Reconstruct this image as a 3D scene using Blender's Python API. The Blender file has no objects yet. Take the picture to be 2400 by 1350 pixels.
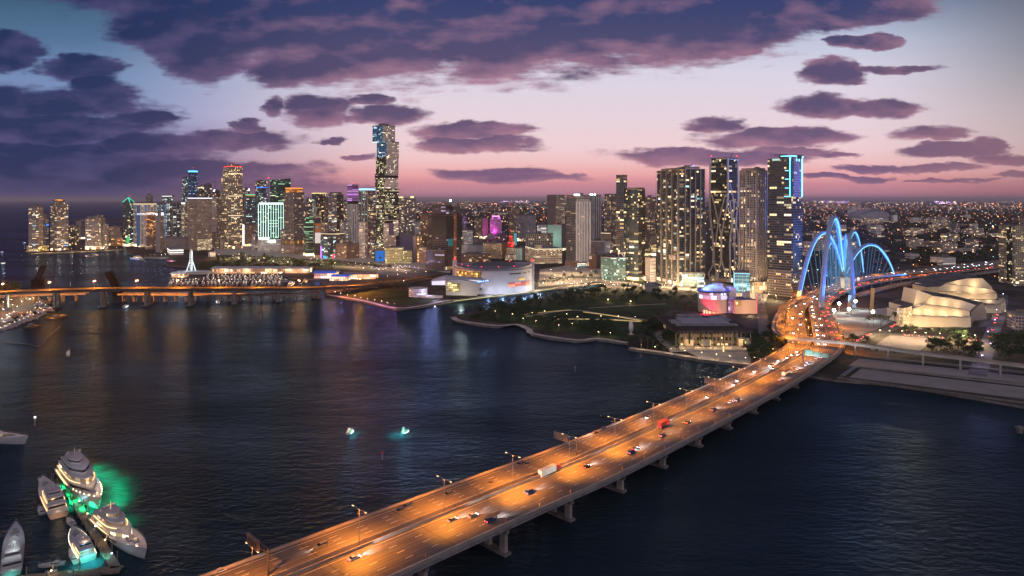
import bpy, bmesh, math, random
from mathutils import Vector
R = random.Random(7)
rad = math.radians
# ------------------------------------------------------------------ camera
F, H, HY, CX = 1600.0, 143.0, 468.0, 1200.0      # focal length and horizon of the 2400x1350 photograph, eye height in metres
scn = bpy.context.scene
COL = scn.collection
cd = bpy.data.cameras.new("camera"); cam = bpy.data.objects.new("camera", cd); COL.objects.link(cam)
cam.location = (0, 0, H); cam.rotation_euler = (rad(90), 0, 0)
cd.sensor_width = 36; cd.lens = 24; cd.shift_y = -(675 - HY) / 2400
cd.clip_start = 1; cd.clip_end = 400000
scn.camera = cam
scn.view_settings.view_transform = 'Standard'; scn.view_settings.look = 'None'
scn.view_settings.exposure = 0; scn.view_settings.gamma = 1
scn.cycles.max_bounces = 4; scn.cycles.diffuse_bounces = 2; scn.cycles.glossy_bounces = 3
scn.cycles.sample_clamp_indirect = 4; scn.cycles.sample_clamp_direct = 30
scn.cycles.use_denoising = True
scn.cycles.caustics_reflective = False; scn.cycles.caustics_refractive = False

def lin(c): return tuple((x / 255 / 12.92 if x <= 10 else ((x / 255 + .055) / 1.055) ** 2.4) for x in c)
def S(r, g, b): return lin((r, g, b)) + (1.0,)

class G:                                             # small node-graph writer
    def __init__(s, nt):
        s.nt = nt; nt.nodes.clear()
    def n(s, t, **k):
        o = s.nt.nodes.new(t)
        for a, v in k.items(): setattr(o, a, v)
        return o
    def to(s, v, sock):
        if v is None: return
        if isinstance(v, bpy.types.NodeSocket): s.nt.links.new(v, sock)
        else: sock.default_value = v
    def m(s, op, a, b=None, c=None, clamp=False):
        o = s.n('ShaderNodeMath', operation=op, use_clamp=clamp)
        for i, v in enumerate((a, b, c)): s.to(v, o.inputs[i])
        return o.outputs[0]
    def v(s, op, a, b=None, c=None, out=0):
        o = s.n('ShaderNodeVectorMath', operation=op)
        for i, x in enumerate((a, b, c)): s.to(x, o.inputs[i])
        return o.outputs[out]
    def mix(s, f, a, b):
        o = s.n('ShaderNodeMix', data_type='RGBA')
        s.to(f, o.inputs[0]); s.to(a, o.inputs[6]); s.to(b, o.inputs[7]); return o.outputs[2]
    def ramp(s, f, stops, interp='LINEAR'):
        o = s.n('ShaderNodeValToRGB'); r = o.color_ramp; r.interpolation = interp
        while len(r.elements) > 1: r.elements.remove(r.elements[-1])
        r.elements[0].position = stops[0][0]; r.elements[0].color = stops[0][1]
        for p, c in stops[1:]:
            e = r.elements.new(p); e.color = c
        s.to(f, o.inputs[0]); return o.outputs[0]
    def ss(s, x, a, b, lo=0.0, hi=1.0):
        o = s.n('ShaderNodeMapRange', interpolation_type='SMOOTHSTEP')
        s.to(x, o.inputs[0]); o.inputs[1].default_value = a; o.inputs[2].default_value = b
        o.inputs[3].default_value = lo; o.inputs[4].default_value = hi; return o.outputs[0]
    def noise(s, vec, scale, detail=4, rough=.55, out=0):
        o = s.n('ShaderNodeTexNoise'); s.to(vec, o.inputs['Vector'])
        o.inputs['Scale'].default_value = scale; o.inputs['Detail'].default_value = detail; o.inputs['Roughness'].default_value = rough
        return o.outputs[out]

# ------------------------------------------------------------------ dusk sky: afterglow gradient and cloud banks, by direction
W = bpy.data.worlds.new("World"); scn.world = W; W.use_nodes = True
g = G(W.node_tree)
dirv = g.n('ShaderNodeTexCoord').outputs['Generated']
sx = g.n('ShaderNodeSeparateXYZ'); g.to(dirv, sx.inputs[0])
ya = g.m('MAXIMUM', g.m('ABSOLUTE', sx.outputs[1]), .03)
u = g.m('DIVIDE', sx.outputs[0], ya); v = g.m('DIVIDE', sx.outputs[2], ya)     # tangents of azimuth and elevation
def stops(l): return [(max(0, min(1, (HY - y) / F / .6)), S(*c)) for y, c in l]
t = g.m('DIVIDE', g.m('MAXIMUM', v, 0.0), .6, clamp=True)
mid = g.ramp(t, stops([(468, (186, 126, 150)), (455, (202, 140, 160)), (432, (218, 146, 156)), (410, (244, 172, 172)), (378, (247, 200, 201)), (345, (244, 212, 216)), (250, (230, 214, 226)), (170, (220, 214, 230)), (90, (192, 199, 222)), (0, (128, 147, 180)), (-200, (66, 92, 146)), (-490, (34, 52, 100))]))
lef = g.ramp(t, stops([(468, (46, 56, 104)), (420, (58, 68, 122)), (350, (90, 98, 154)), (270, (136, 150, 196)), (180, (116, 142, 184)), (90, (84, 116, 152)), (0, (64, 96, 126)), (-200, (34, 56, 92)), (-490, (20, 32, 70))]))
rig = g.ramp(t, stops([(468, (150, 98, 114)), (445, (176, 114, 124)), (400, (206, 156, 158)), (330, (198, 174, 176)), (250, (180, 168, 172)), (170, (150, 146, 154)), (90, (126, 128, 140)), (0, (112, 114, 128)), (-200, (50, 66, 96)), (-490, (28, 40, 80))]))
px = g.m('MULTIPLY_ADD', u, F, CX); py = g.m('MULTIPLY_ADD', v, -F, HY)
wl = g.ss(px, 180, 1000, 1, 0); wr = g.ss(px, 1950, 2560)
base = g.mix(wr, g.mix(wl, mid, lef), rig)
cv = g.n('ShaderNodeCombineXYZ'); g.to(px, cv.inputs[0]); g.to(py, cv.inputs[1]); pv = cv.outputs[0]
nv = g.v('MULTIPLY', pv, (.55, 1.35, 1))
w1 = g.noise(nv, .012, 3, .55, out=1)
w2 = g.noise(nv, .05, 3, .6, out=1)
wv = g.v('ADD', g.v('ADD', pv, g.v('MULTIPLY', g.v('SUBTRACT', w1, (.5, .5, .5)), (110, 44, 0))), g.v('MULTIPLY', g.v('SUBTRACT', w2, (.5, .5, .5)), (46, 15, 0)))
CL = [(560, 10, 340, 160), (470, 110, 140, 95), (850, 60, 400, 165), (1200, 40, 480, 160), (1550, 35, 380, 135), (1900, -5, 320, 80), (1000, -170, 1500, 230), (700, 170, 150, 40), (1700, 105, 130, 30),
      (-40, 120, 150, 60), (190, 163, 120, 34), (30, 255, 330, 62), (240, 225, 95, 62), (330, 282, 130, 18), (60, 390, 560, 100), (60, 300, 420, 60), (500, 332, 250, 30), (330, 345, 160, 45), (380, 420, 430, 62), (620, 392, 120, 16), (600, 445, 340, 26),
      (740, 255, 100, 44), (640, 252, 30, 30), (905, 268, 125, 30), (582, 298, 32, 20), (860, 232, 60, 14), (1085, 309, 165, 22), (1120, 340, 170, 22), (790, 330, 42, 11), (845, 368, 48, 8), (1150, 408, 150, 20), (1230, 420, 170, 12),
      (2045, 97, 98, 20), (1950, 170, 95, 34), (2110, 160, 120, 14), (1930, 250, 125, 34), (2050, 258, 140, 24), (1685, 292, 95, 21), (1800, 322, 215, 28), (1680, 368, 280, 24), (1850, 352, 150, 14), (1900, 360, 160, 8), (2180, 312, 120, 20), (2220, 352, 130, 18), (2310, 340, 45, 25), (2350, 374, 90, 18), (2120, 393, 180, 11), (1980, 414, 130, 8), (2220, 420, 110, 6), (2380, 408, 80, 10)]
f = None
for cx, cy, rx, ry in CL:
    q = g.v('MULTIPLY_ADD', wv, (1 / rx, 1 / ry, 0), (-cx / rx, -cy / ry, 0))
    e = g.m('SUBTRACT', 1.0, g.v('DOT_PRODUCT', q, q, out=1))
    qy = g.v('DOT_PRODUCT', q, (0, 1, 0), out=1)
    if f is None: f, fy = e, qy
    else:
        gt = g.m('GREATER_THAN', e, f); fy = g.m('MULTIPLY_ADD', gt, g.m('SUBTRACT', qy, fy), fy); f = g.m('MAXIMUM', f, e)
f = g.m('MAXIMUM', f, -1.2)
fb = g.noise(nv, .0135, 6, .58); gl1 = g.noise(nv, .011, 4, .5); gl2 = g.noise(g.v('ADD', nv, (10, 34, 0)), .011, 4, .5)
dens = g.m('ADD', f, g.m('ADD', g.m('MULTIPLY', g.m('SUBTRACT', fb, .455), 1.9), g.m('MULTIPLY', g.m('SUBTRACT', g.noise(g.v('MULTIPLY', pv, (.16, 1.5, 1)), .03, 5, .6), .5), 1.1)))
dens = g.m('ADD', dens, g.m('MULTIPLY', g.ss(py, 210, 60), g.m('MULTIPLY', g.ss(f, -.1, .35), .42)))       # the heavy bank overhead
alpha = g.ss(dens, -.05, .6)
thick = g.ss(dens, .1, 1.3)
glow = g.m('ADD', g.m('MULTIPLY', g.m('SUBTRACT', gl1, gl2), 2.0), g.m('ADD', g.m('SUBTRACT', .5, g.m('MULTIPLY', thick, .45)), g.m('MULTIPLY', g.m('MULTIPLY', g.m('MAXIMUM', g.m('MINIMUM', fy, 1.0), -.6), g.ss(py, 110, 230)), .42)), clamp=True)   # side turned to the afterglow
lowc = g.ss(v, .02, .16, 1, 0)
dark = g.mix(wl, g.mix(lowc, g.mix(g.ss(py, -20, 190), S(50, 62, 108), S(84, 72, 108)), S(124, 94, 128)), S(32, 48, 90))
lite = g.mix(wl, g.mix(lowc, S(168, 122, 146), S(188, 132, 148)), S(88, 82, 128))
cloud = g.mix(wr, g.mix(glow, dark, lite), S(140, 104, 120))
cloud = g.mix(.0, cloud, cloud)
sky = g.mix(g.m('MULTIPLY', alpha, g.ss(v, .004, .03, .35, .97)), base, cloud)
east = g.ss(sx.outputs[1], -.25, .0, 1, 0)                              # unseen eastern sky, brightened beyond real dusk to light the facades
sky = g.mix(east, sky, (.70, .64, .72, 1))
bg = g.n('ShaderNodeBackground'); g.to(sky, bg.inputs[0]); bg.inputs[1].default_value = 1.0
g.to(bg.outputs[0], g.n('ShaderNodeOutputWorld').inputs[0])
# last light of the set sun, from the afterglow low over the city
sd = bpy.data.lights.new("sun", 'SUN'); sd.energy = .06; sd.angle = rad(15); sd.color = (1, .55, .5)
so = bpy.data.objects.new("sun", sd); COL.objects.link(so); so.rotation_euler = Vector((-.15, -1, -.12)).to_track_quat('-Z', 'Y').to_euler()

# ------------------------------------------------------------------ helpers
def P(x, y, z=0.0):                                   # ground point seen at a photograph pixel
    d = (H - z) * F / (y - HY); return Vector(((x - CX) * d / F, d, z))
def ZY(y, d): return H - (y - HY) * d / F
def XX(x, d): return (x - CX) * d / F

class MB:                                             # mesh collector
    def __init__(s): s.v = []; s.f = []; s.m = []; s.uv = []
    def face(s, pts, mi=0, uv=None):
        i = len(s.v); s.v += [tuple(p) for p in pts]; s.f.append(tuple(range(i, i + len(pts)))); s.m.append(mi)
        s.uv += uv if uv else [(0, 0)] * len(pts)
    def prism(s, poly, z0, z1, mi=0, mt=None, cap=True, bot=False, mis=None, u0=0.0):
        n = len(poly); uu = u0; z0s = z0 if isinstance(z0, (list, tuple)) else [z0] * n; z1s = z1 if isinstance(z1, (list, tuple)) else [z1] * n
        for i in range(n):
            a, b = poly[i], poly[(i + 1) % n]; j = (i + 1) % n; L = math.hypot(b[0] - a[0], b[1] - a[1])
            s.face([(a[0], a[1], z0s[i]), (b[0], b[1], z0s[j]), (b[0], b[1], z1s[j]), (a[0], a[1], z1s[i])], mis[i] if mis else mi,
                   [(uu, z0s[i]), (uu + L, z0s[j]), (uu + L, z1s[j]), (uu, z1s[i])]); uu += L
        if cap: s.face([(p[0], p[1], z) for p, z in zip(poly, z1s)], mi if mt is None else mt)
        if bot: s.face([(p[0], p[1], z) for p, z in zip(reversed(poly), reversed(z0s))], mi if mt is None else mt)
    def box(s, c, d, mi=0, rz=0.0, bot=True):         # c = centre of the base
        ca, sa = math.cos(rz), math.sin(rz); x, y = d[0] / 2, d[1] / 2
        s.prism([(c[0] + p * ca - q * sa, c[1] + p * sa + q * ca) for p, q in ((-x, -y), (x, -y), (x, y), (-x, y))], c[2], c[2] + d[2], mi, bot=bot)
    def bar(s, a, b, w, mi=0, h=None, n=4, w2=None):  # beam or tube between two points
        a = Vector(a); b = Vector(b); d = (b - a)
        if d.length < 1e-6: return
        d.normalize(); up = Vector((0, 0, 1)) if abs(d.z) < .98 else Vector((0, 1, 0))
        r = d.cross(up).normalized(); q = r.cross(d).normalized(); h = h or w; w2 = w2 or w; k = w2 / w
        if n == 4: ring = [(-.5, -.5), (.5, -.5), (.5, .5), (-.5, .5)]
        else: ring = [(.5 * math.cos(2 * math.pi * i / n), .5 * math.sin(2 * math.pi * i / n)) for i in range(n)]
        A = [a + r * (p * w) + q * (t * h) for p, t in ring]; B = [b + r * (p * w * k) + q * (t * h * k) for p, t in ring]
        L = (b - a).length
        for i in range(len(ring)):
            j = (i + 1) % len(ring); s.face([A[i], A[j], B[j], B[i]], mi, [(0, 0), (w, 0), (w, L), (0, L)])
        s.face(list(reversed(A)), mi); s.face(B, mi)
    def tube(s, pts, w, mi=0, h=None, n=6):
        for a, b in zip(pts, pts[1:]): s.bar(a, b, w, mi, h, n)
    def rings(s, rs, mi=0, close=True, capa=True, capb=True):
        for A, B in zip(rs, rs[1:]):
            n = len(A); uu = 0
            for i in range(n if close else n - 1):
                j = (i + 1) % n; L = (Vector(A[j]) - Vector(A[i])).length
                s.face([A[i], A[j], B[j], B[i]], mi, [(uu, A[i][2]), (uu + L, A[j][2]), (uu + L, B[j][2]), (uu, B[i][2])]); uu += L
        if capa: s.face(list(reversed(rs[0])), mi)
        if capb: s.face(rs[-1], mi)
    def ball(s, c, r, mi=0, n=8, sq=1.0):
        rs = [[(c[0] + r * math.sin(a) * math.cos(2 * math.pi * i / n), c[1] + r * math.sin(a) * math.sin(2 * math.pi * i / n), c[2] - r * sq * math.cos(a)) for i in range(n)] for a in [math.pi * (k + .15) / (n // 2 + .3) for k in range(n // 2 + 1)]]
        s.rings(rs, mi)
    def octa(s, c, r, mi=0):
        x, y, z = c
        e = [(x + r, y, z), (x, y + r, z), (x - r, y, z), (x, y - r, z)]
        for i in range(4):
            s.face([e[i], e[(i + 1) % 4], (x, y, z + r)], mi); s.face([e[(i + 1) % 4], e[i], (x, y, z - r)], mi)
    def strip(s, A, B, mi=0):                          # ribbon between two polylines, uv in metres
        uu = 0
        for i in range(len(A) - 1):
            L = (Vector(A[i + 1]) - Vector(A[i])).length; w = (Vector(B[i]) - Vector(A[i])).length
            s.face([A[i], A[i + 1], B[i + 1], B[i]], mi, [(uu, 0), (uu + L, 0), (uu + L, w), (uu, w)]); uu += L
def wloc(o):
    l = Vector((0, 0, 0))
    while o is not None: l = l + Vector(o.location); o = o.parent
    return l
def obj(name, mb, mats, parent=None, smooth=False):    # mb holds world coordinates; linked as ONE mesh object
    off = wloc(parent) if parent else Vector((0, 0, 0))
    me = bpy.data.meshes.new(name)
    me.from_pydata([(p[0] - off.x, p[1] - off.y, p[2] - off.z) for p in mb.v], [], mb.f)
    for m in (mats if isinstance(mats, (list, tuple)) else [mats]): me.materials.append(m)
    me.polygons.foreach_set('material_index', mb.m)
    ul = me.uv_layers.new(name='metres'); ul.data.foreach_set('uv', [c for q in mb.uv for c in q])
    if smooth: me.polygons.foreach_set('use_smooth', [True] * len(me.polygons))
    o = bpy.data.objects.new(name, me); COL.objects.link(o)
    if parent: o.parent = parent
    return o
def tag(o, label=None, cat=None, group=None, kind=None):
    for k, x in (('label', label), ('category', cat), ('group', group), ('kind', kind)):
        if x: o[k] = x
    return o
def thing(name, label, cat, loc=(0, 0, 0), group=None):
    o = bpy.data.objects.new(name, None); COL.objects.link(o); o.location = loc; o.empty_display_size = 2
    return tag(o, label, cat, group)
def struct(name, mb, mats, kind='structure'): return tag(obj(name, mb, mats), kind=kind)
def dup(o, loc, rz=0.0, label=None, group=None, sc=None):
    r = o.copy(); COL.objects.link(r); r.location = loc; r.rotation_euler = (0, 0, rz)
    if sc: r.scale = sc if isinstance(sc, tuple) else (sc, sc, sc)
    if label: r['label'] = label
    if group: r['group'] = group
    for c in o.children:
        d = c.copy(); COL.objects.link(d); d.parent = r
        for e in c.children:
            k = e.copy(); COL.objects.link(k); k.parent = d
    return r
def light(name, kind, loc, power, col, parent=None, radius=.4, aim=None, cone=150, blend=.6, size=None):
    l = bpy.data.lights.new(name, kind); l.energy = power; l.color = col
    if kind == 'AREA':
        l.shape = 'RECTANGLE'; l.size, l.size_y = size
    else: l.shadow_soft_size = radius
    if kind == 'SPOT': l.spot_size = rad(cone); l.spot_blend = blend
    o = bpy.data.objects.new(name, l); COL.objects.link(o)
    off = wloc(parent) if parent else Vector((0, 0, 0))
    o.location = Vector(loc) - off
    if aim is not None: o.rotation_euler = Vector(aim).to_track_quat('-Z', 'Y').to_euler()
    if parent: o.parent = parent
    return o

# ------------------------------------------------------------------ materials
def newmat(name):
    m = bpy.data.materials.new(name); m.use_nodes = True; m.cycles.emission_sampling = 'NONE'; return m, G(m.node_tree)
def fin(g, bs): g.to(bs.outputs[0], g.n('ShaderNodeOutputMaterial').inputs[0])
def pm(name, col, rough=.7, var=.3, scale=.15, metal=0.0, spec=.4, col2=None, bump=0.0):
    m, g = newmat(name); bs = g.n('ShaderNodeBsdfPrincipled')
    pos = g.n('ShaderNodeNewGeometry').outputs['Position']
    nz = g.noise(pos, scale, 5, .6); nf = g.ss(nz, .3, .7)
    c1 = tuple(x * (1 - var) for x in col) + (1,); c2 = (tuple(x * (1 + var) for x in col) if col2 is None else col2) + (1,)
    g.to(g.mix(nf, c1, c2), bs.inputs['Base Color']); bs.inputs['Roughness'].default_value = rough
    bs.inputs['Metallic'].default_value = metal; bs.inputs['Specular IOR Level'].default_value = spec
    if bump:
        b = g.n('ShaderNodeBump'); b.inputs['Strength'].default_value = bump; g.to(nz, b.inputs['Height']); g.to(b.outputs[0], bs.inputs['Normal'])
    fin(g, bs); return m
EMC = {}
def em(col, st, name=None):
    k = (col, st)
    if k not in EMC:
        m, g = newmat(name or 'lamp glow'); e = g.n('ShaderNodeEmission'); e.inputs[0].default_value = tuple(col) + (1,); e.inputs[1].default_value = st
        fin(g, e); EMC[k] = m
    return EMC[k]
WARM = [(1, .68, .33), (1, .8, .52), (1, .58, .24), (1, .86, .66)]
MIXC = WARM + [(.8, 1, .95), (.45, .85, .95), (1, .9, .75), (.75, .9, 1), (.25, .45, 1), (.7, .35, 1)]
COOL = [(.55, .95, .9), (.85, 1, .95), (1, .85, .6), (.45, .8, 1)]
def WM(name, wall, glass, bay, fl, fu, fv, lit, cols, st, wr_=.75, gr=.12, metal=0.0):
    """facade: bays and storeys from the wall's own metres; a share of the windows is lit"""
    m, g = newmat(name); bs = g.n('ShaderNodeBsdfPrincipled')
    uv = g.n('ShaderNodeSeparateXYZ'); g.to(g.n('ShaderNodeTexCoord').outputs['UV'], uv.inputs[0])
    rnd = g.n('ShaderNodeObjectInfo').outputs['Random']
    if bay < 5.5: bay *= .78
    cu = g.m('DIVIDE', uv.outputs[0], bay); cvv = g.m('DIVIDE', uv.outputs[1], fl)
    iu = g.m('FLOOR', cu); iv = g.m('FLOOR', cvv); ru = g.m('FRACT', cu); rv = g.m('FRACT', cvv)
    mu = g.m('MULTIPLY', g.m('GREATER_THAN', ru, fu), g.m('LESS_THAN', ru, 1 - fu))
    mv = g.m('MULTIPLY', g.m('GREATER_THAN', rv, fv), g.m('LESS_THAN', rv, 1 - fv * .5))
    win = g.m('MULTIPLY', mu, mv)
    rw = g.n('ShaderNodeCombineXYZ'); g.to(iv, rw.inputs[0]); g.to(g.m('MULTIPLY', rnd, 613.0), rw.inputs[1])
    rn = g.n('ShaderNodeTexWhiteNoise', noise_dimensions='2D'); g.to(rw.outputs[0], rn.inputs[0]); rv_ = rn.outputs['Value']
    i2 = g.m('MULTIPLY', g.m('FLOOR', g.m('MULTIPLY', iu, .3334)), 3.0)            # some storeys light up room by room, some by suite
    iu = g.m('MULTIPLY_ADD', g.m('GREATER_THAN', rv_, .55), g.m('SUBTRACT', i2, iu), iu)
    c3 = g.n('ShaderNodeCombineXYZ'); g.to(iu, c3.inputs[0]); g.to(iv, c3.inputs[1]); g.to(g.m('MULTIPLY', rnd, 977.0), c3.inputs[2])
    wn = g.n('ShaderNodeTexWhiteNoise', noise_dimensions='3D'); g.to(c3.outputs[0], wn.inputs[0])
    sc = g.n('ShaderNodeSeparateColor'); g.to(wn.outputs['Color'], sc.inputs[0])
    lf = g.noise(c3.outputs[0], .23, 2, .5)
    thr = g.m('MULTIPLY', g.m('MULTIPLY', g.ss(lf, .3, .7, .2, 1.5), lit if lit > .75 else lit * .85), g.m('MULTIPLY_ADD', g.m('POWER', rv_, 2.0), 1.5, .55))
    on = g.m('LESS_THAN', wn.outputs['Value'], thr)
    n = len(cols)
    ec = g.ramp(sc.outputs[0], [(i / n, tuple(c) + (1,)) for i, c in enumerate(cols)], 'CONSTANT')
    br = g.m('MULTIPLY_ADD', g.m('POWER', sc.outputs[1], 2.2), st * 2.3, st * .16)
    bs.inputs['Metallic'].default_value = metal
    dim = g.m('MULTIPLY', st * .03, g.m('MULTIPLY', sc.outputs[2], win))
    es = g.m('ADD', g.m('MULTIPLY', g.m('MULTIPLY', on, win), br), dim)
    pos = g.n('ShaderNodeNewGeometry').outputs['Position']
    wv = g.ss(g.noise(pos, .07, 4, .6), .3, .7, .75, 1.2)
    wc = g.v('SCALE', tuple(min(.7, x * 1.35) for x in wall), None); wc.node.inputs['Scale'].default_value = 1; g.to(wv, wc.node.inputs['Scale'])
    bc = g.mix(win, wc, tuple(glass) + (1,))
    g.to(bc, bs.inputs['Base Color'])
    g.to(g.m('MULTIPLY_ADD', win, gr - wr_, wr_), bs.inputs['Roughness'])
    g.to(ec, bs.inputs['Emission Color']); g.to(es, bs.inputs['Emission Strength'])
    fin(g, bs); return m
M = {}
M['beige'] = WM('beige precast facade', (.30, .23, .19), (.03, .03, .035), 3.2, 3.5, .22, .3, .22, WARM, 1.0)
M['beige2'] = WM('beige ribbon window facade', (.26, .19, .155), (.03, .028, .03), 4.0, 3.6, .06, .46, .14, WARM, .8)
M['tan'] = WM('tan grid facade', (.36, .26, .17), (.04, .03, .025), 4.2, 4.0, .2, .3, .3, WARM, .5)
M['white'] = WM('white stucco facade', (.42, .38, .38), (.02, .022, .03), 4.0, 3.4, .2, .28, .25, MIXC, 1.0)
M['whitev'] = WM('white piers with dark glass bays', (.46, .42, .41), (.012, .014, .018), 4.6, 3.3, .26, .06, .12, WARM, .8)
M['grey'] = WM('grey concrete facade', (.17, .15, .16), (.02, .02, .028), 3.6, 3.4, .2, .3, .18, WARM, .8)
M['plain'] = pm('plain rendered wall', (.25, .21, .21), .85, .15, .08)
M['brown'] = WM('brown facade', (.17, .105, .085), (.025, .02, .02), 3.4, 3.5, .2, .3, .22, WARM, .9)
M['brownv'] = WM('bronze piers with lit bays', (.14, .1, .095), (.03, .022, .02), 3.4, 3.6, .3, .08, .35, WARM, .7)
M['dark'] = WM('dark glass facade', (.05, .05, .055), (.012, .016, .022), 4.2, 3.4, .07, .12, .2, MIXC, 1.1)
M['darkw'] = WM('dark glass facade with warm rooms', (.045, .04, .04), (.014, .013, .014), 4.6, 3.6, .06, .14, .26, WARM, 1.1)
M['teal'] = WM('teal glass facade', (.06, .075, .08), (.012, .028, .032), 4.4, 3.4, .06, .12, .26, MIXC, 1.15)
M['blueg'] = WM('blue glass facade', (.07, .085, .11), (.016, .024, .042), 3.8, 3.4, .1, .16, .28, COOL + WARM, 1.0)
M['green'] = WM('dark glass offices with green floors', (.03, .045, .042), (.01, .025, .025), 9.0, 3.8, .03, .3, .3, [(.45, .85, .5), (.8, .9, .5), (1, .85, .5), (.3, .65, .55)], .9)
M['apart'] = WM('apartment facade', (.21, .17, .175), (.018, .02, .026), 4.4, 3.2, .14, .26, .36, MIXC, 1.15)
M['hotel'] = WM('hotel facade with orange rooms', (.2, .1, .07), (.06, .03, .02), 3.6, 3.4, .17, .22, .85, [(1, .42, .12), (1, .55, .2), (1, .33, .1), (1, .7, .35)], .95)
M['panel'] = WM('parking decks', (.5, .46, .44), (.05, .045, .045), 7.0, 3.2, .05, .5, .7, [(1, .85, .65), (1, .75, .5), (.9, .95, 1)], .6)
M['civic'] = WM('cream civic facade', (.48, .4, .3), (.05, .04, .03), 4.5, 4.6, .1, .42, .8, [(1, .8, .5), (1, .7, .4), (1, .88, .65)], .6)
M['const'] = WM('bare concrete storeys', (.07, .055, .055), (.03, .024, .026), 7.0, 3.7, .05, .14, .14, [(.75, .6, .9), (1, .7, .45), (.4, .7, .75), (1, .85, .6)], .55)
M['wald'] = WM('dark glass stacked tower', (.02, .02, .022), (.012, .014, .014), 3.4, 3.6, .14, .3, .62, [(1, .8, .42), (1, .9, .62), (.9, .85, .5), (1, .7, .3)], 1.0)
M['waldb'] = WM('blue glass stacked tower', (.06, .2, .34), (.07, .3, .55), 3.4, 3.6, .14, .3, .35, [(.8, .95, 1), (1, .9, .7), (.6, .9, 1)], 1.0, .5, .2, .7)
M['waldp'] = WM('sunset-tinted mirror facade', (.7, .5, .42), (.95, .66, .54), 3.4, 3.6, .1, .28, .3, [(1, .82, .55), (1, .72, .48), (1, .9, .7)], 1.0, .5, .2, .8)  # pink sunset reflection put into the base colour of the mirror glass
M['screen'] = em((.02, .13, .42), .8, 'blue media screen')
M['conc'] = pm('concrete', (.3, .27, .25), .85, .2, .1)
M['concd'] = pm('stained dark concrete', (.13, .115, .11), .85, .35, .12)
M['roofg'] = pm('roof membrane', (.17, .16, .17), .9, .3, .1)
M['roofd'] = pm('dark roof', (.07, .068, .075), .85, .35, .1)
M['roofw'] = pm('pale metal roof', (.36, .35, .38), .55, .15, .06)
M['wht'] = pm('white paint', (.68, .66, .66), .5, .1, .2)
M['steel'] = pm('painted steel', (.2, .19, .2), .5, .25, .3, .3)
M['dsteel'] = pm('dark steel', (.035, .033, .035), .55, .3, .3, .2)
M['asph'] = pm('worn asphalt', (.085, .08, .078), .8, .35, .05, spec=.3)
m, g = newmat('concrete road deck'); bs = g.n('ShaderNodeBsdfPrincipled')
uvn = g.n('ShaderNodeSeparateXYZ'); g.to(g.n('ShaderNodeTexCoord').outputs['UV'], uvn.inputs[0])
st_ = g.n('ShaderNodeCombineXYZ'); g.to(g.m('MULTIPLY', uvn.outputs[0], .012), st_.inputs[0]); g.to(g.m('MULTIPLY', uvn.outputs[1], .85), st_.inputs[1])
wear = g.noise(st_.outputs[0], 1.0, 5, .65); blot = g.noise(g.n('ShaderNodeNewGeometry').outputs['Position'], .06, 5, .65)
track = g.m('ABSOLUTE', g.m('SINE', g.m('MULTIPLY', uvn.outputs[1], 1.62)))
k_ = g.m('MULTIPLY', g.ss(wear, .3, .7, .55, 1.25), g.m('MULTIPLY', g.ss(blot, .35, .7, 1.1, .75), g.ss(track, .0, .8, .72, 1.08)))
sc_ = g.v('SCALE', (.1, .086, .076)); g.to(k_, sc_.node.inputs['Scale']); g.to(sc_, bs.inputs['Base Color'])
bs.inputs['Roughness'].default_value = .6; bs.inputs['Specular IOR Level'].default_value = .4; fin(g, bs); M['deckroad'] = m
M['kerb'] = pm('barrier concrete', (.24, .2, .175), .8, .2, .12)
M['leaf'] = pm('leaves', (.026, .05, .022), .75, .5, .35, spec=.2)
M['leaf2'] = pm('olive leaves', (.045, .055, .02), .75, .5, .35, spec=.2)
M['bark'] = pm('bark', (.1, .075, .055), .9, .4, .8)
M['palm'] = pm('palm fronds', (.038, .052, .024), .7, .5, .8, spec=.25)
M['grass'] = pm('mown grass', (.02, .036, .016), .95, .45, .03, spec=.1)
M['pave'] = pm('pale paving', (.34, .3, .27), .85, .2, .08)
M['lot'] = pm('bare gravel lot', (.2, .175, .175), .95, .14, .05)
M['mark'] = pm('road paint', (.75, .72, .66), .6, .2, .4)
M['glassd'] = pm('dark glass', (.012, .014, .018), .1, .2, .2, spec=.6)
M['teak'] = pm('teak deck', (.12, .085, .062), .7, .3, .6)
M['hullw'] = pm('white hull', (.33, .315, .335), .3, .08, .2)
M['hulld'] = pm('navy hull', (.02, .024, .035), .25, .2, .2)
M['rub'] = pm('black rubber', (.015, .015, .015), .8, .3, 1)
M['wood'] = pm('weathered dock boards', (.12, .095, .075), .85, .35, .5)
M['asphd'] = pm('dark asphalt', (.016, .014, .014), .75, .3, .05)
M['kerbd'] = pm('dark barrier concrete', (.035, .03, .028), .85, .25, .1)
M['black'] = pm('black cladding', (.018, .016, .018), .6, .3, .2)
M['arch'] = pm('arch concrete tinted floodlight blue', (.2, .26, .42), .7, .1, .05)  # blue of the floodlights mixed into the pale concrete's base colour
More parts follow.
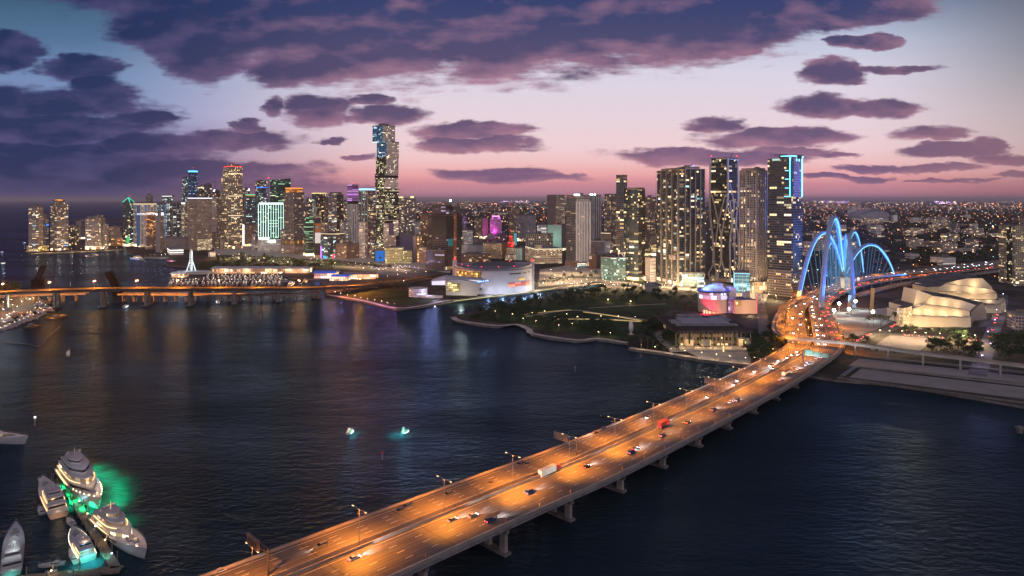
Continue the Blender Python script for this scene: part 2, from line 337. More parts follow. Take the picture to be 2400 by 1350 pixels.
# ------------------------------------------------------------------ water, land, shores
from mathutils.geometry import tessellate_polygon
def poly_tri(mb, pts, z=None, mi=0):
    pts = [Vector((p[0], p[1], p[2] if z is None else z)) for p in pts]
    for tr in tessellate_polygon([[Vector((p.x, p.y, 0)) for p in pts]]):
        a, b, c = [pts[i] for i in tr]
        if (b - a).cross(c - a).z < 0: b, c = c, b
        mb.face([a, b, c], mi)
def smooth(pts, n=6):
    pts = [Vector(p) for p in pts]; out = []
    for i in range(len(pts) - 1):
        p0 = pts[max(0, i - 1)]; p1 = pts[i]; p2 = pts[i + 1]; p3 = pts[min(len(pts) - 1, i + 2)]
        for k in range(n):
            t = k / n; out.append(.5 * ((2 * p1) + (p2 - p0) * t + (2 * p0 - 5 * p1 + 4 * p2 - p3) * t * t + (3 * p1 - p0 - 3 * p2 + p3) * t ** 3))
    out.append(pts[-1]); return out
def offs(pts, o, dz=0.0):                              # polyline moved sideways (left is positive)
    out = []
    for i, p in enumerate(pts):
        a = pts[max(0, i - 1)]; b = pts[min(len(pts) - 1, i + 1)]; d = Vector((b.x - a.x, b.y - a.y, 0)).normalized()
        out.append(Vector((p.x - d.y * o, p.y + d.x * o, p.z + dz)))
    return out
def along(pts, step, start=0.0):                       # (point, direction) every STEP metres
    out = []; nxt = start; acc = 0.0
    for a, b in zip(pts, pts[1:]):
        L = (b - a).length
        while nxt <= acc + L and L > 0:
            out.append((a + (b - a) * ((nxt - acc) / L), (b - a).normalized())); nxt += step
        acc += L
    return out

m, g = newmat('bay water')
pos = g.n('ShaderNodeNewGeometry').outputs['Position']
big = g.ss(g.noise(g.v('MULTIPLY', pos, (.5, 1.3, 1)), .0075, 5, .6), .35, .65)
p2 = g.v('MULTIPLY', pos, (.6, 1.0, 1))
h = g.m('ADD', g.m('MULTIPLY', g.noise(p2, .34, 5, .62), .75), g.m('MULTIPLY', g.noise(p2, .07, 4, .55), 1.1))
b = g.n('ShaderNodeBump'); b.inputs['Strength'].default_value = .95; b.inputs['Distance'].default_value = 1.5; g.to(h, b.inputs['Height'])
df = g.n('ShaderNodeBsdfDiffuse'); g.to(g.mix(big, (.005, .013, .018, 1), (.008, .019, .026, 1)), df.inputs[0])
gl = g.n('ShaderNodeBsdfGlossy'); gl.inputs['Color'].default_value = (.35, .53, .84, 1); g.to(g.m('MULTIPLY_ADD', g.m('SUBTRACT', 1.0, big), .06, .1), gl.inputs['Roughness']); g.to(b.outputs[0], gl.inputs['Normal'])
fr = g.n('ShaderNodeFresnel'); fr.inputs[0].default_value = 1.33; g.to(b.outputs[0], fr.inputs['Normal'])
ms = g.n('ShaderNodeMixShader'); g.to(g.m('MULTIPLY', fr.outputs[0], g.mix(big, (.3, .3, .3, 1), (.6, .6, .6, 1))), ms.inputs[0]); g.to(df.outputs[0], ms.inputs[1]); g.to(gl.outputs[0], ms.inputs[2])
g.to(ms.outputs[0], g.n('ShaderNodeOutputMaterial').inputs[0]); M['water'] = m
mb = MB(); mb.face([(-260000, -3000, 0), (260000, -3000, 0), (260000, 210000, 0), (-260000, 210000, 0)]); struct('water', mb, M['water'])

m, g = newmat('city ground'); bs = g.n('ShaderNodeBsdfPrincipled')
pos = g.n('ShaderNodeNewGeometry').outputs['Position']
n1 = g.noise(pos, .012, 5, .62); n2 = g.noise(pos, .05, 4, .6)
gr = g.mix(g.ss(n1, .42, .58), (.022, .022, .018, 1), (.06, .05, .05, 1))
g.to(g.mix(g.ss(n2, .62, .8), gr, (.11, .095, .09, 1)), bs.inputs['Base Color']); bs.inputs['Roughness'].default_value = .95
bs.inputs['Specular IOR Level'].default_value = .1
fin(g, bs); M['ground'] = m
LZ = 1.8
SHORE = [(308, 500), (302, 540), (292, 576), (300, 592), (318, 600), (335, 604), (390, 606), (384, 614), (392, 622), (431, 625), (440, 628), (404, 638), (396, 655), (402, 662), (480, 657), (484, 647), (668, 645), (682, 652), (748, 655), (760, 668), (766, 690), (850, 707), (930, 726), (1000, 717), (1065, 705), (1250, 684), (1355, 668), (1418, 662), (1424, 668), (1352, 683), (1225, 707), (1110, 730), (1062, 740), (1059, 746), (1072, 752), (1120, 761), (1165, 766), (1207, 757), (1237, 771), (1244, 783), (1290, 793), (1352, 800), (1397, 795), (1472, 805), (1474, 818), (1550, 828), (1650, 845), (1775, 858), (1860, 874), (1960, 890), (2085, 900), (2197, 917), (2400, 952), (2750, 1020)]
def land(name, px, extra=(), kind='structure'):
    mb = MB(); pts = [P(x, y, LZ) for x, y in px] + [Vector(e) for e in extra]
    poly_tri(mb, pts, LZ)
    for a, b in zip(pts, pts[1:] + pts[:1]):           # quay face down into the water
        mb.face([(a.x, a.y, LZ), (b.x, b.y, LZ), (b.x, b.y, -3), (a.x, a.y, -3)], 1)
    return struct(name, mb, [M['ground'], M['concd']], kind)
land('mainland_ground', SHORE + [(4200, 1020), (4200, 600), (4200, 500)])
mb = MB(); poly_tri(mb, [P(308, 500, LZ), P(4200, 500, LZ), P(4200, 469.2, LZ), P(420, 469.2, LZ), P(330, 478, LZ)]); struct('far_land', mb, M['ground'])
land('island_ground', [(58, 588), (72, 595), (120, 594), (200, 591), (288, 586), (290, 576), (250, 560), (180, 555), (100, 565), (60, 580)])
land('far_island_ground', [(158, 517), (200, 519), (290, 520), (300, 514), (200, 513)])
land('boatyard_ground', [(-500, 790), (-60, 772), (0, 762), (38, 738), (84, 726), (125, 722), (133, 714), (96, 700), (84, 688), (-500, 690)])
def sheet(name, px, mat, z, kind='structure'):
    mb = MB(); poly_tri(mb, [P(x, y, z) for x, y in px]); return struct(name, mb, mat, kind)
def path(name, px, w, mat, z=1.93, sm=5):
    mb = MB(); c = smooth([P(x, y, z) for x, y in px], sm); mb.strip(offs(c, -w / 2), offs(c, w / 2)); return struct(name, mb, mat)
sheet('lawn', [(1085, 744), (1180, 720), (1300, 700), (1420, 676), (1560, 682), (1590, 700), (1540, 760), (1470, 796), (1400, 788), (1250, 768), (1150, 752)], M['grass'], 1.86)
sheet('lawn', [(780, 688), (900, 676), (1040, 690), (1010, 708), (930, 718), (850, 702)], M['grass'], 1.86)
sheet('lawn', [(455, 620), (560, 600), (700, 610), (820, 622), (700, 634), (480, 636)], M['grass'], 1.86)
# pale promenade along the park and museum shore
path('promenade', [(1062, 743), (1080, 752), (1165, 763), (1210, 760), (1240, 772), (1250, 782), (1352, 797), (1400, 793), (1470, 803)], 7, M['pave'], 1.97, 3)
path('promenade', [(1476, 815), (1550, 825), (1650, 841), (1775, 855)], 7, M['pave'], 1.97, 3)
path('promenade', [(770, 691), (850, 704), (928, 722), (1000, 714), (1065, 702), (1250, 681), (1360, 666)], 6, M['pave'], 1.97, 3)
path('park_path', [(1230, 742), (1340, 727), (1420, 737), (1530, 752)], 4, M['pave'], 1.93)
path('park_path', [(1280, 747), (1400, 747), (1520, 752)], 3.4, M['pave'], 1.94)
path('park_path', [(1380, 722), (1480, 716), (1560, 712)], 3, M['pave'], 1.95)
path('boulevard', [(500, 598), (640, 606), (800, 617), (930, 628), (1000, 634), (1060, 632)], 34, M['asph'], 1.90)
path('boulevard', [(1258, 664), (1330, 650), (1420, 652), (1500, 662), (1600, 672), (1660, 672)], 28, M['asph'], 1.90)
sheet('downtown_pavement', [(505, 596), (640, 602), (800, 611), (960, 628), (1055, 640), (1060, 612), (900, 585), (560, 575), (500, 580)], M['pave'], 1.87)
sheet('downtown_pavement', [(1262, 672), (1400, 660), (1500, 668), (1640, 684), (1795, 706), (1800, 690), (1650, 652), (1500, 640), (1330, 622), (1265, 632)], M['pave'], 1.87)
path('museum_street', [(1776, 668), (1783, 720), (1790, 760), (1796, 815)], 12, M['asph'], 1.91)
path('theatre_street', [(1992, 806), (2045, 782), (2090, 768), (2140, 735), (2180, 700)], 14, M['asph'], 1.92)
path('theatre_street', [(2040, 783), (2150, 786), (2330, 802), (2480, 815)], 13, M['asph'], 1.915)
path('side_street', [(2290, 880), (2315, 810), (2330, 770), (2345, 730), (2350, 690)], 13, M['asph'], 1.905)
path('quay_road', [(1995, 832), (2100, 842), (2250, 857), (2420, 874), (2600, 892)], 9, M['asph'], 1.90)
sheet('gravel_lot', [(2085, 785), (2191, 793), (2152, 826), (2035, 820)], M['lot'], 1.90)
sheet('gravel_lot', [(2013, 840), (2400, 881), (2600, 902), (2640, 934), (2400, 905), (1988, 857)], M['lot'], 1.90)
sheet('gravel_lot', [(2018, 864), (2400, 908), (2640, 937), (2680, 974), (2400, 935), (1990, 884)], M['lot'], 1.90)
sheet('gravel_lot', [(1940, 735), (2090, 720), (2110, 745), (2030, 785), (1980, 792)], M['lot'], 1.86)
sheet('plaza', [(1600, 790), (1760, 790), (1760, 850), (1640, 838), (1590, 815)], M['pave'], 1.89)
# low concrete kerb walls of the lots
for lab, a, b in (('long dark retaining wall between the two gravel lots on the quay', (1986, 860), (2600, 920)), ('low concrete wall along the water edge of the lower gravel lot', (1962, 887), (2420, 949)), ('low wall behind the upper quay lot along the quay road', (2013, 837), (2500, 886))):
    mb = MB(); pa, pb = P(*a, LZ), P(*b, LZ); mb.bar(pa + Vector((0, 0, .6)), pb + Vector((0, 0, .6)), .8, 0, 1.3); tag(obj('retaining_wall', mb, M['concd']), lab, 'wall')

# ------------------------------------------------------------------ street lamp heads that really shine
def lamp_proto(name, label, h, arm, col, power, twin=False, colour_head=None, spot=True, headst=12.0, globe=0.0, cone=164):
    o = thing(name, label, 'street lamp')
    mb = MB(); mb.bar((0, 0, 0), (0, 0, h), .28, 0, None, 6, .16)
    for s in ((1, -1) if twin else (1,)):
        mb.tube([(0, 0, h - .6), (s * arm * .5, 0, h - .05), (s * arm, 0, h)], .12, 0, None, 4)
    obj('pole', mb, M['steel'], o)
    for s in ((1, -1) if twin else (1,)):
        hb = MB(); hb.box((s * arm, 0, h - .1), (1.0, .45, .22)); ho = obj('lamp_head', hb, M['steel'], o)
        gb = MB(); gb.box((s * arm, 0, h - .26), (.8, .38, .12))
        if globe: gb.ball((s * arm, 0, h - .35), globe)
        obj('lamp_glass', gb, em(colour_head or col, headst), ho)
    if power: light('lamp_light', 'SPOT' if spot else 'POINT', (0, 0, h - .4), power, col, o, .35, (0, 0, -1) if spot else None, cone, .5)
    return o
def ordn(i): return ['first', 'second', 'third', 'fourth', 'fifth', 'sixth', 'seventh', 'eighth', 'ninth', 'tenth', 'eleventh', 'twelfth', 'thirteenth', 'fourteenth', 'fifteenth', 'sixteenth', 'seventeenth', 'eighteenth', 'nineteenth', 'twentieth', 'twenty-first', 'twenty-second', 'twenty-third', 'twenty-fourth', 'twenty-fifth', 'twenty-sixth', 'twenty-seventh', 'twenty-eighth', 'twenty-ninth', 'thirtieth'][i]

# ------------------------------------------------------------------ the causeway bridge: two carriageways side by side
ZT = [(0, 17), (120, 16.5), (232, 14.2), (292, 12.4), (331, 10.6), (422, 8.2), (511, 6.8), (620, 6.6), (2000, 6.6)]
def zdeck(y):
    for (a, p), (b, q) in zip(ZT, ZT[1:]):
        if y <= b: return p + (q - p) * (y - a) / (b - a)
    return 6.6
EDGE = smooth([Vector((x, y, zdeck(y))) for x, y in ((-235, 35), (-150, 121), (-41, 232), (18, 292.5), (55, 331.5), (134, 420), (213, 511), (285, 600), (325, 664))], 8)
def carriageway(name, label, o0, o1, cols, extra_rail):
    t = thing(name, label, 'bridge', (0, 300, 0))
    dk = MB(); A, B = offs(EDGE, o0 + .5), offs(EDGE, o1 - .5); dk.strip(A, B)
    mb = MB()                                          # box girders under the deck
    for o in (o0 + .1, o1 - .1): mb.strip(offs(EDGE, o, -1.5), offs(EDGE, o, .0))
    mb.strip(offs(EDGE, o0 + .1, -1.5), offs(EDGE, o1 - .1, -1.5))
    for k in range(4):
        o = o0 + 3 + (o1 - o0 - 6) * k / 3
        for s in (-.7, .7): mb.strip(offs(EDGE, o + s, -2.9), offs(EDGE, o + s, -1.45))
        mb.strip(offs(EDGE, o - .7, -2.9), offs(EDGE, o + .7, -2.9))
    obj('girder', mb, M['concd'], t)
    for o in (o0, o1 - .5):
        mb = MB(); a, b = offs(EDGE, o), offs(EDGE, o + .5)
        mb.strip([p + Vector((0, 0, 1.05)) for p in a], [p + Vector((0, 0, 1.05)) for p in b])
        mb.strip([p + Vector((0, 0, -1.5)) for p in a], [p + Vector((0, 0, 1.05)) for p in a]); mb.strip(b, [p + Vector((0, 0, 1.05)) for p in b])
        obj('barrier', mb, M['kerb'], t)
    wl_ = (o1 - o0 - 5.0) / 4
    for k in range(1, 4):
        c = offs(EDGE, o0 + 2.5 + wl_ * k, .008)
        for p, d in along(c, 12): dk.strip([p - Vector((-d.y, d.x, 0)) * .1, p - Vector((-d.y, d.x, 0)) * .1 + d * 3.4], [p + Vector((-d.y, d.x, 0)) * .1, p + Vector((-d.y, d.x, 0)) * .1 + d * 3.4], 1)
    for o in (o0 + 2.2, o1 - 2.2): dk.strip(offs(EDGE, o - .09, .008), offs(EDGE, o + .09, .008), 1)
    for p, d in along(offs(EDGE, o0 + .6, .006), 41, 20):
        n = Vector((-d.y, d.x, 0)); L = o1 - o0 - 1.2
        dk.face([p, p + d * .35, p + d * .35 + n * L, p + n * L], 2)
    obj('deck', dk, [M['deckroad'], M['mark'], M['rub']], t)
    if extra_rail:
        mb = MB(); c = offs(EDGE, o0 - .9, 0); mb.strip(offs(EDGE, o0 - 1.1, -.5), offs(EDGE, o0, -.5)); mb.strip(offs(EDGE, o0 - 1.1, -1.1), offs(EDGE, o0 - 1.1, -.5))
        for z in (.35, .9): mb.tube([p + Vector((0, 0, z)) for p in c], .09, 0, None, 4)
        for p, d in along(c, 3.4): mb.bar(p + Vector((0, 0, -.5)), p + Vector((0, 0, .95)), .1)
        obj('railing', mb, M['steel'], t)
    for i, (p, d) in enumerate(along(EDGE, 41, 6)):
        if p.y > 560: break
        n = Vector((-d.y, d.x, 0)); z0 = p.z
        pr = thing('pier', None, None, (0, 0, 0)); pr.parent = t; pr.location = p + n * ((o0 + o1) / 2) - t.location; pr.location.z = 0
        an = math.atan2(n.y, n.x); c = p + n * ((o0 + o1) / 2)
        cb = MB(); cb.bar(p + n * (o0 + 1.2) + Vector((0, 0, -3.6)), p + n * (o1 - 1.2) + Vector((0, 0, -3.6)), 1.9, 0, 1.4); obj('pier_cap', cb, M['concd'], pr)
        for q in cols:
            cc = p + n * q; kb = MB(); kb.box((cc.x, cc.y, .9), (3.0, 1.7, z0 - 4.2 - .9), 0, an); obj('column', kb, M['plain'], pr)
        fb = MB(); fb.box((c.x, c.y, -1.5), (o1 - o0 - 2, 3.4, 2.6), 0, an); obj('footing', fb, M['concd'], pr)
    return t
near_way = carriageway('causeway_bridge', 'wide concrete road bridge with railed footway nearest the viewer, cars driving away', 0, 25.2, (3.6, 12.6, 21.4), True)
far_way = carriageway('causeway_bridge', 'concrete road bridge behind the median gap carrying oncoming headlights towards the viewer', 28.2, 45.2, (30, 41), False)
def on_deck(x, y):                                     # deck point seen at a pixel
    z = 9.0
    for _ in range(8): z = zdeck(P(x, y, z).y)
    return P(x, y, z)
SOD = (1.0, .30, .025)
lp = lamp_proto('street_lamp', 'tall twin-arm bridge lamp', 14.0, 4.2, SOD, 150000, True, (1, .6, .25), headst=7, cone=136)
k = 0; med = offs(EDGE, 26.7); POW = []
for p, d in along(med, 41, 35):
    if p.y < 130: continue
    o = lp if k == 0 else dup(lp, p, 0)
    o.location = p; o.rotation_euler = (0, 0, math.atan2(d.x, -d.y)); POW.append((o, (.12, .3, .45, .6, .95, 1.1, 1.15, 1.1, 1, 1, .9)[min(k, 10)])); o['label'] = 'twin-arm lamp on the causeway median, %s counted from the near end of the bridge' % ordn(k); o['group'] = 'lamps along the causeway median'; k += 1
for o, f_ in POW:                                      # old sodium lamps, not all equally bright
    for c_ in o.children:
        if c_.type == 'LIGHT': c_.data = c_.data.copy(); c_.data.energy = 150000 * f_
# sign gantries on the median, sign backs over the oncoming carriageway
def gantry(x, y, lab, wide, back=True):
    p = on_deck(x, y); i = min(range(len(EDGE)), key=lambda k: (EDGE[k] - p).length); d = (EDGE[min(i + 1, len(EDGE) - 1)] - EDGE[max(0, i - 1)]).normalized(); n = Vector((-d.y, d.x, 0)); n.z = 0
    t = thing('sign_gantry', lab, 'road sign', p)
    mb = MB(); mb.bar(p, p + Vector((0, 0, 9.6)), .75, 0, None, 8); obj('post', mb, M['dsteel'], t)
    mb = MB(); a = p + Vector((0, 0, 8.6)); e = a + n * wide
    for z in (-.9, .9): mb.bar(a + Vector((0, 0, z)), e + Vector((0, 0, z)), .28)
    for q in range(int(wide / 2)): mb.bar(a + n * (q * 2) + Vector((0, 0, -.9 if q % 2 else .9)), a + n * (q * 2 + 2) + Vector((0, 0, .9 if q % 2 else -.9)), .16)
    obj('cantilever_arm', mb, M['dsteel'], t)
    return t, p, d, n
for x, y, lab in ((629, 1352, 'sign gantry at the near end of the causeway, brown box sign seen from behind'), (1352, 1072, 'middle causeway sign gantry with a tall brown message box seen from behind'), (1698, 928, 'farthest of the brown causeway sign gantries, its box lit orange')):
    t, p, d, n = gantry(x, y, lab, 13.5)
    c = p + n * 9.8 + Vector((0, 0, 6.9)) - d * .9; an = math.atan2(n.y, n.x)
    mb = MB(); mb.box(c, (8.6, 1.1, 3.6), 0, an); sg = obj('message_box', mb, M['brown_sign'] if 'brown_sign' in M else M.setdefault('brown_sign', pm('brown sign back', (.16, .09, .07), .7, .25, .4)), t)
    mb = MB()
    for q in range(6): r = c + n * (-3.6 + q * 1.45) - d * .7; mb.bar(r + Vector((0, 0, .3)), r + Vector((0, 0, 3.3)), .22)
    obj('box_rib', mb, M['dsteel'], sg)
# green direction signs facing the traffic that drives away
t, p, d, n = gantry(1882, 848, 'green overhead direction signs on a gantry above the near carriageway', .5)
M['signg'] = pm('green sign sheet', (.01, .13, .085), .4, .15, .4); mark = em((.8, 1, .9), .45)
arm = MB(); a = p + Vector((0, 0, 9.0)); arm.bar(a, a - n * 21, .3); arm.bar(a + Vector((0, 0, -1.8)), a - n * 21 + Vector((0, 0, -1.8)), .3); obj('truss_arm', arm, M['dsteel'], t)
for o, w, hh in ((5.0, 6.4, 4.8), (11.2, 5.0, 4.2), (17.2, 6.2, 3.6)):
    c = p - n * o + Vector((0, 0, 5.9)) - d * .45; mb = MB(); mb.box(c, (w, .16, hh), 0, math.atan2(n.y, n.x)); sg = obj('sign_panel', mb, M['signg'], t)
    mb = MB()
    for q in range(3):
        r = c - d * .12 + Vector((0, 0, .8 + q * 1.1)); l = w * (.3, .38, .24)[q]; mb.bar(r - n * l, r + n * l * (.6 if q == 1 else 1), .06, 0, .34)
    obj('sign_lettering', mb, mark, sg)
# orange channelling posts on the near shoulder
cp = MB(); cp.box((0, 0, 0), (.5, .5, .12)); cp.bar((0, 0, .1), (0, 0, 1.5), .34, 1, None, 8, .22)
cone0 = obj('traffic_cone', cp, [M['rub'], pm('orange plastic', (.75, .2, .03), .5, .1, 1)]); first = True
for k, (p, d) in enumerate(along(offs(EDGE, 2.9, .01), 20.5, 150)):
    if p.y > 440: break
    o = cone0 if first else dup(cone0, p); o.location = p; first = False
    tag(o, 'orange channelling post on the near shoulder of the causeway, %s from the viewer' % ordn(k), 'traffic cone', 'channelling posts on the causeway shoulder')

# ------------------------------------------------------------------ highway ramps beyond the shore, people-mover track
def elevated(name, label, pxs, w, lit=False, mat=None, step=34, dash=True, thick=1.4, cat='ramp', lightless=False):
    c = smooth([P(*q) for q in pxs], 7); t = thing(name, label, cat, (c[0].x, c[0].y, 0))
    dk = MB(); dk.strip(offs(c, -w / 2 + .3), offs(c, w / 2 - .3))
    mb = MB(); mb.strip(offs(c, -w / 2, -thick), offs(c, -w / 2, 0)); mb.strip(offs(c, w / 2, -thick), offs(c, w / 2, 0)); mb.strip(offs(c, -w / 2, -thick), offs(c, w / 2, -thick)); obj('girder', mb, M['conc'], t)
    for s in (-1, 1):
        mb = MB(); a = offs(c, s * w / 2); b = offs(c, s * (w / 2 - .35)); up = Vector((0, 0, .95))
        mb.strip(a, [p + up for p in a]); mb.strip([p + up for p in a], [p + up for p in b]); mb.strip(b, [p + up for p in b]); obj('barrier', mb, M['kerb'], t)
    if dash:
        for p, d in along(offs(c, 0, .01), 12):
            n = Vector((-d.y, d.x, 0)) * .12; dk.face([p - n, p - n + d * 3.5, p + n + d * 3.5, p + n], 1)
    obj('deck', dk, [mat or M['deckroad'], M['mark']], t)
    for p, d in along(c, step, 14):
        if p.z - thick < 3: continue
        kb = MB(); n = Vector((-d.y, d.x, 0)); kb.bar((p.x, p.y, LZ), (p.x, p.y, p.z - thick - .9), 1.7, 0, None, 8)
        kb.bar(p - n * (w * .36) + Vector((0, 0, -thick - .6)), p + n * (w * .36) + Vector((0, 0, -thick - .6)), 1.4, 0, 1.2); obj('column', kb, M['conc'], t)
    return c
rampA = elevated('highway_ramp', 'broad orange-lit highway ramp passing left of the blue arches', [(1880, 838, 6.5), (1868, 790, 6.8), (1864, 755, 7), (1868, 725, 8), (1888, 702, 9), (1930, 681, 10), (1985, 662, 11), (2050, 647, 12), (2150, 634, 12), (2350, 611, 12)], 19)
rampB = elevated('highway_ramp', 'middle highway ramp with cars running up under the tall blue arch', [(1926, 815, 6.4), (1920, 772, 6.7), (1912, 738, 7), (1907, 710, 8), (1918, 690, 9), (1955, 670, 10), (2000, 656, 11), (2060, 647.5, 11), (2350, 617, 11)], 13)
rampC = elevated('highway_ramp', 'right-hand highway ramp curving past the construction floodlights', [(1962, 818, 6.2), (1955, 782, 6.6), (1943, 752, 7), (1935, 730, 8), (1938, 706, 9), (1968, 686, 10), (2012, 669, 10), (2100, 653, 10), (2350, 624, 10)], 13)
rampD = elevated('highway_ramp', 'unlit grey ramp under construction beside the far highway', [(2005, 694, 3.6), (2075, 674, 6), (2140, 661, 8), (2350, 633, 8)], 11, mat=M['concd'])
rampE = elevated('highway_ramp', 'narrow outer ramp looping round the foot of the leftmost arch', [(1834, 792, 8), (1829, 752, 9), (1838, 719, 10), (1870, 701, 11), (1925, 684, 11), (1965, 668, 11)], 8.5)
mover = elevated('monorail_track', 'slim elevated people-mover track curving over the highway and along the quay', [(1824, 735, 12), (1814, 762, 12), (1822, 782, 12), (1850, 791, 12), (1905, 796, 12), (2000, 805, 12), (2130, 823, 12), (2257, 839, 12), (2420, 859, 12), (2700, 894, 12)], 4.6, mat=M['conc'], step=27, dash=False, thick=1.6, cat='monorail')
lp2 = lamp_proto('street_lamp', 'highway lamp', 11, 2.6, SOD, 60000, False, (1, .55, .2), headst=14)
k = 0
for nm, c, off_, st in (('broad left ramp', rampA, 9.8, 44), ('middle ramp', rampB, 6.7, 60), ('right-hand ramp', rampC, -6.7, 66)):
    for i, (p, d) in enumerate(along(c, st, 10)):
        if i > 12: break
        q = p + Vector((-d.y, d.x, 0)) * off_
        o = lp2 if k == 0 else dup(lp2, q); k += 1; o.location = q
        o.rotation_euler = (0, 0, math.atan2(d.y, d.x) + (-math.pi / 2 if off_ > 0 else math.pi / 2)); tag(o, 'orange highway lamp on the %s, %s from its seaward end' % (nm, ordn(i)), None, 'lamps along the highway ramps')

# ------------------------------------------------------------------ port bridges on the left
PB = smooth([P(*q) for q in ((-420, 706, 21), (-150, 694, 22.5), (0, 685, 23), (135, 680, 23.4), (272, 676.5, 23.4), (500, 675.5, 22), (690, 675, 17), (800, 671.5, 12), (880, 667, 7.5), (960, 660, 4), (1040, 645, 2.4))], 6)
t = thing('port_bridge', 'long curved orange-lit road bridge on tall twin piers across the left of the bay', 'bridge', (PB[8].x, PB[8].y, 0))
w = 19
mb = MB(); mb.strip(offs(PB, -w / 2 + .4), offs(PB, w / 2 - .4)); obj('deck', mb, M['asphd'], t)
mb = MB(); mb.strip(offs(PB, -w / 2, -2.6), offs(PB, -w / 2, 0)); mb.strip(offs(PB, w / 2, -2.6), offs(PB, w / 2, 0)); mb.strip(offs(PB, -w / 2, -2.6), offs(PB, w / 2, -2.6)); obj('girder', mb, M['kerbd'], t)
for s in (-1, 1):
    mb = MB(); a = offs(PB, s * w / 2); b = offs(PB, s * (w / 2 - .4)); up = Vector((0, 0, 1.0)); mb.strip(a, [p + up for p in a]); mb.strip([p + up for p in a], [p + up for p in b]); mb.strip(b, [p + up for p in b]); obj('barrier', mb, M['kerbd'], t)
for p, d in along(PB, 56, 20):
    if p.z < 6: continue
    n = Vector((-d.y, d.x, 0)); pr = thing('pier', None, None); pr.parent = t; pr.location = Vector((p.x, p.y, 0)) - t.location
    for s in (-5.5, 5.5):
        kb = MB(); c = p + n * s; kb.bar((c.x, c.y, .6), (c.x, c.y, p.z - 3.6), 3.0, 0, 2.4); obj('column', kb, M['concd'], pr)
    kb = MB(); kb.bar(p - n * 8 + Vector((0, 0, -3.3)), p + n * 8 + Vector((0, 0, -3.3)), 2.4, 0, 1.6); obj('pier_cap', kb, M['conc'], pr)
    kb = MB(); kb.box((p.x, p.y, -1), (18, 7, 2.2), 0, math.atan2(n.y, n.x)); obj('footing', kb, M['concd'], pr)
lp3 = lamp_proto('street_lamp', 'port bridge lamp', 11, 2.4, SOD, 420000, True, (1, .42, .2), False, 16, .75)
k = 0
for p, d in along(PB, 53, 24):
    if p.x < -750 or p.z < 9: continue
    o = lp3 if k == 0 else dup(lp3, p); o.location = p; o.rotation_euler = (0, 0, math.atan2(d.y, d.x) + math.pi / 2)
    tag(o, 'glowing twin-head lamp on the port bridge, %s from its left end' % ordn(k), None, 'lamps along the port bridge'); k += 1
M['blackest'] = pm('black painted steel', (.004, .004, .005), .8, .3, .3, spec=.05)
def trestle(label, pxs, w, step):
    c = smooth([P(*q) for q in pxs], 5); t = thing('trestle_bridge', label, 'bridge', (c[0].x, c[0].y, 0))
    mb = MB(); mb.strip(offs(c, -w / 2), offs(c, w / 2)); 
    for s in (-1, 1): mb.strip(offs(c, s * w / 2, -1.6), offs(c, s * w / 2, .9))
    mb.strip(offs(c, -w / 2, -1.6), offs(c, w / 2, -1.6)); obj('deck', mb, M['concd'], t)
    for p, d in along(c, step, 6):
        n = Vector((-d.y, d.x, 0)); kb = MB()
        for s in (-4, 0, 4): q = p + n * s; kb.bar((q.x, q.y, -1), (q.x, q.y, p.z - 1.6), 1.3, 0, None, 6)
        kb.bar(p - n * 5.5 + Vector((0, 0, -2)), p + n * 5.5 + Vector((0, 0, -2)), 1.3); obj('pile_bent', kb, M['concd'], t)
trestle('low dark trestle bridge on closely spaced piles below the port bridge', [(282, 688, 10.5), (420, 689, 10.5), (600, 690, 10), (740, 688, 9)], 13, 15)
trestle('short low trestle span below the port bridge next to the boatyard', [(-60, 697, 9), (90, 690, 10.5), (205, 687, 10.5)], 13, 17)
for lab, b, a in (('raised bascule leaf leaning left above the end of the trestle bridge', (278, 683), (254, 637)), ('thin raised bascule leaf pointing up right beyond the port bridge', (88, 655), (103, 622))):
    d0 = 1045.0; pb = Vector((XX(b[0], d0), d0, ZY(b[1], d0))); pa = Vector((XX(a[0], d0), d0, ZY(a[1], d0)))
    t = thing('bascule_leaf', lab, 'drawbridge', (pb.x, pb.y, 0)); w = 6.5 if b[0] > 200 else 2.4
    for s in (-1, 1):
        mb = MB(); mb.bar(pb + Vector((0, s * 5, 0)), pa + Vector((0, s * 5, 0)), .9, 0, w); obj('side_girder', mb, M['blackest'], t)
    mb = MB(); mb.bar(pb, pa, 4 if b[0] > 200 else 1.6, 0, .8) ; obj('leaf_deck', mb, M['blackest'], t)
    mb = MB(); mb.box((pb.x, pb.y, 0), (12, 14, pb.z)); obj('bascule_pier', mb, M['blackest'], t)
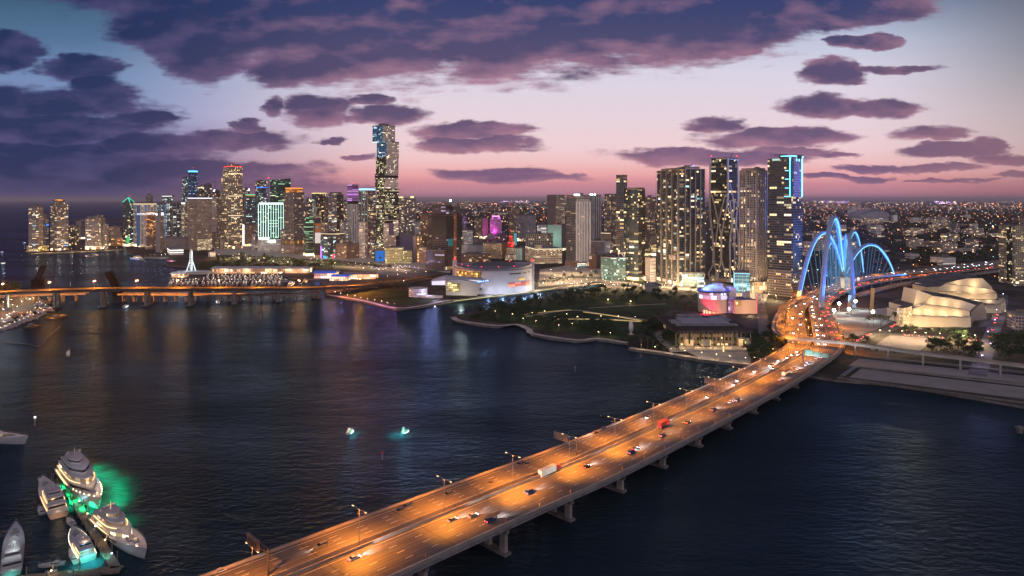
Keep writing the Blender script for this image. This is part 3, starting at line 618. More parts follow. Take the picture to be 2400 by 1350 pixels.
# ------------------------------------------------------------------ towers
E_W = em((1, .97, .92), 2.2); E_WW = em((1, .78, .48), 1.6); E_CY = em((.28, .78, 1), 2.2); E_BL = em((.05, .2, 1), 1.6); E_RED = em((1, .04, .05), 3.0)
E_OR = em((1, .3, .06), 1.8); E_GR = em((.05, .9, .55), 1.5); E_MINT = em((.55, 1, .85), 2.2); E_MAG = em((1, .12, .75), 1.6); E_PUR = em((.6, .25, 1), 1.4); E_YEL = em((1, .8, .3), 1.8)
def quad(ext, d, asp=1.0, shrink=0.0):
    """plan of a box whose near corner and two visible sides end at three photograph columns"""
    x0, xc, x1 = ext; c = Vector((XX(xc, d), d)); wl_, wr_ = max(xc - x0, .01), max(x1 - xc, .01)
    if (xc - x0) > .5 and (x1 - xc) > .5: al = math.atan2(wl_ * asp, wr_)
    elif (x1 - xc) > .5: al = .02
    else: al = math.pi / 2 - .02
    al -= math.atan2(c.x, d)
    r = Vector((math.cos(al), math.sin(al))); l = Vector((-math.sin(al), math.cos(al)))
    k1 = (x1 - CX) / F; k0 = (x0 - CX) / F
    t1 = (k1 * d - c.x) / (r.x - k1 * r.y) if abs(r.x - k1 * r.y) > 1e-4 else 20
    t0 = (k0 * d - c.x) / (l.x - k0 * l.y) if abs(l.x - k0 * l.y) > 1e-4 else 20
    if (xc - x0) <= .5: t0 = abs(t1) * asp
    if (x1 - xc) <= .5: t1 = abs(t0) * asp
    t0 = min(max(t0, 3), 90); t1 = min(max(t1, 3), 120)
    return [tuple(c), tuple(c + r * t1), tuple(c + r * t1 + l * t0), tuple(c + l * t0)]
def grow(poly, e):
    cx = sum(p[0] for p in poly) / len(poly); cy = sum(p[1] for p in poly) / len(poly); out = []
    for x, y in poly:
        L = math.hypot(x - cx, y - cy); out.append((cx + (x - cx) * (L + e * 1.41) / L, cy + (y - cy) * (L + e * 1.41) / L))
    return out
def lerp(a, b, t): return (a[0] + (b[0] - a[0]) * t, a[1] + (b[1] - a[1]) * t)
def lettering(nm, body, size, mat, parent):            # extruded letters as a mesh
    cu = bpy.data.curves.new(nm, 'FONT'); cu.body = body; cu.size = size; cu.align_x = 'CENTER'; cu.extrude = .1
    f_ = bpy.data.objects.new(nm + '_curve', cu); COL.objects.link(f_); bpy.context.view_layer.update()
    me = bpy.data.meshes.new_from_object(f_.evaluated_get(bpy.context.evaluated_depsgraph_get())); bpy.data.objects.remove(f_); bpy.data.curves.remove(cu)
    me.materials.clear(); me.materials.append(mat); o = bpy.data.objects.new(nm, me); COL.objects.link(o); o.parent = parent; return o
GF = WM('lit ground floors', (.3, .22, .15), (.4, .25, .12), 6, 8, .08, .1, .85, [(1, .72, .4), (1, .82, .55), (1, .6, .3), (.9, .95, 1)], 3.0)
class B:
    """a building: facade, roof with parapet, rooftop units; further parts on demand"""
    def __init__(s, label, ext, yt, yb, ml, mr=None, asp=1.0, d=None, cat='skyscraper', name='tower', zb=LZ, top=True, roof='roofg', rb=None):
        s.ext = ext; s.d = d or P(0, yb, LZ).y; s.asp = asp; s.ml = M[ml] if isinstance(ml, str) else ml; s.mr = M[mr] if isinstance(mr, str) else (mr or s.ml)
        s.poly = quad(ext, s.d, asp); s.zb = zb; s.zt = ZY(yt, s.d); s.roofm = M[roof]
        c = s.c(); s.o = thing(name, label, cat, (c[0], c[1], LZ))
        s.block(s.poly, zb, s.zt, 'facade', s.ml, s.mr)
        if top: s.roof(s.poly, s.zt, R.randint(1, 3) if rb is None else rb)
        if s.zt > 60 and yb > 555 and R.random() < .8:
            mb = MB(); mb.prism(grow(s.poly, .5), LZ, LZ + R.uniform(5, 9), 0, 1); obj('ground_floor', mb, [GF, M['roofg']], s.o)
    def c(s, poly=None):
        poly = poly or s.poly; return (sum(p[0] for p in poly) / len(poly), sum(p[1] for p in poly) / len(poly))
    def z(s, y): return ZY(y, s.d)
    def block(s, poly, z0, z1, nm, ml, mr=None, cap=True):
        mb = MB(); n = len(poly)
        mis = [0, 1, 0, 1] if n == 4 else [0] * n
        mb.prism(poly, z0, z1, 0, 2, cap, mis=mis); return obj(nm, mb, [mr or ml, ml, s.roofm], s.o)
    def roof(s, poly, z, units=1):
        mb = MB(); g1 = grow(poly, .25)
        mb.prism(g1, z - .3, z + 1.1, 0, 1); r = obj('roof', mb, [M['concd'], s.roofm], s.o)
        c = s.c(poly); sz = min(math.dist(poly[0], poly[1]), math.dist(poly[0], poly[3]))
        an = math.atan2(poly[1][1] - poly[0][1], poly[1][0] - poly[0][0])
        for k in range(units):
            mb = MB(); a = .5 if units == 1 else R.uniform(.2, .34); o = (0, 0) if units == 1 else (R.uniform(-.22, .22) * sz, R.uniform(-.22, .22) * sz)
            mb.box((c[0] + o[0], c[1] + o[1], z + 1.1), (sz * a, sz * a * .8, R.uniform(2.5, 5)), 0, an); obj('rooftop_unit', mb, M['concd'], r)
    def tier(s, ext, yt, yb, ml=None, mr=None, nm='facade', top=True, dd=0.0, asp=None, units=0):
        poly = quad(ext, s.d + dd, asp or s.asp); z1 = ZY(yt, s.d + dd); z0 = ZY(yb, s.d + dd)
        if yb > 1000: z0 = LZ
        ml = M[ml] if isinstance(ml, str) else (ml or s.ml); mr = M[mr] if isinstance(mr, str) else (mr or (ml if ml is not s.ml else s.mr))
        o = s.block(poly, z0, z1, nm, ml, mr)
        if top: s.roof(poly, z1, units)
        return poly
    def ring(s, poly, z0, z1, mat, nm='light_strip', e=.35):
        mb = MB(); mb.prism(grow(poly, e), z0, z1, 0, bot=True); return obj(nm, mb, mat, s.o)
    def slabs(s, poly=None, step=3.4, e=1.2, z0=None, z1=None, mat=None, nm='balcony_slabs', th=.35):
        poly = poly or s.poly; mb = MB(); z = (z0 or s.zb + 8); g1 = grow(poly, e)
        while z < (z1 or s.zt) - 1: mb.prism(g1, z, z + th, 0, bot=True); z += step
        o = obj(nm, mb, mat or M['conc'], s.o); return o
    def fins(s, side, n, w, dp, mat, z0=None, z1=None, poly=None, nm='facade_fins', skip=()):
        poly = poly or s.poly; a, b = (poly[0], poly[1]) if side == 'r' else (poly[3], poly[0])
        dx, dy = b[0] - a[0], b[1] - a[1]; L = math.hypot(dx, dy); nx, ny = dy / L, -dx / L; mb = MB(); an = math.atan2(dy, dx)
        for k in range(n + 1):
            if k in skip: continue
            p = lerp(a, b, k / n); mb.box((p[0] + nx * dp * .45, p[1] + ny * dp * .45, z0 or s.zb), (w, dp, (z1 or s.zt) - (z0 or s.zb)), 0, an)
        return obj(nm, mb, mat, s.o)
    def patch(s, side, u0, u1, y0, y1, mat, nm, th=.5, poly=None):     # a flat panel standing proud of one side
        poly = poly or s.poly; a, b = (poly[0], poly[1]) if side == 'r' else (poly[3], poly[0])
        dx, dy = b[0] - a[0], b[1] - a[1]; L = math.hypot(dx, dy); nx, ny = dy / L * th, -dx / L * th
        p, q = lerp(a, b, u0), lerp(a, b, u1); mb = MB()
        mb.prism([(p[0] + nx, p[1] + ny), (q[0] + nx, q[1] + ny), (q[0] - nx * .2, q[1] - ny * .2), (p[0] - nx * .2, p[1] - ny * .2)], s.z(y1), s.z(y0), 0, bot=True)
        return obj(nm, mb, mat, s.o)
    def mast(s, x, yt, yb, w=.8, mat=None, dd=8.0, red=True, nm='mast'):
        d = s.d + dd; mb = MB(); mb.bar((XX(x, d), d, ZY(yb, d)), (XX(x, d), d, ZY(yt, d)), w, 0, None, 5, w * .4); o = obj(nm, mb, mat or M['dsteel'], s.o)
        if red: rb_ = MB(); rb_.octa((XX(x, d), d, ZY(yt, d) + .6), 1.5); obj('beacon', rb_, E_RED, o)
    def text(s, body, side, u, y, size, mat, nm='sign_lettering', out=.9, poly=None):
        poly = poly or s.poly; a, b = (poly[0], poly[1]) if side == 'r' else (poly[3], poly[0]); dx, dy = b[0] - a[0], b[1] - a[1]; L = math.hypot(dx, dy)
        p = lerp(a, b, u); o = lettering(nm, body, size, mat, s.o)
        o.location = Vector((p[0] + dy / L * out, p[1] - dx / L * out, s.z(y))) - wloc(s.o); o.rotation_euler = (rad(90), 0, math.atan2(dy, dx)); return o

# --- island towers at far left
b = B('rounded beige condo tower at the left tip of the island, gold-lit terrace at its foot', (67, 90, 101), 486, 589, 'apart', 'beige', rb=1); b.slabs(step=6.6, e=.5); b.tier((72, 88, 97), 482, 486, units=1)
b.tier((62, 92, 112), 577, 592, WM('terraced restaurant lights', (.2, .14, .08), (.2, .1, .03), 5, 4, .1, .3, .9, [(1, .6, .15), (1, .75, .3)], 1.6), nm='podium')
b = B('small dim tower between the two tall island condos', (101, 108, 114), 502, 580, 'grey'); b.patch('r', 0, 1, 525, 529, E_BL, 'light_strip')
b = B('taller stepped island condo tower with an orange-lit crown', (118, 133, 160), 478, 587, 'apart', rb=0); b.slabs(step=6.6, e=.6); p_ = b.tier((124, 135, 152), 470, 478); p_ = b.tier((130, 137, 146), 466, 470); b.ring(p_, b.z(470), b.z(468), E_OR)
b = B('low dark apartment block right of the tall island condos', (161, 176, 185), 529, 575, WM('dark block', (.05, .045, .04), (.02, .02, .02), 4, 3.4, .12, .2, .45, WARM, 1.1), cat='building', name='apartment_block')
b = B('pale blank stepped slab on the island behind the low blocks', (178, 190, 201), 518, 560, 'plain', cat='building', name='slab_block', rb=1); b.tier((190, 195, 201), 514, 520)
b = B('wide stepped beige condo on the island with scattered lit windows', (200, 236, 247), 512, 584, 'apart', 'beige', rb=0); b.tier((205, 230, 243), 508, 512); b.tier((222, 232, 241), 505, 508); b.tier((243, 250, 255), 525, 584)
b = B('low pale office block at the right end of the island', (256, 281, 286), 531, 576, 'beige2', cat='building', name='office_block'); b.tier((258, 284, 288), 558, 577, 'hotel')
# --- river mouth group
b = B('dark glass tower with a green-lit pointed roof beside the river mouth', (288, 304, 314), 474, 577, 'teal', 'blueg', top=False)
mb = MB(); pk = (b.c()[0], b.c()[1], b.z(463)); pl = [(x, y, b.zt) for x, y in grow(b.poly, .5)]
for i in range(4): mb.face([pl[i], pl[(i + 1) % 4], pk])
r_ = obj('roof', mb, M['roofd'], b.o)
mb = MB()
for i in (0, 1, 3): mb.bar(pl[i], pk, 1.6)
obj('roof_light', mb, E_GR, r_); b.mast(304, 459, 464, .5, dd=14); b.patch('l', .55, .95, 554, 572, em((.1, .9, .25), .7), 'media_screen')
b = B('curved white condo slab with blue-lit piers behind the orange hotel', (312, 330, 367), 480, 579, 'white', 'white', rb=0, asp=.6); b.fins('r', 5, 3.2, 1.2, M['wht']); b.patch('r', .28, .38, 482, 578, em((.2, .42, .85), .35), 'light_strip'); b.patch('l', .5, .9, 482, 578, em((.2, .42, .85), .2), 'light_strip'); b.tier((312, 330, 367), 476, 480, 'plain'); b.ring(b.poly, b.z(479), b.z(477.6), E_WW)
b = B('wide dark condo slab with white window stacks right of the hotel', (368, 383, 424), 477, 563, 'blueg', WM('night apartments', (.03, .035, .05), (.01, .012, .02), 4.4, 3.3, .2, .25, .42, [(.9, 1, .95), (1, .9, .7), (1, .75, .5)], 1.25), rb=0, asp=.6); b.fins('r', 4, 3, 1, M['plain']); b.tier((370, 385, 424), 474, 477, 'plain'); b.patch('r', .06, .14, 480, 560, em((.2, .42, .85), .35), 'light_strip')
b = B('hotel slab glowing with orange windows under a white rooftop name', (341, 343, 365), 497, 584, 'hotel', asp=.5, rb=0); b.tier((341, 343, 365), 556, 584, 'brown', nm='podium', dd=-2); b.text('INTERCONTINENTAL', 'r', .47, 503.5, 7.2, em((.9, .95, 1), 2.0)); b.patch('r', .3, 1, 499, 500, em((.95, .8, 1), 1.6), 'light_strip')
b = B('blank stone end tower standing against the orange hotel', (365, 376, 384), 497, 591, 'plain', 'beige2', rb=0); b.patch('l', .05, .35, 500, 505, E_W, 'sign_panel'); b.patch('r', .2, .9, 498, 505, em((.9, .85, 1), 1.5), 'sign_panel')
b = B('slim dark stepped tower far behind the white condo slab', (341, 350, 358), 460, 540, 'grey', rb=0); b.tier((345, 350, 354), 455, 460); b.mast(350, 450, 455, .8)
b = B('dark tower with a white curved crown far behind the condo slabs', (380, 396, 406), 462, 545, 'blueg', rb=0); b.tier((379, 396, 407), 457.5, 462, 'plain'); b.ring(b.poly, b.z(461), b.z(458.8), em((.95, .95, .9), 1.1))
b = B('dark navy tower beside the blue-crowned skyscraper', (427, 436, 442), 416, 553, 'blueg', rb=1)
b = B('tall navy skyscraper with a bright blue glowing crown', (441, 452, 463), 402, 553, WM('navy tower', (.01, .02, .07), (.01, .03, .1), 4, 4, .14, .25, .25, [(.3, .6, 1), (.5, .8, 1), (1, .9, .7)], .9), rb=0); p_ = b.tier((442, 452, 462), 398, 402, em((.02, .12, .6), .8)); b.ring(b.poly, b.z(403), b.z(400), em((.1, .6, 1), 3)); b.mast(453, 394, 398, .5)
b = B('pale lit apartment tower left of the broad beige office block', (425, 434, 443), 476, 556, WM('bright flats', (.3, .26, .22), (.05, .045, .04), 3.6, 3.3, .2, .25, .6, WARM, 1.0)); b.patch('l', 0, 1, 475, 478, E_W, 'light_strip')
b = B('dark tower right of the blue-crowned skyscraper, low lit top', (463, 471, 478), 436, 553, 'dark'); b.ring(b.poly, b.z(441), b.z(439), E_WW)
b = B('plain dark tower beneath the tower crane', (478, 488, 496), 432, 553, 'dark')
t = thing('tower_crane', 'tower crane over the rooftops left of the tall stepped office tower', 'crane', (XX(504, 2700), 2700, LZ)); mb = MB(); d = 2700.0
mb.bar((XX(504, d), d, LZ), (XX(504, d), d, ZY(422, d)), 2.4); obj('mast', mb, M['steel'], t); mb = MB(); mb.bar((XX(491, d), d, ZY(428.5, d)), (XX(517, d), d - 20, ZY(428, d)), 1.8); mb.bar((XX(504, d), d, ZY(422, d)), (XX(494, d), d, ZY(428, d)), .7); mb.bar((XX(504, d), d, ZY(422, d)), (XX(513, d), d, ZY(428, d)), .7); obj('jib', mb, M['steel'], t)
mb = MB(); mb.ball((XX(504, d), d - 4, ZY(447, d)), 4.5); obj('floodlight', mb, em((1, .95, 1), 5), t)
b = B('broad beige office block with a white line of light along its roof', (440, 463, 497), 463, 587, 'beige2', 'beige2', rb=2, asp=.8); b.ring(b.poly, b.z(465.5), b.z(463.5), em((.85, .85, 1), 1.7)); b.patch('r', 0, 1, 561, 587, WM('floodlit lower storeys', (.6, .45, .3), (.5, .36, .22), 3.2, 3.6, .1, .3, 1, [(1, .78, .5)], .75), 'lit_base')
b = B('narrow pale tower wedged between beige office and stepped tower', (496, 507, 517), 461, 580, 'whitev', 'beige'); b.tier((497, 508, 517), 545, 582, 'beige', dd=-6)
# --- stepped office tower
b = B('tall stepped office tower, full of lit floors, left side stepping back to a red-lit top', (524, 535, 568), 389, 583, WM('striped office tower', (.22, .17, .135), (.035, .03, .026), 3.4, 3.9, .24, .16, .42, WARM, 1.15), rb=0, asp=.7)
for x0, yt in ((521.5, 402), (519, 416), (517, 432), (515, 450), (513.5, 470)): b.tier((x0, 535, 545), yt, 1100, dd=R.uniform(1, 3))
for yy in (407, 460, 506): b.patch('r', 0, 1, yy - 1.3, yy, E_WW, 'lit_floor', .25)
b.tier((532, 541, 562), 385.5, 389, 'brown'); b.ring(b.poly, b.z(390), b.z(389.2), E_RED)
b = B('small dark tower peeping over the white-walled condo', (569, 578, 585), 442, 545, 'dark'); b.patch('r', .5, 1, 442, 446, E_W, 'sign_panel')
b = B('white-walled condo with a green and yellow lit roof line', (571, 577, 602), 460, 573, 'plain', 'blueg', rb=0, asp=.6); b.tier((575, 580, 598), 456, 460, em((.9, .6, .15), .5)); b.ring(quad((575, 580, 598), b.d, .6), b.z(456.4), b.z(455.4), E_GR)
b = B('tan ribbon-window hotel with a vertical strip of white light up its left edge', (568, 573, 605), 527, 577, 'beige2', asp=.6); b.patch('l', .2, .9, 527, 577, E_W, 'light_strip')
# --- white-lit glass tower on a parking podium
b = B('dark glass tower outlined by white vertical light strips above a glowing crown', (606, 629, 664), 479, 590, 'green', 'green', rb=0, top=False, asp=.7); p_ = b.tier((607, 629, 664), 475, 479, em((.75, 1, .95), 2.4)); 
b.fins('r', 6, 1.3, .8, em((.62, 1, .9), 1.6), b.z(558), b.zt, nm='light_strip'); b.fins('l', 4, 1.5, .8, em((.7, 1, .92), 2.2), b.z(558), b.zt, nm='light_strip')
p_ = b.tier((604, 632, 666), 562, 593, 'panel', nm='podium', dd=-6); b.tier((606, 628, 634), 556, 561, em((.85, 1, .95), 2.5), nm='light_band', dd=-8, top=False); b.tier((628, 640, 646), 562, 569, em((.85, 1, .95), 2.5), nm='light_band', dd=-8, top=False)
b = B('dark tower behind, blue-lit shoulder, left of the angular green office tower', (598, 611, 627), 424, 545, 'dark', rb=1); p_ = b.tier((601, 612, 626), 439, 545, 'blueg', dd=-30); b.ring(p_, ZY(440, b.d - 30), ZY(438, b.d - 30), E_BL); b.patch('r', .1, 1, 455, 457, em((.6, .8, 1), 1.6), 'light_strip')
t = thing('radio_mast', 'thin red-lit radio mast between two dark towers', 'mast', (XX(629, 3000), 3000, LZ)); mb = MB(); mb.bar((XX(629, 3000), 3000, LZ), (XX(629, 3000), 3000, ZY(418, 3000)), 1.8); obj('lattice_mast', mb, M['steel'], t); mb = MB(); mb.ball((XX(629, 3000), 3000, ZY(417, 3000)), 3.5); obj('beacon', mb, E_RED, t)
b = B('angular dark office tower with bands of green-lit floors', (633, 652, 681), 421, 560, 'green', rb=0, top=False)
mb = MB(); pl = b.poly; mb.prism(pl, b.zt, [b.zt + 1, b.zt + 6, b.zt + 3, b.zt], 0); obj('roof', mb, M['roofd'], b.o)
b = B('dark hotel tower wearing a glowing orange crown', (665, 689, 713), 451, 595, WM('banded hotel', (.12, .1, .1), (.025, .022, .024), 3.6, 3.3, .12, .4, .17, MIXC, 1.0), rb=0); p_ = b.tier((669, 690, 709), 442, 451, WM('orange crown', (.4, .16, .05), (.6, .2, .04), 4, 12, .25, .1, 1, [(1, .42, .08)], 1.1)); b.ring(p_, b.z(442), b.z(440), E_OR); b.slabs(step=4.1, e=.6, z1=b.z(560))
b.tier((665, 689, 713), 564, 575, WM('lit lobby', (.15, .08, .04), (.3, .15, .05), 6, 9, .12, .1, .95, [(1, .5, .16), (1, .65, .3)], 1.1), nm='podium', dd=-4, top=False); b.tier((664, 690, 713), 574, 597, 'beige2', nm='podium', dd=-7)
b = B('slim black glass office with green-yellow floors left of the billboard wall', (712, 716, 735), 507, 600, 'green', asp=.6)
b = B('black slab carrying a tall billboard with a white panel below', (736, 738, 752), 508, 604, 'black', asp=.5, rb=0); b.patch('r', 0, 1, 506.5, 511.5, M['plain'], 'parapet_sign'); b.patch('r', .02, .98, 512, 523, em((.06, .05, .07), .5), 'billboard_caption'); b.patch('r', .02, .98, 523.5, 545, em((.45, .13, .035), .7), 'billboard'); b.patch('r', .2, .55, 530, 536, em((.1, .32, .6), .7), 'billboard_figure', .8); b.patch('r', .02, .98, 545.5, 570, em((.85, .7, .66), .9), 'white_panel')
b = B('white tower with a mint-lit domed crown', (720, 736, 753), 475, 560, 'white', rb=0); b.tier((724, 737, 749), 470, 475, 'white', top=False)
mb = MB(); c = b.c(); mb.ball((c[0], c[1], b.z(472)), 16, 0, 10, .55); obj('dome', mb, em((.5, 1, .85), .9), b.o)
b = B('dark tower with yellow rooftop lights behind the domed white tower', (731, 748, 765), 452, 560, 'darkw', rb=0); b.ring(b.poly, b.z(453.5), b.z(452), E_YEL)
b = B('low dark tower just left of the domed white tower', (718, 724, 731), 466, 575, 'teal')
b = B('dark slab tower with a chamfered top right of the domed white tower', (769, 789, 805), 456, 575, 'apart', 'darkw', rb=0); b.tier((772, 788, 801), 451, 456)
b = B('flat wide grey office block below the chamfered dark tower', (752, 780, 808), 548, 602, 'grey', cat='building', name='office_block'); b.ring(b.poly, b.z(549), b.z(548), E_WW)
b = B('grey glass block with red, blue and purple lights at its foot', (751, 768, 787), 556, 606, 'blueg', cat='building', name='office_block', rb=1); b.patch('l', 0, .2, 578, 606, E_PUR, 'light_strip'); b.patch('r', .55, .8, 597, 606, E_RED, 'light_strip'); b.patch('l', .4, .75, 600, 606, em((.1, .6, 1), 1.2), 'light_strip'); b.patch('l', .5, .9, 556.5, 559, E_W, 'sign_panel')
b = B('low brown block with lit windows in front of the purple-crowned tower', (786, 812, 842), 573, 607, 'brown', cat='building', name='brown_block')
b = B('tower with a banded purple glowing crown on a dark collar', (813, 825, 841), 478, 590, 'whitev', 'whitev', rb=0, top=False); b.fins('r', 3, 2.4, 1, M['wht']); b.tier((814.5, 825, 840), 471, 478, 'black', top=False)
p_ = b.tier((814, 825, 840), 433, 472, WM('purple crown', (.2, .08, .25), (.12, .04, .18), 60, 4.2, .01, .38, 1, [(.75, .3, 1), (.9, .5, 1)], .9)); b.mast(827, 429, 433, 1)
b = B('pair of joined glass condo towers with a blue-white crown beside the stacked tower', (841, 862, 880), 447, 604, 'blueg', 'apart', rb=0); p_ = b.tier((841, 862, 880), 441, 447, em((.45, .75, 1), 1.5)); b.tier((841, 856, 866), 520, 605, 'white', dd=-10); b.fins('l', 3, 2.5, 1, M['plain'])
# --- stacked cube skyscraper
W8 = [((873, 897, 926), 293.5, 332.5, 'waldb', 'waldp'), ((883, 906, 935), 331, 369, 'waldb', 'waldp'), ((881, 905, 934), 368, 408, 'wald', 'waldp'), ((879, 902, 933), 407.5, 443.5, 'wald', 'waldp'), ((883, 906, 935), 443, 480, 'wald', 'wald'), ((881, 903, 935), 479.5, 516, 'wald', 'wald'), ((881, 899, 934), 515, 553.5, 'wald', 'waldp'), ((877, 899, 928), 553, 587, 'wald', 'waldp')]
dW = 1600.0; t = thing('stacked_skyscraper', 'tallest skyscraper, a stack of offset glass cubes, blue and sunset-tinted at the top', 'skyscraper', (XX(905, dW), dW, LZ))
bb = B.__new__(B); bb.o = t; bb.d = dW; bb.asp = 1; bb.roofm = M['roofd']; bb.ml = bb.mr = M['wald']
for i, (e, y0, y1, a, c) in enumerate(W8):
    bb.poly = quad(e, dW); o = bb.block(bb.poly, bb.z(y1) if i < 7 else LZ, bb.z(y0), 'cube', M[a], M[c])
    mb = MB(); mb.prism(bb.poly, bb.z(y1) if i < 7 else LZ, bb.z(y1) + .01, 0, bot=True, cap=False); 
    if i: bb.ring(bb.poly, bb.z(y0) - .8, bb.z(y0) + .5, M['black'], 'ledge', .4)
    if i == 0:
        bb.text('WA', 'l', .28, 300, 6.5, em((.95, .97, 1), 1.6), out=.7); bb.patch('l', .45, .72, 309, 311.5, M['black'], 'sky_terrace'); bb.patch('r', .02, .3, 308, 310, M['black'], 'sky_terrace')
        bb.roof(bb.poly, bb.z(y0), 1)
    if i in (3, 5): bb.ring(bb.poly, bb.z(y0 + (1 if i == 3 else 36)) - 8, bb.z(y0 + (1 if i == 3 else 36)) - 2, M['black'], 'plant_floor', .3)
    if i == 6: bb.patch('r', .34, .68, 524, 552, pm('violet blank bay', (.12, .09, .16), .4, .1, .1), 'blank_bay')
b = B('small blue media-wall building at the foot of the stacked skyscraper', (877, 880, 902), 588, 614, 'black', em((.03, .22, .75), .75), cat='building', name='media_building', asp=.6, rb=1, d=1560); b.patch('r', .38, .62, 602, 606, M['black'], 'sign_panel')
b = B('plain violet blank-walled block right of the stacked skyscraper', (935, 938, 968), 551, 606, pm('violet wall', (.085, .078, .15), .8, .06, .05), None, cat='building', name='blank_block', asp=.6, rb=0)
b = B('twin-topped condo tower with yellow crown lights right of the stacked skyscraper', (936, 957, 973), 464, 585, 'apart', 'apart', rb=0); p_ = b.tier((936, 941, 945), 461, 464, E_YEL, top=False); b.tier((962, 967, 970), 460, 464, E_YEL, top=False); b.fins('r', 2, 2, 1, M['plain'])
b = B('low olive-lit hotel wing in front of the violet block', (903, 942, 946), 581, 617, WM('olive hotel', (.3, .3, .17), (.06, .06, .03), 4, 3.6, .16, .3, .5, [(1, .85, .45), (.8, .9, .5)], .8), cat='building', name='hotel'); b.tier((941, 944, 965), 588, 617)
b = B('narrow block with orange window columns left of the tower under construction', (968, 976, 988), 554, 614, 'plain', WM('orange column', (.2, .13, .08), (.1, .06, .03), 9, 3.4, .3, .3, .9, [(1, .6, .22)], 1.3), cat='building', name='office_block')
b = B('plain dim brown tower behind the tower under construction', (985, 1003, 1013), 504, 600, 'brown'); 
b = B('low red-brown block beside the tower under construction', (982, 999, 1008), 581, 618, 'brown', cat='building', name='brown_block')
# --- tower under construction
b = B('tower under construction wrapped in black netting, floodlight on top', (1013, 1046, 1082), 498, 632, 'const', rb=0); b.tier((1014, 1044, 1058), 480, 500, 'const'); b.tier((1050, 1062, 1078), 484, 500, 'const', dd=10)
mb = MB(); mb.prism(grow(b.poly, 1.0), b.z(558), b.z(507), 0, cap=False); obj('safety_netting', mb, M['black'], b.o); b.slabs(step=3.8, e=.5, z0=b.z(600), z1=b.z(560), mat=M['concd'], nm='floor_slabs')
b.tier((998, 1042, 1062), 588, 633, 'const', nm='podium', dd=-5); b.patch('r', .45, .62, 484, 625, WM('hoist', (.18, .08, .05), (.1, .05, .03), 3, 4, .2, .3, .25, [(1, .4, .15)], .9), 'hoist_tower', 2.2)
mb = MB(); mb.ball((XX(1056, b.d), b.d - 2, b.z(470)), 2.2); obj('floodlight', mb, em((.9, 1, .95), 8), b.o); b.mast(1056, 471, 484, .8, red=False, dd=0); b.patch('r', .1, .42, 560, 577, em((.1, .5, .55), .25), 'lit_floor')
# --- old downtown
b = B('thin dim violet tower far behind the tower under construction', (1082, 1088, 1093), 504, 560, WM('violet flats', (.14, .08, .16), (.06, .03, .08), 3, 3.4, .2, .3, .4, [(.8, .35, 1), (1, .6, .9)], .8))
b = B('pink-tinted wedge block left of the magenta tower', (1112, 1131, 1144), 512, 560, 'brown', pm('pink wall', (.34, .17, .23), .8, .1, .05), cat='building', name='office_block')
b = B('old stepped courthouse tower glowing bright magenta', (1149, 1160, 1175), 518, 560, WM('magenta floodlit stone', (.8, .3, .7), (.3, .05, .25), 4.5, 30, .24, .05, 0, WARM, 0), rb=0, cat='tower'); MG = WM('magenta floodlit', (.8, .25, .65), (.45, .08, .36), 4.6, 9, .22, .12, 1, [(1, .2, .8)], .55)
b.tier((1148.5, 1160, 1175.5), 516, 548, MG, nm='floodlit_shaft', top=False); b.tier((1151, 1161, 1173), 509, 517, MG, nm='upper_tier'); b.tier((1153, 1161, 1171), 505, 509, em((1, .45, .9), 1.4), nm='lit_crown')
light('flood_light', 'POINT', (b.c()[0] - 6, b.c()[1] - 30, b.z(542)), 40000, (1, .15, .75), b.o, 2)
b = B('dim brown tower with sparse lights behind the old downtown', (1192, 1206, 1217), 489, 552, 'brown')
b = B('dark tower with a pale window grid left of the tall brown office tower', (1213, 1229, 1257), 505, 566, WM('grid tower', (.3, .28, .32), (.02, .018, .022), 4.4, 3.8, .14, .2, .06, WARM, .7), rb=2)
b = B('small office top with bright floors behind the grid tower', (1218, 1226, 1234), 487, 545, 'darkw')
b = B('tall brown office tower with lit floors on its right side and roof antennas', (1282, 1303, 1324), 457, 530, pm('brown stone', (.22, .145, .125), .8, .1, .05), WM('lit ribbon floors', (.24, .165, .13), (.05, .035, .03), 7, 4.4, .03, .5, .5, [(1, .78, .45), (1, .85, .6)], .9), rb=0)
for x, y in ((1294, 451), (1300, 453), (1303, 452), (1312, 453)): b.mast(x, y, 457, .9, red=False, dd=14)
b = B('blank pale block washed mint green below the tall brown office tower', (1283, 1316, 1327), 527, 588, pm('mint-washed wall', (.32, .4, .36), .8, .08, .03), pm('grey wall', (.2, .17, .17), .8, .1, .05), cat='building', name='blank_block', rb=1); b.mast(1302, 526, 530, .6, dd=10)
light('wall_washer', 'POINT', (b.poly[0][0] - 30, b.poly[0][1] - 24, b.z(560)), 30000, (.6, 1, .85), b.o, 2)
b = B('small white lit rooftop building beside the tall brown office tower', (1259, 1268, 1281), 527, 560, WM('white lit office', (.5, .45, .42), (.4, .35, .3), 8, 6, .1, .3, .8, [(1, .9, .75), (.4, .8, 1)], 1.2), cat='building', name='office_block')
b = B('beige civic building with deep window slots behind the cream floodlit block', (1231, 1285, 1296), 549, 592, WM('civic slots', (.3, .25, .2), (.03, .03, .03), 6, 5.5, .24, .22, .18, WARM, .7), cat='building', name='civic_building', asp=.5)
b = B('tan gridded office slab with an orange-brown blank end wall', (1132, 1176, 1186), 571, 607, 'tan', pm('orange end wall', (.36, .16, .055), .8, .1, .05), cat='building', name='office_slab', asp=.5)
b = B('grey block painted with the letters ON behind the tan gridded slab', (1132, 1155, 1188), 548, 580, pm('grey painted wall', (.26, .22, .22), .85, .08, .05), pm('violet painted wall', (.13, .08, .14), .85, .1, .05), cat='building', name='painted_block', d=2450); b.text('ON', 'l', .45, 559, 15, pm('navy paint', (.05, .06, .09), .7, .1, 1), out=.4)
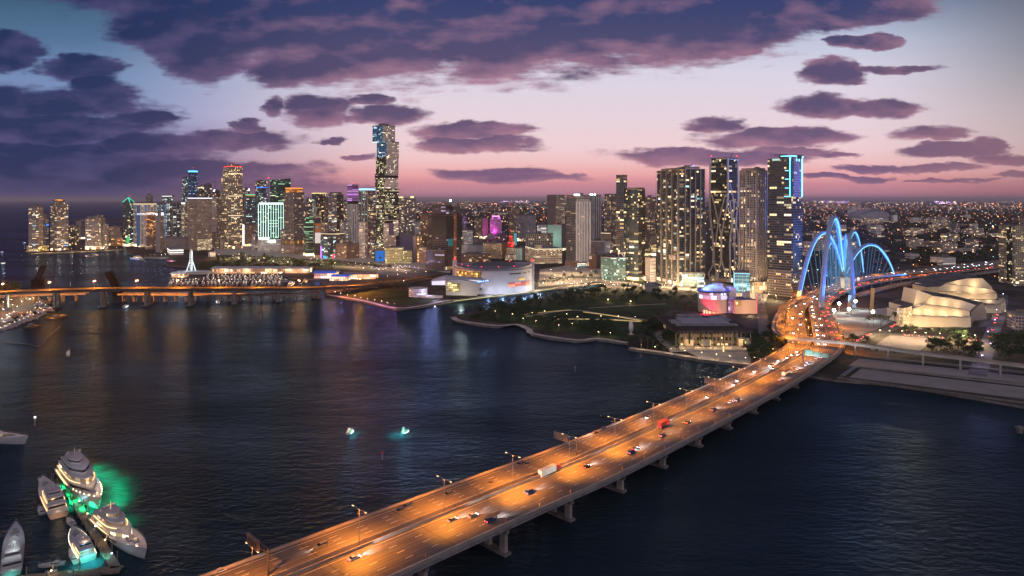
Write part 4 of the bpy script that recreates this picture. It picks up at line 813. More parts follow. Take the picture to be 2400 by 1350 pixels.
b = B('white windowless block left of the tan gridded slab', (1095, 1117, 1132), 575, 600, pm('white wall', (.4, .37, .38), .8, .08, .05), None, cat='building', name='white_block')
b = B('low dark office block with lit windows behind the white block', (1098, 1120, 1133), 561, 590, 'grey', cat='building', name='office_block', d=2200)
b = B('low pale block at the left end behind the arena roof', (1062, 1080, 1096), 574, 606, 'panel', cat='building', name='parking_block')
b = B('dim row of low brown shops behind the arena roof', (1070, 1110, 1150), 598, 616, 'brown', cat='building', name='shop_row')
# floodlit tower with red belfry
b = B('old cream tower with a red-lit lantern and spire behind the arena', (1187, 1197, 1208), 581, 610, 'civic', 'civic', cat='tower', rb=0); p_ = b.tier((1189, 1197, 1206), 571, 581, em((.55, .02, .03), .8), nm='red_belfry', top=False); RD = WM('red lantern', (.6, .05, .05), (1, .1, .06), 3, 9, .25, .1, 1, [(1, .08, .05)], 1.6); b.tier((1190, 1197, 1205), 566, 578, RD, nm='red_belfry'); b.tier((1193, 1197.5, 1202), 556, 566, RD, nm='red_lantern', top=False); b.tier((1194, 1197.5, 1201), 553, 556, E_RED, nm='red_lantern', top=False); b.mast(1197.5, 541, 553, 1.2, pm('red spire', (.5, .03, .04), .6), dd=3)
b.tier((1184, 1197, 1211), 597, 611, 'civic', nm='lower_wing', dd=-4)
b = B('grey block with glowing cyan column windows beside the red-lit old tower', (1208, 1224, 1231), 582, 610, WM('cyan slots', (.3, .29, .28), (.1, .2, .18), 7, 40, .3, .02, 1, [(.3, .8, .7)], .35), 'plain', cat='building', name='office_block')
b = B('broad cream floodlit block with bright horizontal bands right of the arena', (1231, 1255, 1317), 584, 618, 'civic', 'civic', cat='building', name='civic_block', asp=.7, rb=0); b.tier((1253, 1260, 1270), 574, 584, 'civic'); b.ring(b.poly, b.z(585), b.z(583.5), em((1, .85, .55), 1.3))
b = B('small cyan-lit stair tower behind the red-lit old tower', (1204, 1207, 1211), 546, 575, em((.15, .55, .55), .6), None, cat='building', name='stair_tower', rb=0)
# --- bay-front towers centre right
b = B('twin-face tower, dark glass to the left and white piers to the right, white roof lamps', (1327, 1351, 1383), 466, 625, WM('banded dark glass', (.12, .12, .125), (.014, .018, .02), 6, 3.5, .03, .42, .1, WARM, .7), 'whitev', rb=0, asp=.9); b.tier((1328, 1351, 1382), 458, 466, 'plain', units=1); b.fins('r', 5, 3, 1, M['wht'], b.zb, b.z(472))
for x in (1347, 1352, 1357): mb = MB(); mb.ball((XX(x, b.d), b.d - 1, b.z(456.5)), 2.0); obj('roof_lamp', mb, em((.85, 1, 1), 6), b.o)
b.tier((1324, 1352, 1366), 614, 632, 'brown', nm='podium', dd=-5); b.tier((1349, 1353, 1374), 616, 632, 'blueg', nm='podium', dd=-8)
b = B('grey tower with tall vertical stripes standing behind the white-piered tower', (1383, 1393, 1409), 460, 590, WM('stripes', (.3, .28, .29), (.03, .03, .035), 7, 40, .3, .01, 0, WARM, 0), rb=0); b.tier((1383, 1393, 1409), 457, 460, 'plain')
for x in (1384, 1388, 1394): mb = MB(); mb.ball((XX(x, b.d), b.d - 1, b.z(456)), 2.2); obj('roof_lamp', mb, em((.85, 1, 1), 6), b.o)
b = B('white stepped podium block at the foot of the grey striped tower', (1384, 1400, 1417), 565, 612, 'plain', cat='building', name='podium_block'); b.ring(b.poly, b.z(567), b.z(565), M['wht'], 'parapet')
b = B('brown tower with lit vertical bays and a lattice podium left of the dark glass tower', (1417, 1432, 1444), 455, 595, 'brownv', rb=0); p_ = b.tier((1409, 1430, 1446), 546, 565, WM('lattice', (.3, .22, .15), (.02, .016, .012), 5, 6, .26, .26, .0, WARM, 0), nm='podium'); b.ring(p_, b.z(547.5), b.z(546.5), E_WW); b.tier((1409, 1430, 1446), 565, 600, 'panel', nm='podium')
b = B('brown windowless box at the kerb left of the teal podium', (1380, 1398, 1409), 598, 631, pm('brown box wall', (.1, .06, .045), .8, .1, .05), None, cat='building', name='brown_box', rb=1); b.patch('l', .05, .4, 601, 608, M['wht'], 'sign_panel')
b = B('dark glass tower with a taller slim left half and many coloured lit rooms', (1469, 1496, 1512), 444, 658, 'teal', 'darkw', rb=0, asp=.9); b.tier((1444, 1462, 1470), 411, 1100, 'dark', 'dark', dd=8); b.slabs(step=3.5, e=.6, mat=M['concd']); b.tier((1471, 1497, 1510), 441, 444, 'plain')
b.tier((1444, 1462, 1470), 414, 418, WM('crown', (.1, .08, .08), (.1, .07, .05), 3, 8, .2, .1, .8, WARM, .9), dd=7, top=False)
b = B('teal glass podium building with sparkling windows', (1408, 1410, 1467), 604, 657, WM('sparkling teal glass', (.05, .08, .08), (.02, .055, .055), 2.2, 2.6, .1, .14, .34, COOL + [(.1, .7, .65)], .8), cat='building', name='podium_building', asp=.7, roof='roofd'); b.tier((1422, 1440, 1468), 597, 604, 'concd' if False else 'plain', dd=14)
mb = MB(); dd = b.d + 2
for xa, ya, xb, yb in ((1450, 604, 1450, 593), (1456, 593, 1464, 604), (1464, 593, 1464, 604), (1448, 593, 1465, 593)): mb.bar((XX(xa, dd), dd, ZY(ya, dd)), (XX(xb, dd), dd, ZY(yb, dd)), 1.0)
obj('roof_truss', mb, M['wht'], b.o)
b = B('brown tower with lit vertical bays seen in the gap right of the dark glass tower', (1512, 1526, 1537), 463, 600, 'brownv'); p_ = b.tier((1511, 1526, 1538), 552, 570, WM('lattice two', (.3, .22, .15), (.02, .016, .012), 5, 6, .26, .26, .0, WARM, 0), nm='podium'); b.tier((1511, 1526, 1538), 574, 594, WM('gold podium', (.3, .22, .1), (.4, .25, .06), 3, 3, .2, .25, .9, [(1, .75, .3), (1, .85, .5)], 1.0), nm='podium')
b = B('low white ribbed block in the gap right of the dark glass tower', (1512, 1524, 1537), 605, 661, 'plain', 'panel', cat='building', name='white_block')
# dark balcony tower with a white fins and wedge roof
b = B('widest dark balcony tower with white fins and a violet-lit wedge on its roof', (1540, 1592, 1652), 397, 670, 'teal', 'teal', rb=0, asp=.55)
b.slabs(step=3.6, e=2.6, mat=M['concd'], z0=b.z(662)); b.fins('l', 4, 1.5, 3.8, M['kerb'], skip=(0,)); b.fins('r', 5, 1.5, 3.8, M['kerb'], skip=(0, 5)); b.tier((1550, 1592, 1629), 394, 397, 'plain'); b.tier((1588, 1605, 1640), 392, 397, 'plain', units=1)
d = b.d + 10; pts = [(XX(1591, d), d), (XX(1629, d), d), (XX(1629, d), d + 14), (XX(1591, d), d + 14)]; mb = MB(); mb.prism(pts, ZY(394, d), [ZY(392, d), ZY(384, d), ZY(384, d), ZY(392, d)]); w_ = obj('roof_wedge', mb, M['plain'], b.o)
mb = MB(); mb.face([(XX(1612, d), d - .5, ZY(392.5, d)), (XX(1628, d), d - .5, ZY(393, d)), (XX(1628, d), d - .5, ZY(385, d))]); obj('wedge_light', mb, em((.75, .5, 1), 1.2), w_)
b.tier((1583, 1600, 1650), 640, 672, WM('bright lobby', (.1, .12, .12), (.05, .08, .08), 5, 4.2, .06, .2, .6, COOL, 1.2), nm='podium', dd=-6); b.patch('l', .62, .92, 600, 611, M['plain'], 'blank_panel', 3.0)
# exoskeleton tower
b = B('dark tower in a pale flowing exoskeleton, slightly tapering to a lit top', (1665, 1708, 1729), 470, 662, 'darkw', 'darkw', rb=0, asp=.75, top=False)
p1 = quad((1662, 1708, 1731), b.d, .75); p0 = b.poly
mb = MB(); pT = quad((1666, 1707, 1727.5), b.d, .75); zt, zm = b.z(369.5), b.z(470)
for i in range(4):
    a, c = p0[i], p0[(i + 1) % 4]; A_, C_ = pT[i], pT[(i + 1) % 4]; L = math.dist(a, c); mb.face([(a[0], a[1], zm), (c[0], c[1], zm), (C_[0], C_[1], zt), (A_[0], A_[1], zt)], 0, [(0, zm), (L, zm), (L, zt), (0, zt)])
mb.face([(p[0], p[1], zt - 2) for p in pT], 1); obj('facade', mb, [M['darkw'], M['roofd']], b.o)
for y0, y1 in ((374, 381), (404, 410), (455, 460)): b.patch('l', .08, .95, y0, y1, WM('amenity floor', (.06, .05, .04), (.05, .04, .03), 3.2, 9, .14, .1, .8, [(1, .8, .45), (1, .9, .6)], .9), 'lit_floor', .35)
def onface(side, u, y, out=1.2):
    t_ = max(0, min(1, (470 - y) / 100)); A = [lerp(p0[i], pT[i], t_) for i in range(4)]; a, c = (A[0], A[1]) if side == 'r' else (A[3], A[0]); q = lerp(a, c, u); dx, dy = c[0] - a[0], c[1] - a[1]; L = math.hypot(dx, dy); return Vector((q[0] + dy / L * out, q[1] - dx / L * out, b.z(y)))
EX = pm('pale exoskeleton concrete', (.5, .42, .39), .7, .1, .08)
for pts, w_ in (([(0.02, 662), (-.06, 645), (.1, 630), (.18, 615), (.2, 585), (.12, 545), (.03, 510), (0, 470), (0, 420), (.0, 370)], 3.0), ([(.38, 662), (.36, 640), (.24, 622), (.2, 600)], 3.2), ([(.44, 662), (.46, 640), (.58, 622), (.62, 600), (.62, 560), (.56, 540), (.4, 510), (.25, 480), (.06, 452)], 3.0), ([(.8, 662), (.9, 645), (.74, 628), (.62, 605)], 3.0), ([(.6, 575), (.66, 545), (.86, 500), (.97, 470), (1, 430), (1, 370)], 2.6), ([(.3, 580), (.44, 530), (.62, 495), (.85, 455)], 2.2), ([(.0, 662), (.3, 650), (.42, 655)], 2.2)):
    c = smooth([onface('l', u_, y) for u_, y in pts], 5); mb = MB(); mb.tube(c, w_ * 1.25, 0, 2.2, 6); obj('exoskeleton_rib', mb, EX, b.o)
for pts, w_ in (([(.05, 662), (.1, 630), (.06, 570), (.3, 520), (.5, 480), (.08, 430)], 2.2), ([(.9, 662), (.6, 620), (.55, 570), (.3, 520), (.04, 470)], 2.2), ([(1, 662), (1, 560), (.75, 520), (1, 460), (1, 372)], 2.4), ([(.55, 570), (.75, 520)], 2.0), ([(0, 372), (1, 374)], 1.6)):
    c = smooth([onface('r', u_, y) for u_, y in pts], 5); mb = MB(); mb.tube(c, w_ * 1.25, 0, 2.2, 6); obj('exoskeleton_rib', mb, EX, b.o)
b.ring(pT, b.z(371.5), b.z(369), M['dsteel'], 'parapet'); b.mast(1667, 367, 370, .5, dd=2); b.mast(1727, 367, 370, .5, dd=3)
d = b.d + 12; mb = MB(); mb.bar((XX(1712, d), d, ZY(369, d)), (XX(1718, d), d, ZY(358, d)), .8); obj('rooftop_crane', mb, M['dsteel'], b.o)
b.slabs(poly=grow(p0, -1), step=3.5, e=.9, z0=b.z(655), z1=b.z(470), mat=M['concd'], nm='floor_slabs')
# white framed tower
b = B('white framed condo tower standing between the exoskeleton tower and the cyan-lit one', (1735, 1774, 1796), 399, 686, WM('framed flats', (.3, .27, .26), (.014, .015, .018), 4.6, 3.6, .1, .12, .34, WARM + [(.9, 1, .9)], 1.1), 'white', rb=2, asp=.8); b.fins('l', 5, 1.3, 1.6, M['kerb']); b.fins('r', 4, 1.4, 1.6, M['kerb'])
for y in (408, 446, 493, 540, 585): b.ring(b.poly, b.z(y), b.z(y) + 1.0, M['kerb'], 'frame_band', 1.2)
b.tier((1738, 1774, 1793), 395, 399, 'plain'); b.slabs(step=3.6, e=.5, mat=M['conc']); b.tier((1745, 1766, 1797), 662, 690, WM('lit arcade', (.45, .38, .28), (.3, .2, .1), 4, 6, .14, .2, .85, [(1, .78, .45)], 1.0), nm='podium', dd=-4)
b = B('blue glass screen-fronted podium at the foot of the white framed tower', (1719, 1721, 1757), 640, 680, WM('blue lit podium', (.08, .2, .3), (.03, .09, .17), 6, 5.4, .06, .2, .45, [(.25, .7, 1), (1, .75, .4), (.5, .85, 1)], .9), cat='building', name='podium_building', asp=.7, d=1035.0, rb=0); b.ring(b.poly, b.z(641), b.z(640), E_CY); b.patch('r', 0, .02, 640, 676, E_CY, 'light_strip'); b.ring(b.poly, b.z(668), b.z(667.4), E_CY)
# cyan framed tower
b = B('tall dark tower with a cyan light frame at its upper right corner', (1799, 1858, 1880), 372, 697, 'darkw', 'darkw', rb=0, asp=.9); b.tier((1826, 1858, 1879.5), 364, 372, 'darkw'); b.slabs(step=3.6, e=.9, mat=M['concd'], z0=b.z(640))
b.tier((1800, 1856, 1879), 637, 700, WM('brown podium grid', (.12, .085, .075), (.03, .02, .018), 3.2, 3.6, .14, .2, .16, WARM, .7), nm='podium', dd=-3)
b.slabs(quad((1800, 1856, 1879), b.d - 3, .9), step=3.6, e=.3, z0=b.z(695), z1=b.z(640), mat=M['conc'], nm='podium_bands')
b.patch('l', .86, .99, 376, 460, em((.01, .12, .24), .8), 'media_panel', 1.6); b.patch('r', .03, .97, 366, 462, WM('mauve reflective glass', (.2, .14, .2), (.2, .14, .2), 4, 3.6, .1, .3, .2, [(.6, .9, 1), (1, .8, .6)], .7, .3, .15), 'reflective_glazing', 1.6)
for u0, u1, y0, y1, sd_ in ((.9, .925, 366, 461, 'l'), (.55, 1, 364.5, 366, 'l'), (0, 1, 364.5, 366.5, 'r'), (.82, .9, 366, 461, 'r'), (.25, .3, 366, 377, 'r'), (.52, .57, 366, 377, 'r'), (.72, .9, 399, 400.2, 'l'), (.72, .9, 419, 420.2, 'l'), (.72, .9, 440, 441.2, 'l'), (.7, .92, 460, 461.5, 'l')): b.patch(sd_, u0, u1, y0, y1, em((.22, .78, 1), 3.0), 'light_strip', 2.3)
d = b.d + 10; mb = MB(); mb.bar((XX(1814, d), d, ZY(363.5, d)), (XX(1846, d), d, ZY(362.5, d)), 1.1); mb.bar((XX(1840, d), d, ZY(372, d)), (XX(1840, d), d, ZY(362, d)), 1.4); obj('rooftop_crane', mb, M['dsteel'], b.o); b.patch('l', .2, .5, 370.5, 375, em((.6, .9, .8), .9), 'sign_panel', 1)
# right edge tower
b = B('beige apartment tower with a dark curved stripe at the right edge', (2341, 2380, 2440), 529, 676, WM('beige grid flats', (.36, .3, .22), (.03, .028, .02), 3.6, 3.1, .2, .3, .42, WARM, .9), rb=1, asp=.8, d=1130); b.tier((2372, 2390, 2440), 513, 529, 'brown', dd=6)
b.patch('l', .5, .82, 532, 664, 'x' and WM('dark stripe', (.02, .02, .018), (.02, .022, .016), 3, 3.1, .1, .2, .3, [(1, .85, .5)], .7), 'dark_stripe', .5); b.tier((2340, 2382, 2460), 668, 680, 'panel', nm='podium', dd=-10); b.slabs(step=3.1, e=.4)
# mid-rise blocks that fill the gaps of the skyline
for lab, ext, yt, yb, m_ in (('small beige block at the foot of the stepped office tower, left side', (516, 521, 528), 560, 586, 'beige'), ('pale mid-rise block right of the tan ribbon-window hotel', (590, 598, 607), 548, 585, 'white'), ('lit mid-rise block between the dark hotel and the white-lit tower', (658, 664, 670), 540, 592, 'apart'), ('white mid-rise block left of the purple-crowned tower', (797, 806, 815), 520, 592, 'white'), ('slim lit tower just left of the purple-crowned tower', (803, 809, 815), 472, 570, 'apart'), ('lit mid-rise block just right of the paired glass condos', (866, 872, 882), 562, 606, 'apart'), ('dim slim tower left of the chamfered dark tower', (760, 766, 772), 464, 560, 'brown'), ('dark slim tower between chamfered tower and purple-crowned tower', (836, 842, 848), 470, 560, 'dark'), ('pale slim tower behind the green-lit pointed roof', (400, 412, 424), 484, 548, 'whitev'), ('bright mid-rise block behind the narrow pale tower', (498, 506, 515), 446, 552, 'dark'), ('lit grey mid-rise block behind the parking podium', (664, 684, 700), 470, 556, 'blueg'), ('lit mid-rise block behind the black billboard slab', (752, 762, 772), 520, 585, 'beige'), ('white mid-rise block right of the twin-topped condo', (972, 982, 992), 520, 590, 'white'), ('low pale block beside the brown tower behind the construction site', (1084, 1094, 1108), 540, 585, 'panel')): B(lab, ext, yt, yb, m_, cat='building', name='mid_rise_block')
# ------------------------------------------------------------------ helpers for one-off buildings
def solid(mb, px, d, depth, mi=0, zmin=None, mt=None):  # outline at its own distance, given real depth away from the viewer
    A = [Vector((XX(x, d), d, max(ZY(y, d), LZ if zmin is None else zmin))) for x, y in px]; n = len(A)
    ar = sum(A[i].x * A[(i + 1) % n].z - A[(i + 1) % n].x * A[i].z for i in range(n))
    if ar < 0: A.reverse()
    c = sum(A, Vector()) / n; dirx = c.x / c.y * depth * .0
    Bk = [p + Vector((dirx, depth, 0)) for p in A]
    def uvs(P_): return [(p.x, p.z) for p in P_]
    mb.face(A, mi, uvs(A)); mb.face(list(reversed(Bk)), mi, uvs(list(reversed(Bk))))
    for i in range(n):
        j = (i + 1) % n; e = (A[j] - A[i]); flat = abs(e.z) < abs(e.x) * 1.2
        mb.face([A[j], A[i], Bk[i], Bk[j]], (mt if mt is not None and flat else mi), [(0, A[j].z), (0, A[i].z), (depth, A[i].z), (depth, A[j].z)])
def circ(cx, cy, rx, ry=None, n=40, a0=0, a1=360, rot=0.0):
    ry = ry or rx; out = []
    for k in range(n):
        a = rad(a0 + (a1 - a0) * k / (n if a1 - a0 >= 360 else n - 1)); out.append((cx + rx * math.sin(a), cy - ry * math.cos(a)))
    return out                                         # 0 degrees faces the viewer, positive turns right
def arcwall(mb, c, r, a0, a1, z0, z1, th=.5, mi=0, n=16):
    o = circ(c[0], c[1], r + th, None, n, a0, a1); i = circ(c[0], c[1], r - .2, None, n, a0, a1)
    uu = 0
    for k in range(n - 1):
        L = math.dist(o[k], o[k + 1]); mb.face([(*o[k], z0), (*o[k + 1], z0), (*o[k + 1], z1), (*o[k], z1)], mi, [(uu, z0), (uu + L, z0), (uu + L, z1), (uu, z1)]); uu += L
        for z in (z0, z1): mb.face([(*o[k], z), (*o[k + 1], z), (*i[k + 1], z), (*i[k], z)], mi)

# ------------------------------------------------------------------ arena on the waterfront
c = (-29.0, 1077.0); r = 61.0
t = thing('arena', 'round white sports arena on the waterfront with a yellow-lit glass wall and red beacons', 'arena', (*c, LZ))
M['arena'] = pm('white arena cladding', (.38, .36, .4), .6, .06, .03)
mb = MB(); pl = circ(*c, r, None, 56); mb.prism(pl, LZ, [39 + 5 * max(0, math.sin(rad(360 * k / 56))) ** 3 + 3.5 * max(0, -math.sin(rad(360 * k / 56))) ** 4 for k in range(56)], 0, 0, cap=False); obj('wall', mb, M['arena'], t)
mb = MB(); rs = [[(c[0] + (r + 1.5) * q * math.sin(rad(360 * k / 56)), c[1] - (r + 1.5) * q * math.cos(rad(360 * k / 56)), z) for k in range(56)] for q, z in ((1, 36.8), (1, 38.6), (.86, 40), (.6, 41.2), (.3, 42), (.02, 42.3))]; mb.rings(rs, 0); rf = obj('roof', mb, pm('violet grey roof', (.15, .135, .17), .55, .2, .04), t)
mb = MB(); mb.prism(circ(c[0], c[1], 34, None, 40), 40.9, 42.6, 0); obj('roof_ring', mb, M['roofd'], rf)
for a in (-80, -50, -20, 10, 40, 150, 200): mb = MB(); mb.octa((c[0] + 50 * math.sin(rad(a)), c[1] - 50 * math.cos(rad(a)), 42), 1.0); obj('roof_light', mb, E_RED, rf)
GW = WM('yellow lit curtain wall', (.08, .05, .03), (.3, .18, .05), 5.2, 4.2, .1, .14, 1, [(1, .55, .12), (1, .65, .2), (1, .48, .08)], .95)
mb = MB(); arcwall(mb, c, r, -66, -16, 20, 35, .7); obj('glass_wall', mb, GW, t)
mb = MB(); arcwall(mb, c, r, -68, -14, 15.5, 19, 2.2); obj('balcony', mb, em((.85, .7, 1), 1.1), t)
mb = MB(); arcwall(mb, c, r, 22, 66, 12, 18.5, .6); obj('red_window', mb, WM('red lit windows', (.3, .2, .2), (.35, .08, .06), 5, 4, .05, .1, .9, [(1, .16, .08), (.9, .22, .12), (1, .4, .25)], .7), t)
for a0, a1, z in ((24, 44, 31), (48, 56, 31), (60, 66, 31.5)): mb = MB(); arcwall(mb, c, r, a0, a1, z, z + 1.2, .5, 0, 8); obj('slit_window', mb, M['black'], t)
mb = MB(); arcwall(mb, c, r, 40, 52, 22, 24, .8, 0, 8); obj('sign_panel', mb, em((1, .6, .1), 1.2), t)
for a, hh in ((-88, 14), (82, 10)):
    x, y = c[0] + r * math.sin(rad(a)), c[1] - r * math.cos(rad(a)); mb = MB(); mb.bar((x, y, LZ), (x, y, 40 + hh * .6), 7, 0, 3.2); f_ = obj('wing_fin', mb, M['arena'], t); mb = MB(); mb.ball((x, y - 2, 42 + hh * .6), 1.8); obj('beacon', mb, E_RED, f_)
for k, a in enumerate((-4, 12, 26, 40, 54, 68, 80)):
    x, y = c[0] + (r + 13) * math.sin(rad(a)), c[1] - (r + 13) * math.cos(rad(a)); light('wall_washer', 'POINT', (x, y, 6), 9500, (.75, .85, 1) if a < 60 else (1, .9, .7), t, 1)
light('wall_washer', 'POINT', (c[0] - 56, c[1] - 56, 22), 9000, (1, .6, .25), t, 1)
# arena front house and terrace
t = thing('arena_lobby', 'white front house of the arena with a tall yellow window grid', 'building', (XX(1085, 960), 960, LZ))
mb = MB(); solid(mb, [(1046, 692), (1043, 658), (1078, 656), (1130, 664), (1118, 693)], 955, 42); obj('wall', mb, M['arena'], t)
mb = MB(); solid(mb, [(1048, 683), (1046, 662), (1079, 664), (1079, 684)], 954.4, 1); obj('window', mb, WM('lobby grid', (.12, .1, .06), (.4, .3, .12), 3.4, 3.1, .1, .14, 1, [(1, .78, .35), (1, .85, .45)], 1.05), t)
mb = MB(); solid(mb, [(1008, 660), (1040, 650), (1128, 656), (1135, 660), (1040, 659)], 968, 30); obj('roof', mb, M['roofw'], t)
mb = MB(); solid(mb, [(1012, 668), (1012, 660), (1078, 656), (1128, 658), (1126, 660), (1045, 660), (1043, 668)], 966, 2); obj('lit_canopy', mb, em((.8, .72, 1), 1.2), t)
mb = MB(); solid(mb, [(1116, 664), (1117, 660), (1148, 655.5), (1148, 659)], 950, 1.4); sg = obj('sign_panel', mb, em((.03, .12, .7), 1.0), t)
mb = MB()
for k, (a, e) in enumerate(((1119, 1122), (1122.6, 1126), (1126.6, 1130), (1131, 1135), (1137, 1140), (1140.6, 1145))):
    y0 = 662.6 - (a - 1116) * .145; solid(mb, [(a, y0), (a, y0 - 2), (e, y0 - 2.45), (e, y0 - .45)], 949.2, .4)
obj('sign_lettering', mb, em((.45, .8, 1), 2), sg)
light('lobby_light', 'POINT', (XX(1080, 930), 930, 7), 22000, (1, .85, .55), t, 1); light('lobby_light', 'POINT', (XX(1020, 955), 955, 9), 16000, (.8, .7, 1), t, 1)
t = thing('terrace_building', 'low round terrace building with white railings left of the arena', 'building', (XX(980, 990), 990, LZ)); cx_ = XX(980, 1000)
mb = MB(); mb.prism(circ(cx_, 1000, 13.5, 13.5, 28), LZ, 13, 0); mb.box((cx_ - 6, 1012, LZ), (16, 22, 9)); obj('wall', mb, WM('terrace louvres', (.5, .48, .5), (.12, .1, .14), 3, 2.4, .08, .3, .5, [(.8, .75, 1), (1, .9, .8)], .7), t); mb = MB(); mb.prism(circ(cx_, 1000, 14.2, 14.2, 28), 13, 13.8, 0); obj('roof', mb, M['roofw'], t)
mb = MB(); mb.prism(circ(cx_ + 22, 985, 16, 8, 24), LZ, 4.5, 0); obj('stair_drum', mb, M['pave'], t); light('terrace_light', 'POINT', (cx_ + 16, 984, 9), 9000, (.75, .65, 1), t, 1)

# ------------------------------------------------------------------ two performing-arts halls
CR = pm('cream hall stone', (.55, .47, .36), .75, .06, .03); CW = WM('cream hall windows', (.5, .43, .32), (.4, .3, .18), 2.6, 6, .16, .3, .9, [(1, .8, .5), (1, .9, .65)], .9)
GL = WM('gridded stair glass', (.5, .42, .28), (.5, .4, .25), 2.2, 2.2, .1, .14, .8, [(1, .85, .5)], .5)
def hall(label, parts, lights, at):
    t = thing('concert_hall', label, 'concert hall', at)
    for nm, px_, d, dp, mt in parts:
        mb = MB(); solid(mb, px_, d, dp, 0, None, 1); obj(nm, mb, [mt, M['roofd']], t)
    for x, y, d, pw in lights: light('wall_washer', 'POINT', (XX(x, d), d, ZY(y, d)), pw * .6, (1, .69, .36), t, .6)
hall('front cream concert hall of folded shells with a pointed prow, lit from its ledges', [
    ('lower_storey', [(2139, 771), (2139, 738), (2195, 743), (2275, 745), (2276, 773)], 757, 52, CR), ('window', [(2142, 769), (2142, 764), (2240, 770), (2272, 766), (2272, 772)], 756.4, .8, CW), ('ledge', [(2136, 741), (2136, 738), (2195, 741.5), (2275, 743), (2275, 746), (2195, 744)], 753, 5, M['conc']),
    ('middle_shell', [(2139, 739), (2139, 723), (2166, 714), (2215, 719), (2272, 728), (2273, 743), (2195, 742)], 763, 48, CR), ('ledge', [(2137, 724), (2166, 713), (2215, 718), (2274, 728), (2273, 730), (2215, 720), (2166, 715), (2139, 725)], 760, 5, M['conc']),
    ('upper_shell', [(2160, 715), (2184, 693), (2215, 697), (2255, 704), (2292, 717), (2272, 729), (2215, 720)], 775, 42, CR), ('prow', [(2134, 722), (2143, 712), (2149, 679), (2184, 692), (2163, 712), (2140, 724)], 771, 26, CR),
    ('roof', [(2184, 692), (2215, 695), (2255, 702), (2292, 715), (2298, 709), (2255, 697), (2200, 689)], 785, 30, M['roofd']), ('end_wall', [(2276, 773), (2276, 731), (2292, 717), (2305, 709), (2312, 732), (2313, 768)], 772, 36, pm('ribbed end wall', (.2, .17, .13), .8, .15, .1)),
    ('stair_tower', [(2115, 767), (2117, 723), (2137, 718), (2140, 768)], 753, 12, GL), ('entrance_canopy', [(2296, 775), (2300, 756), (2332, 752), (2322, 772)], 760, 18, M['roofd'])],
    [(2155, 766, 750, 6500), (2185, 766, 748, 6500), (2215, 768, 747, 6500), (2250, 770, 748, 6500), (2155, 736, 757.5, 5500), (2185, 737, 757.5, 6500), (2218, 739, 757.5, 6500), (2250, 740, 757.5, 6500), (2190, 712, 769.5, 5000), (2220, 715, 769.5, 6000), (2250, 717, 769.5, 3500), (2150, 712, 764, 6000), (2125, 760, 745, 3500)], (XX(2210, 780), 780, LZ))
hall('rear cream concert hall with a humped dark roof behind the front hall', [
    ('side_block', [(2172, 712), (2172, 673), (2200, 672), (2200, 713)], 850, 30, pm('olive cream wall', (.42, .35, .22), .8, .08, .05)), ('middle_shell', [(2200, 740), (2200, 673), (2216, 665), (2325, 678), (2336, 686), (2338, 706), (2300, 740)], 853, 50, CR), ('ledge', [(2200, 684), (2260, 684), (2300, 690), (2336, 686), (2336, 688.5), (2300, 692), (2260, 686)], 849, 5, M['conc']),
    ('upper_shell', [(2212, 664), (2265, 653), (2303, 652), (2325, 673), (2326, 679)], 866, 46, CR), ('roof', [(2171, 673), (2190, 661), (2240, 647), (2285, 645.5), (2302, 651), (2265, 654), (2212, 665), (2196, 674)], 876, 36, M['roofd']),
    ('flat_roof', [(2262, 706), (2345, 714), (2354, 701), (2352, 698), (2340, 704), (2262, 702)], 846, 40, M['conc']), ('lower_storey', [(2310, 748), (2310, 710), (2346, 714), (2347, 746)], 850, 32, CR), ('end_wall', [(2347, 746), (2346, 713), (2356, 701), (2358, 730)], 852, 24, CW)],
    [(2215, 700, 846, 5000), (2250, 704, 843, 9000), (2290, 702, 843, 9000), (2322, 702, 843, 8000), (2245, 680, 846.5, 5000), (2285, 682, 846.5, 8000), (2315, 682, 846.5, 6000), (2250, 664, 860, 4500), (2290, 668, 860, 8000), (2328, 738, 840, 9000)], (XX(2265, 870), 870, LZ))

# ------------------------------------------------------------------ science museum and art museum
d = 845.0
t = thing('science_museum', 'science museum with a blue-lit domed drum above a red and white curved wall', 'museum', (XX(1690, d), d, LZ)); cx_ = XX(1672, d + 20); cy_ = d + 20
Wm = pm('pale museum wall', (.46, .38, .34), .75, .06, .03)
mb = MB(); mb.prism(circ(cx_, cy_, 19, 19, 36), LZ, 22, 0); obj('drum_wall', mb, Wm, t)
mb = MB(); arcwall(mb, (cx_, cy_), 19, -95, 40, 19, 27, .5, 0, 22); obj('glass_band', mb, WM('lit glass band', (.3, .35, .5), (.4, .45, .6), 2.6, 8, .06, .06, 1, [(.62, .68, 1), (.8, .9, 1), (.55, .6, 1)], .85), t)
mb = MB(); mb.prism(circ(cx_, cy_, 20.5, 20.5, 36), 27, 29, 0); obj('roof', mb, pm('deep blue roof', (.04, .07, .2), .5, .2, .1), t)
mb = MB(); rs = [[(cx_ + 15 * math.cos(a) * math.sin(rad(q)), cy_ + 15 * math.cos(a) * math.cos(rad(q)), 29 + 6.5 * math.sin(a)) for q in range(0, 360, 12)] for a in (0, .35, .7, 1.05, 1.4)]; mb.rings(rs, 0); obj('dome', mb, pm('white dome', (.55, .58, .66), .5, .05, .1), t)
mb = MB(); solid(mb, [(1674, 690), (1674, 664), (1694, 665), (1694, 690)], d + 34, 9); obj('lift_tower', mb, Wm, t)
mb = MB(); solid(mb, [(1708, 700), (1708, 674), (1725, 675), (1725, 700)], d + 20, 12); obj('lift_tower', mb, Wm, t)
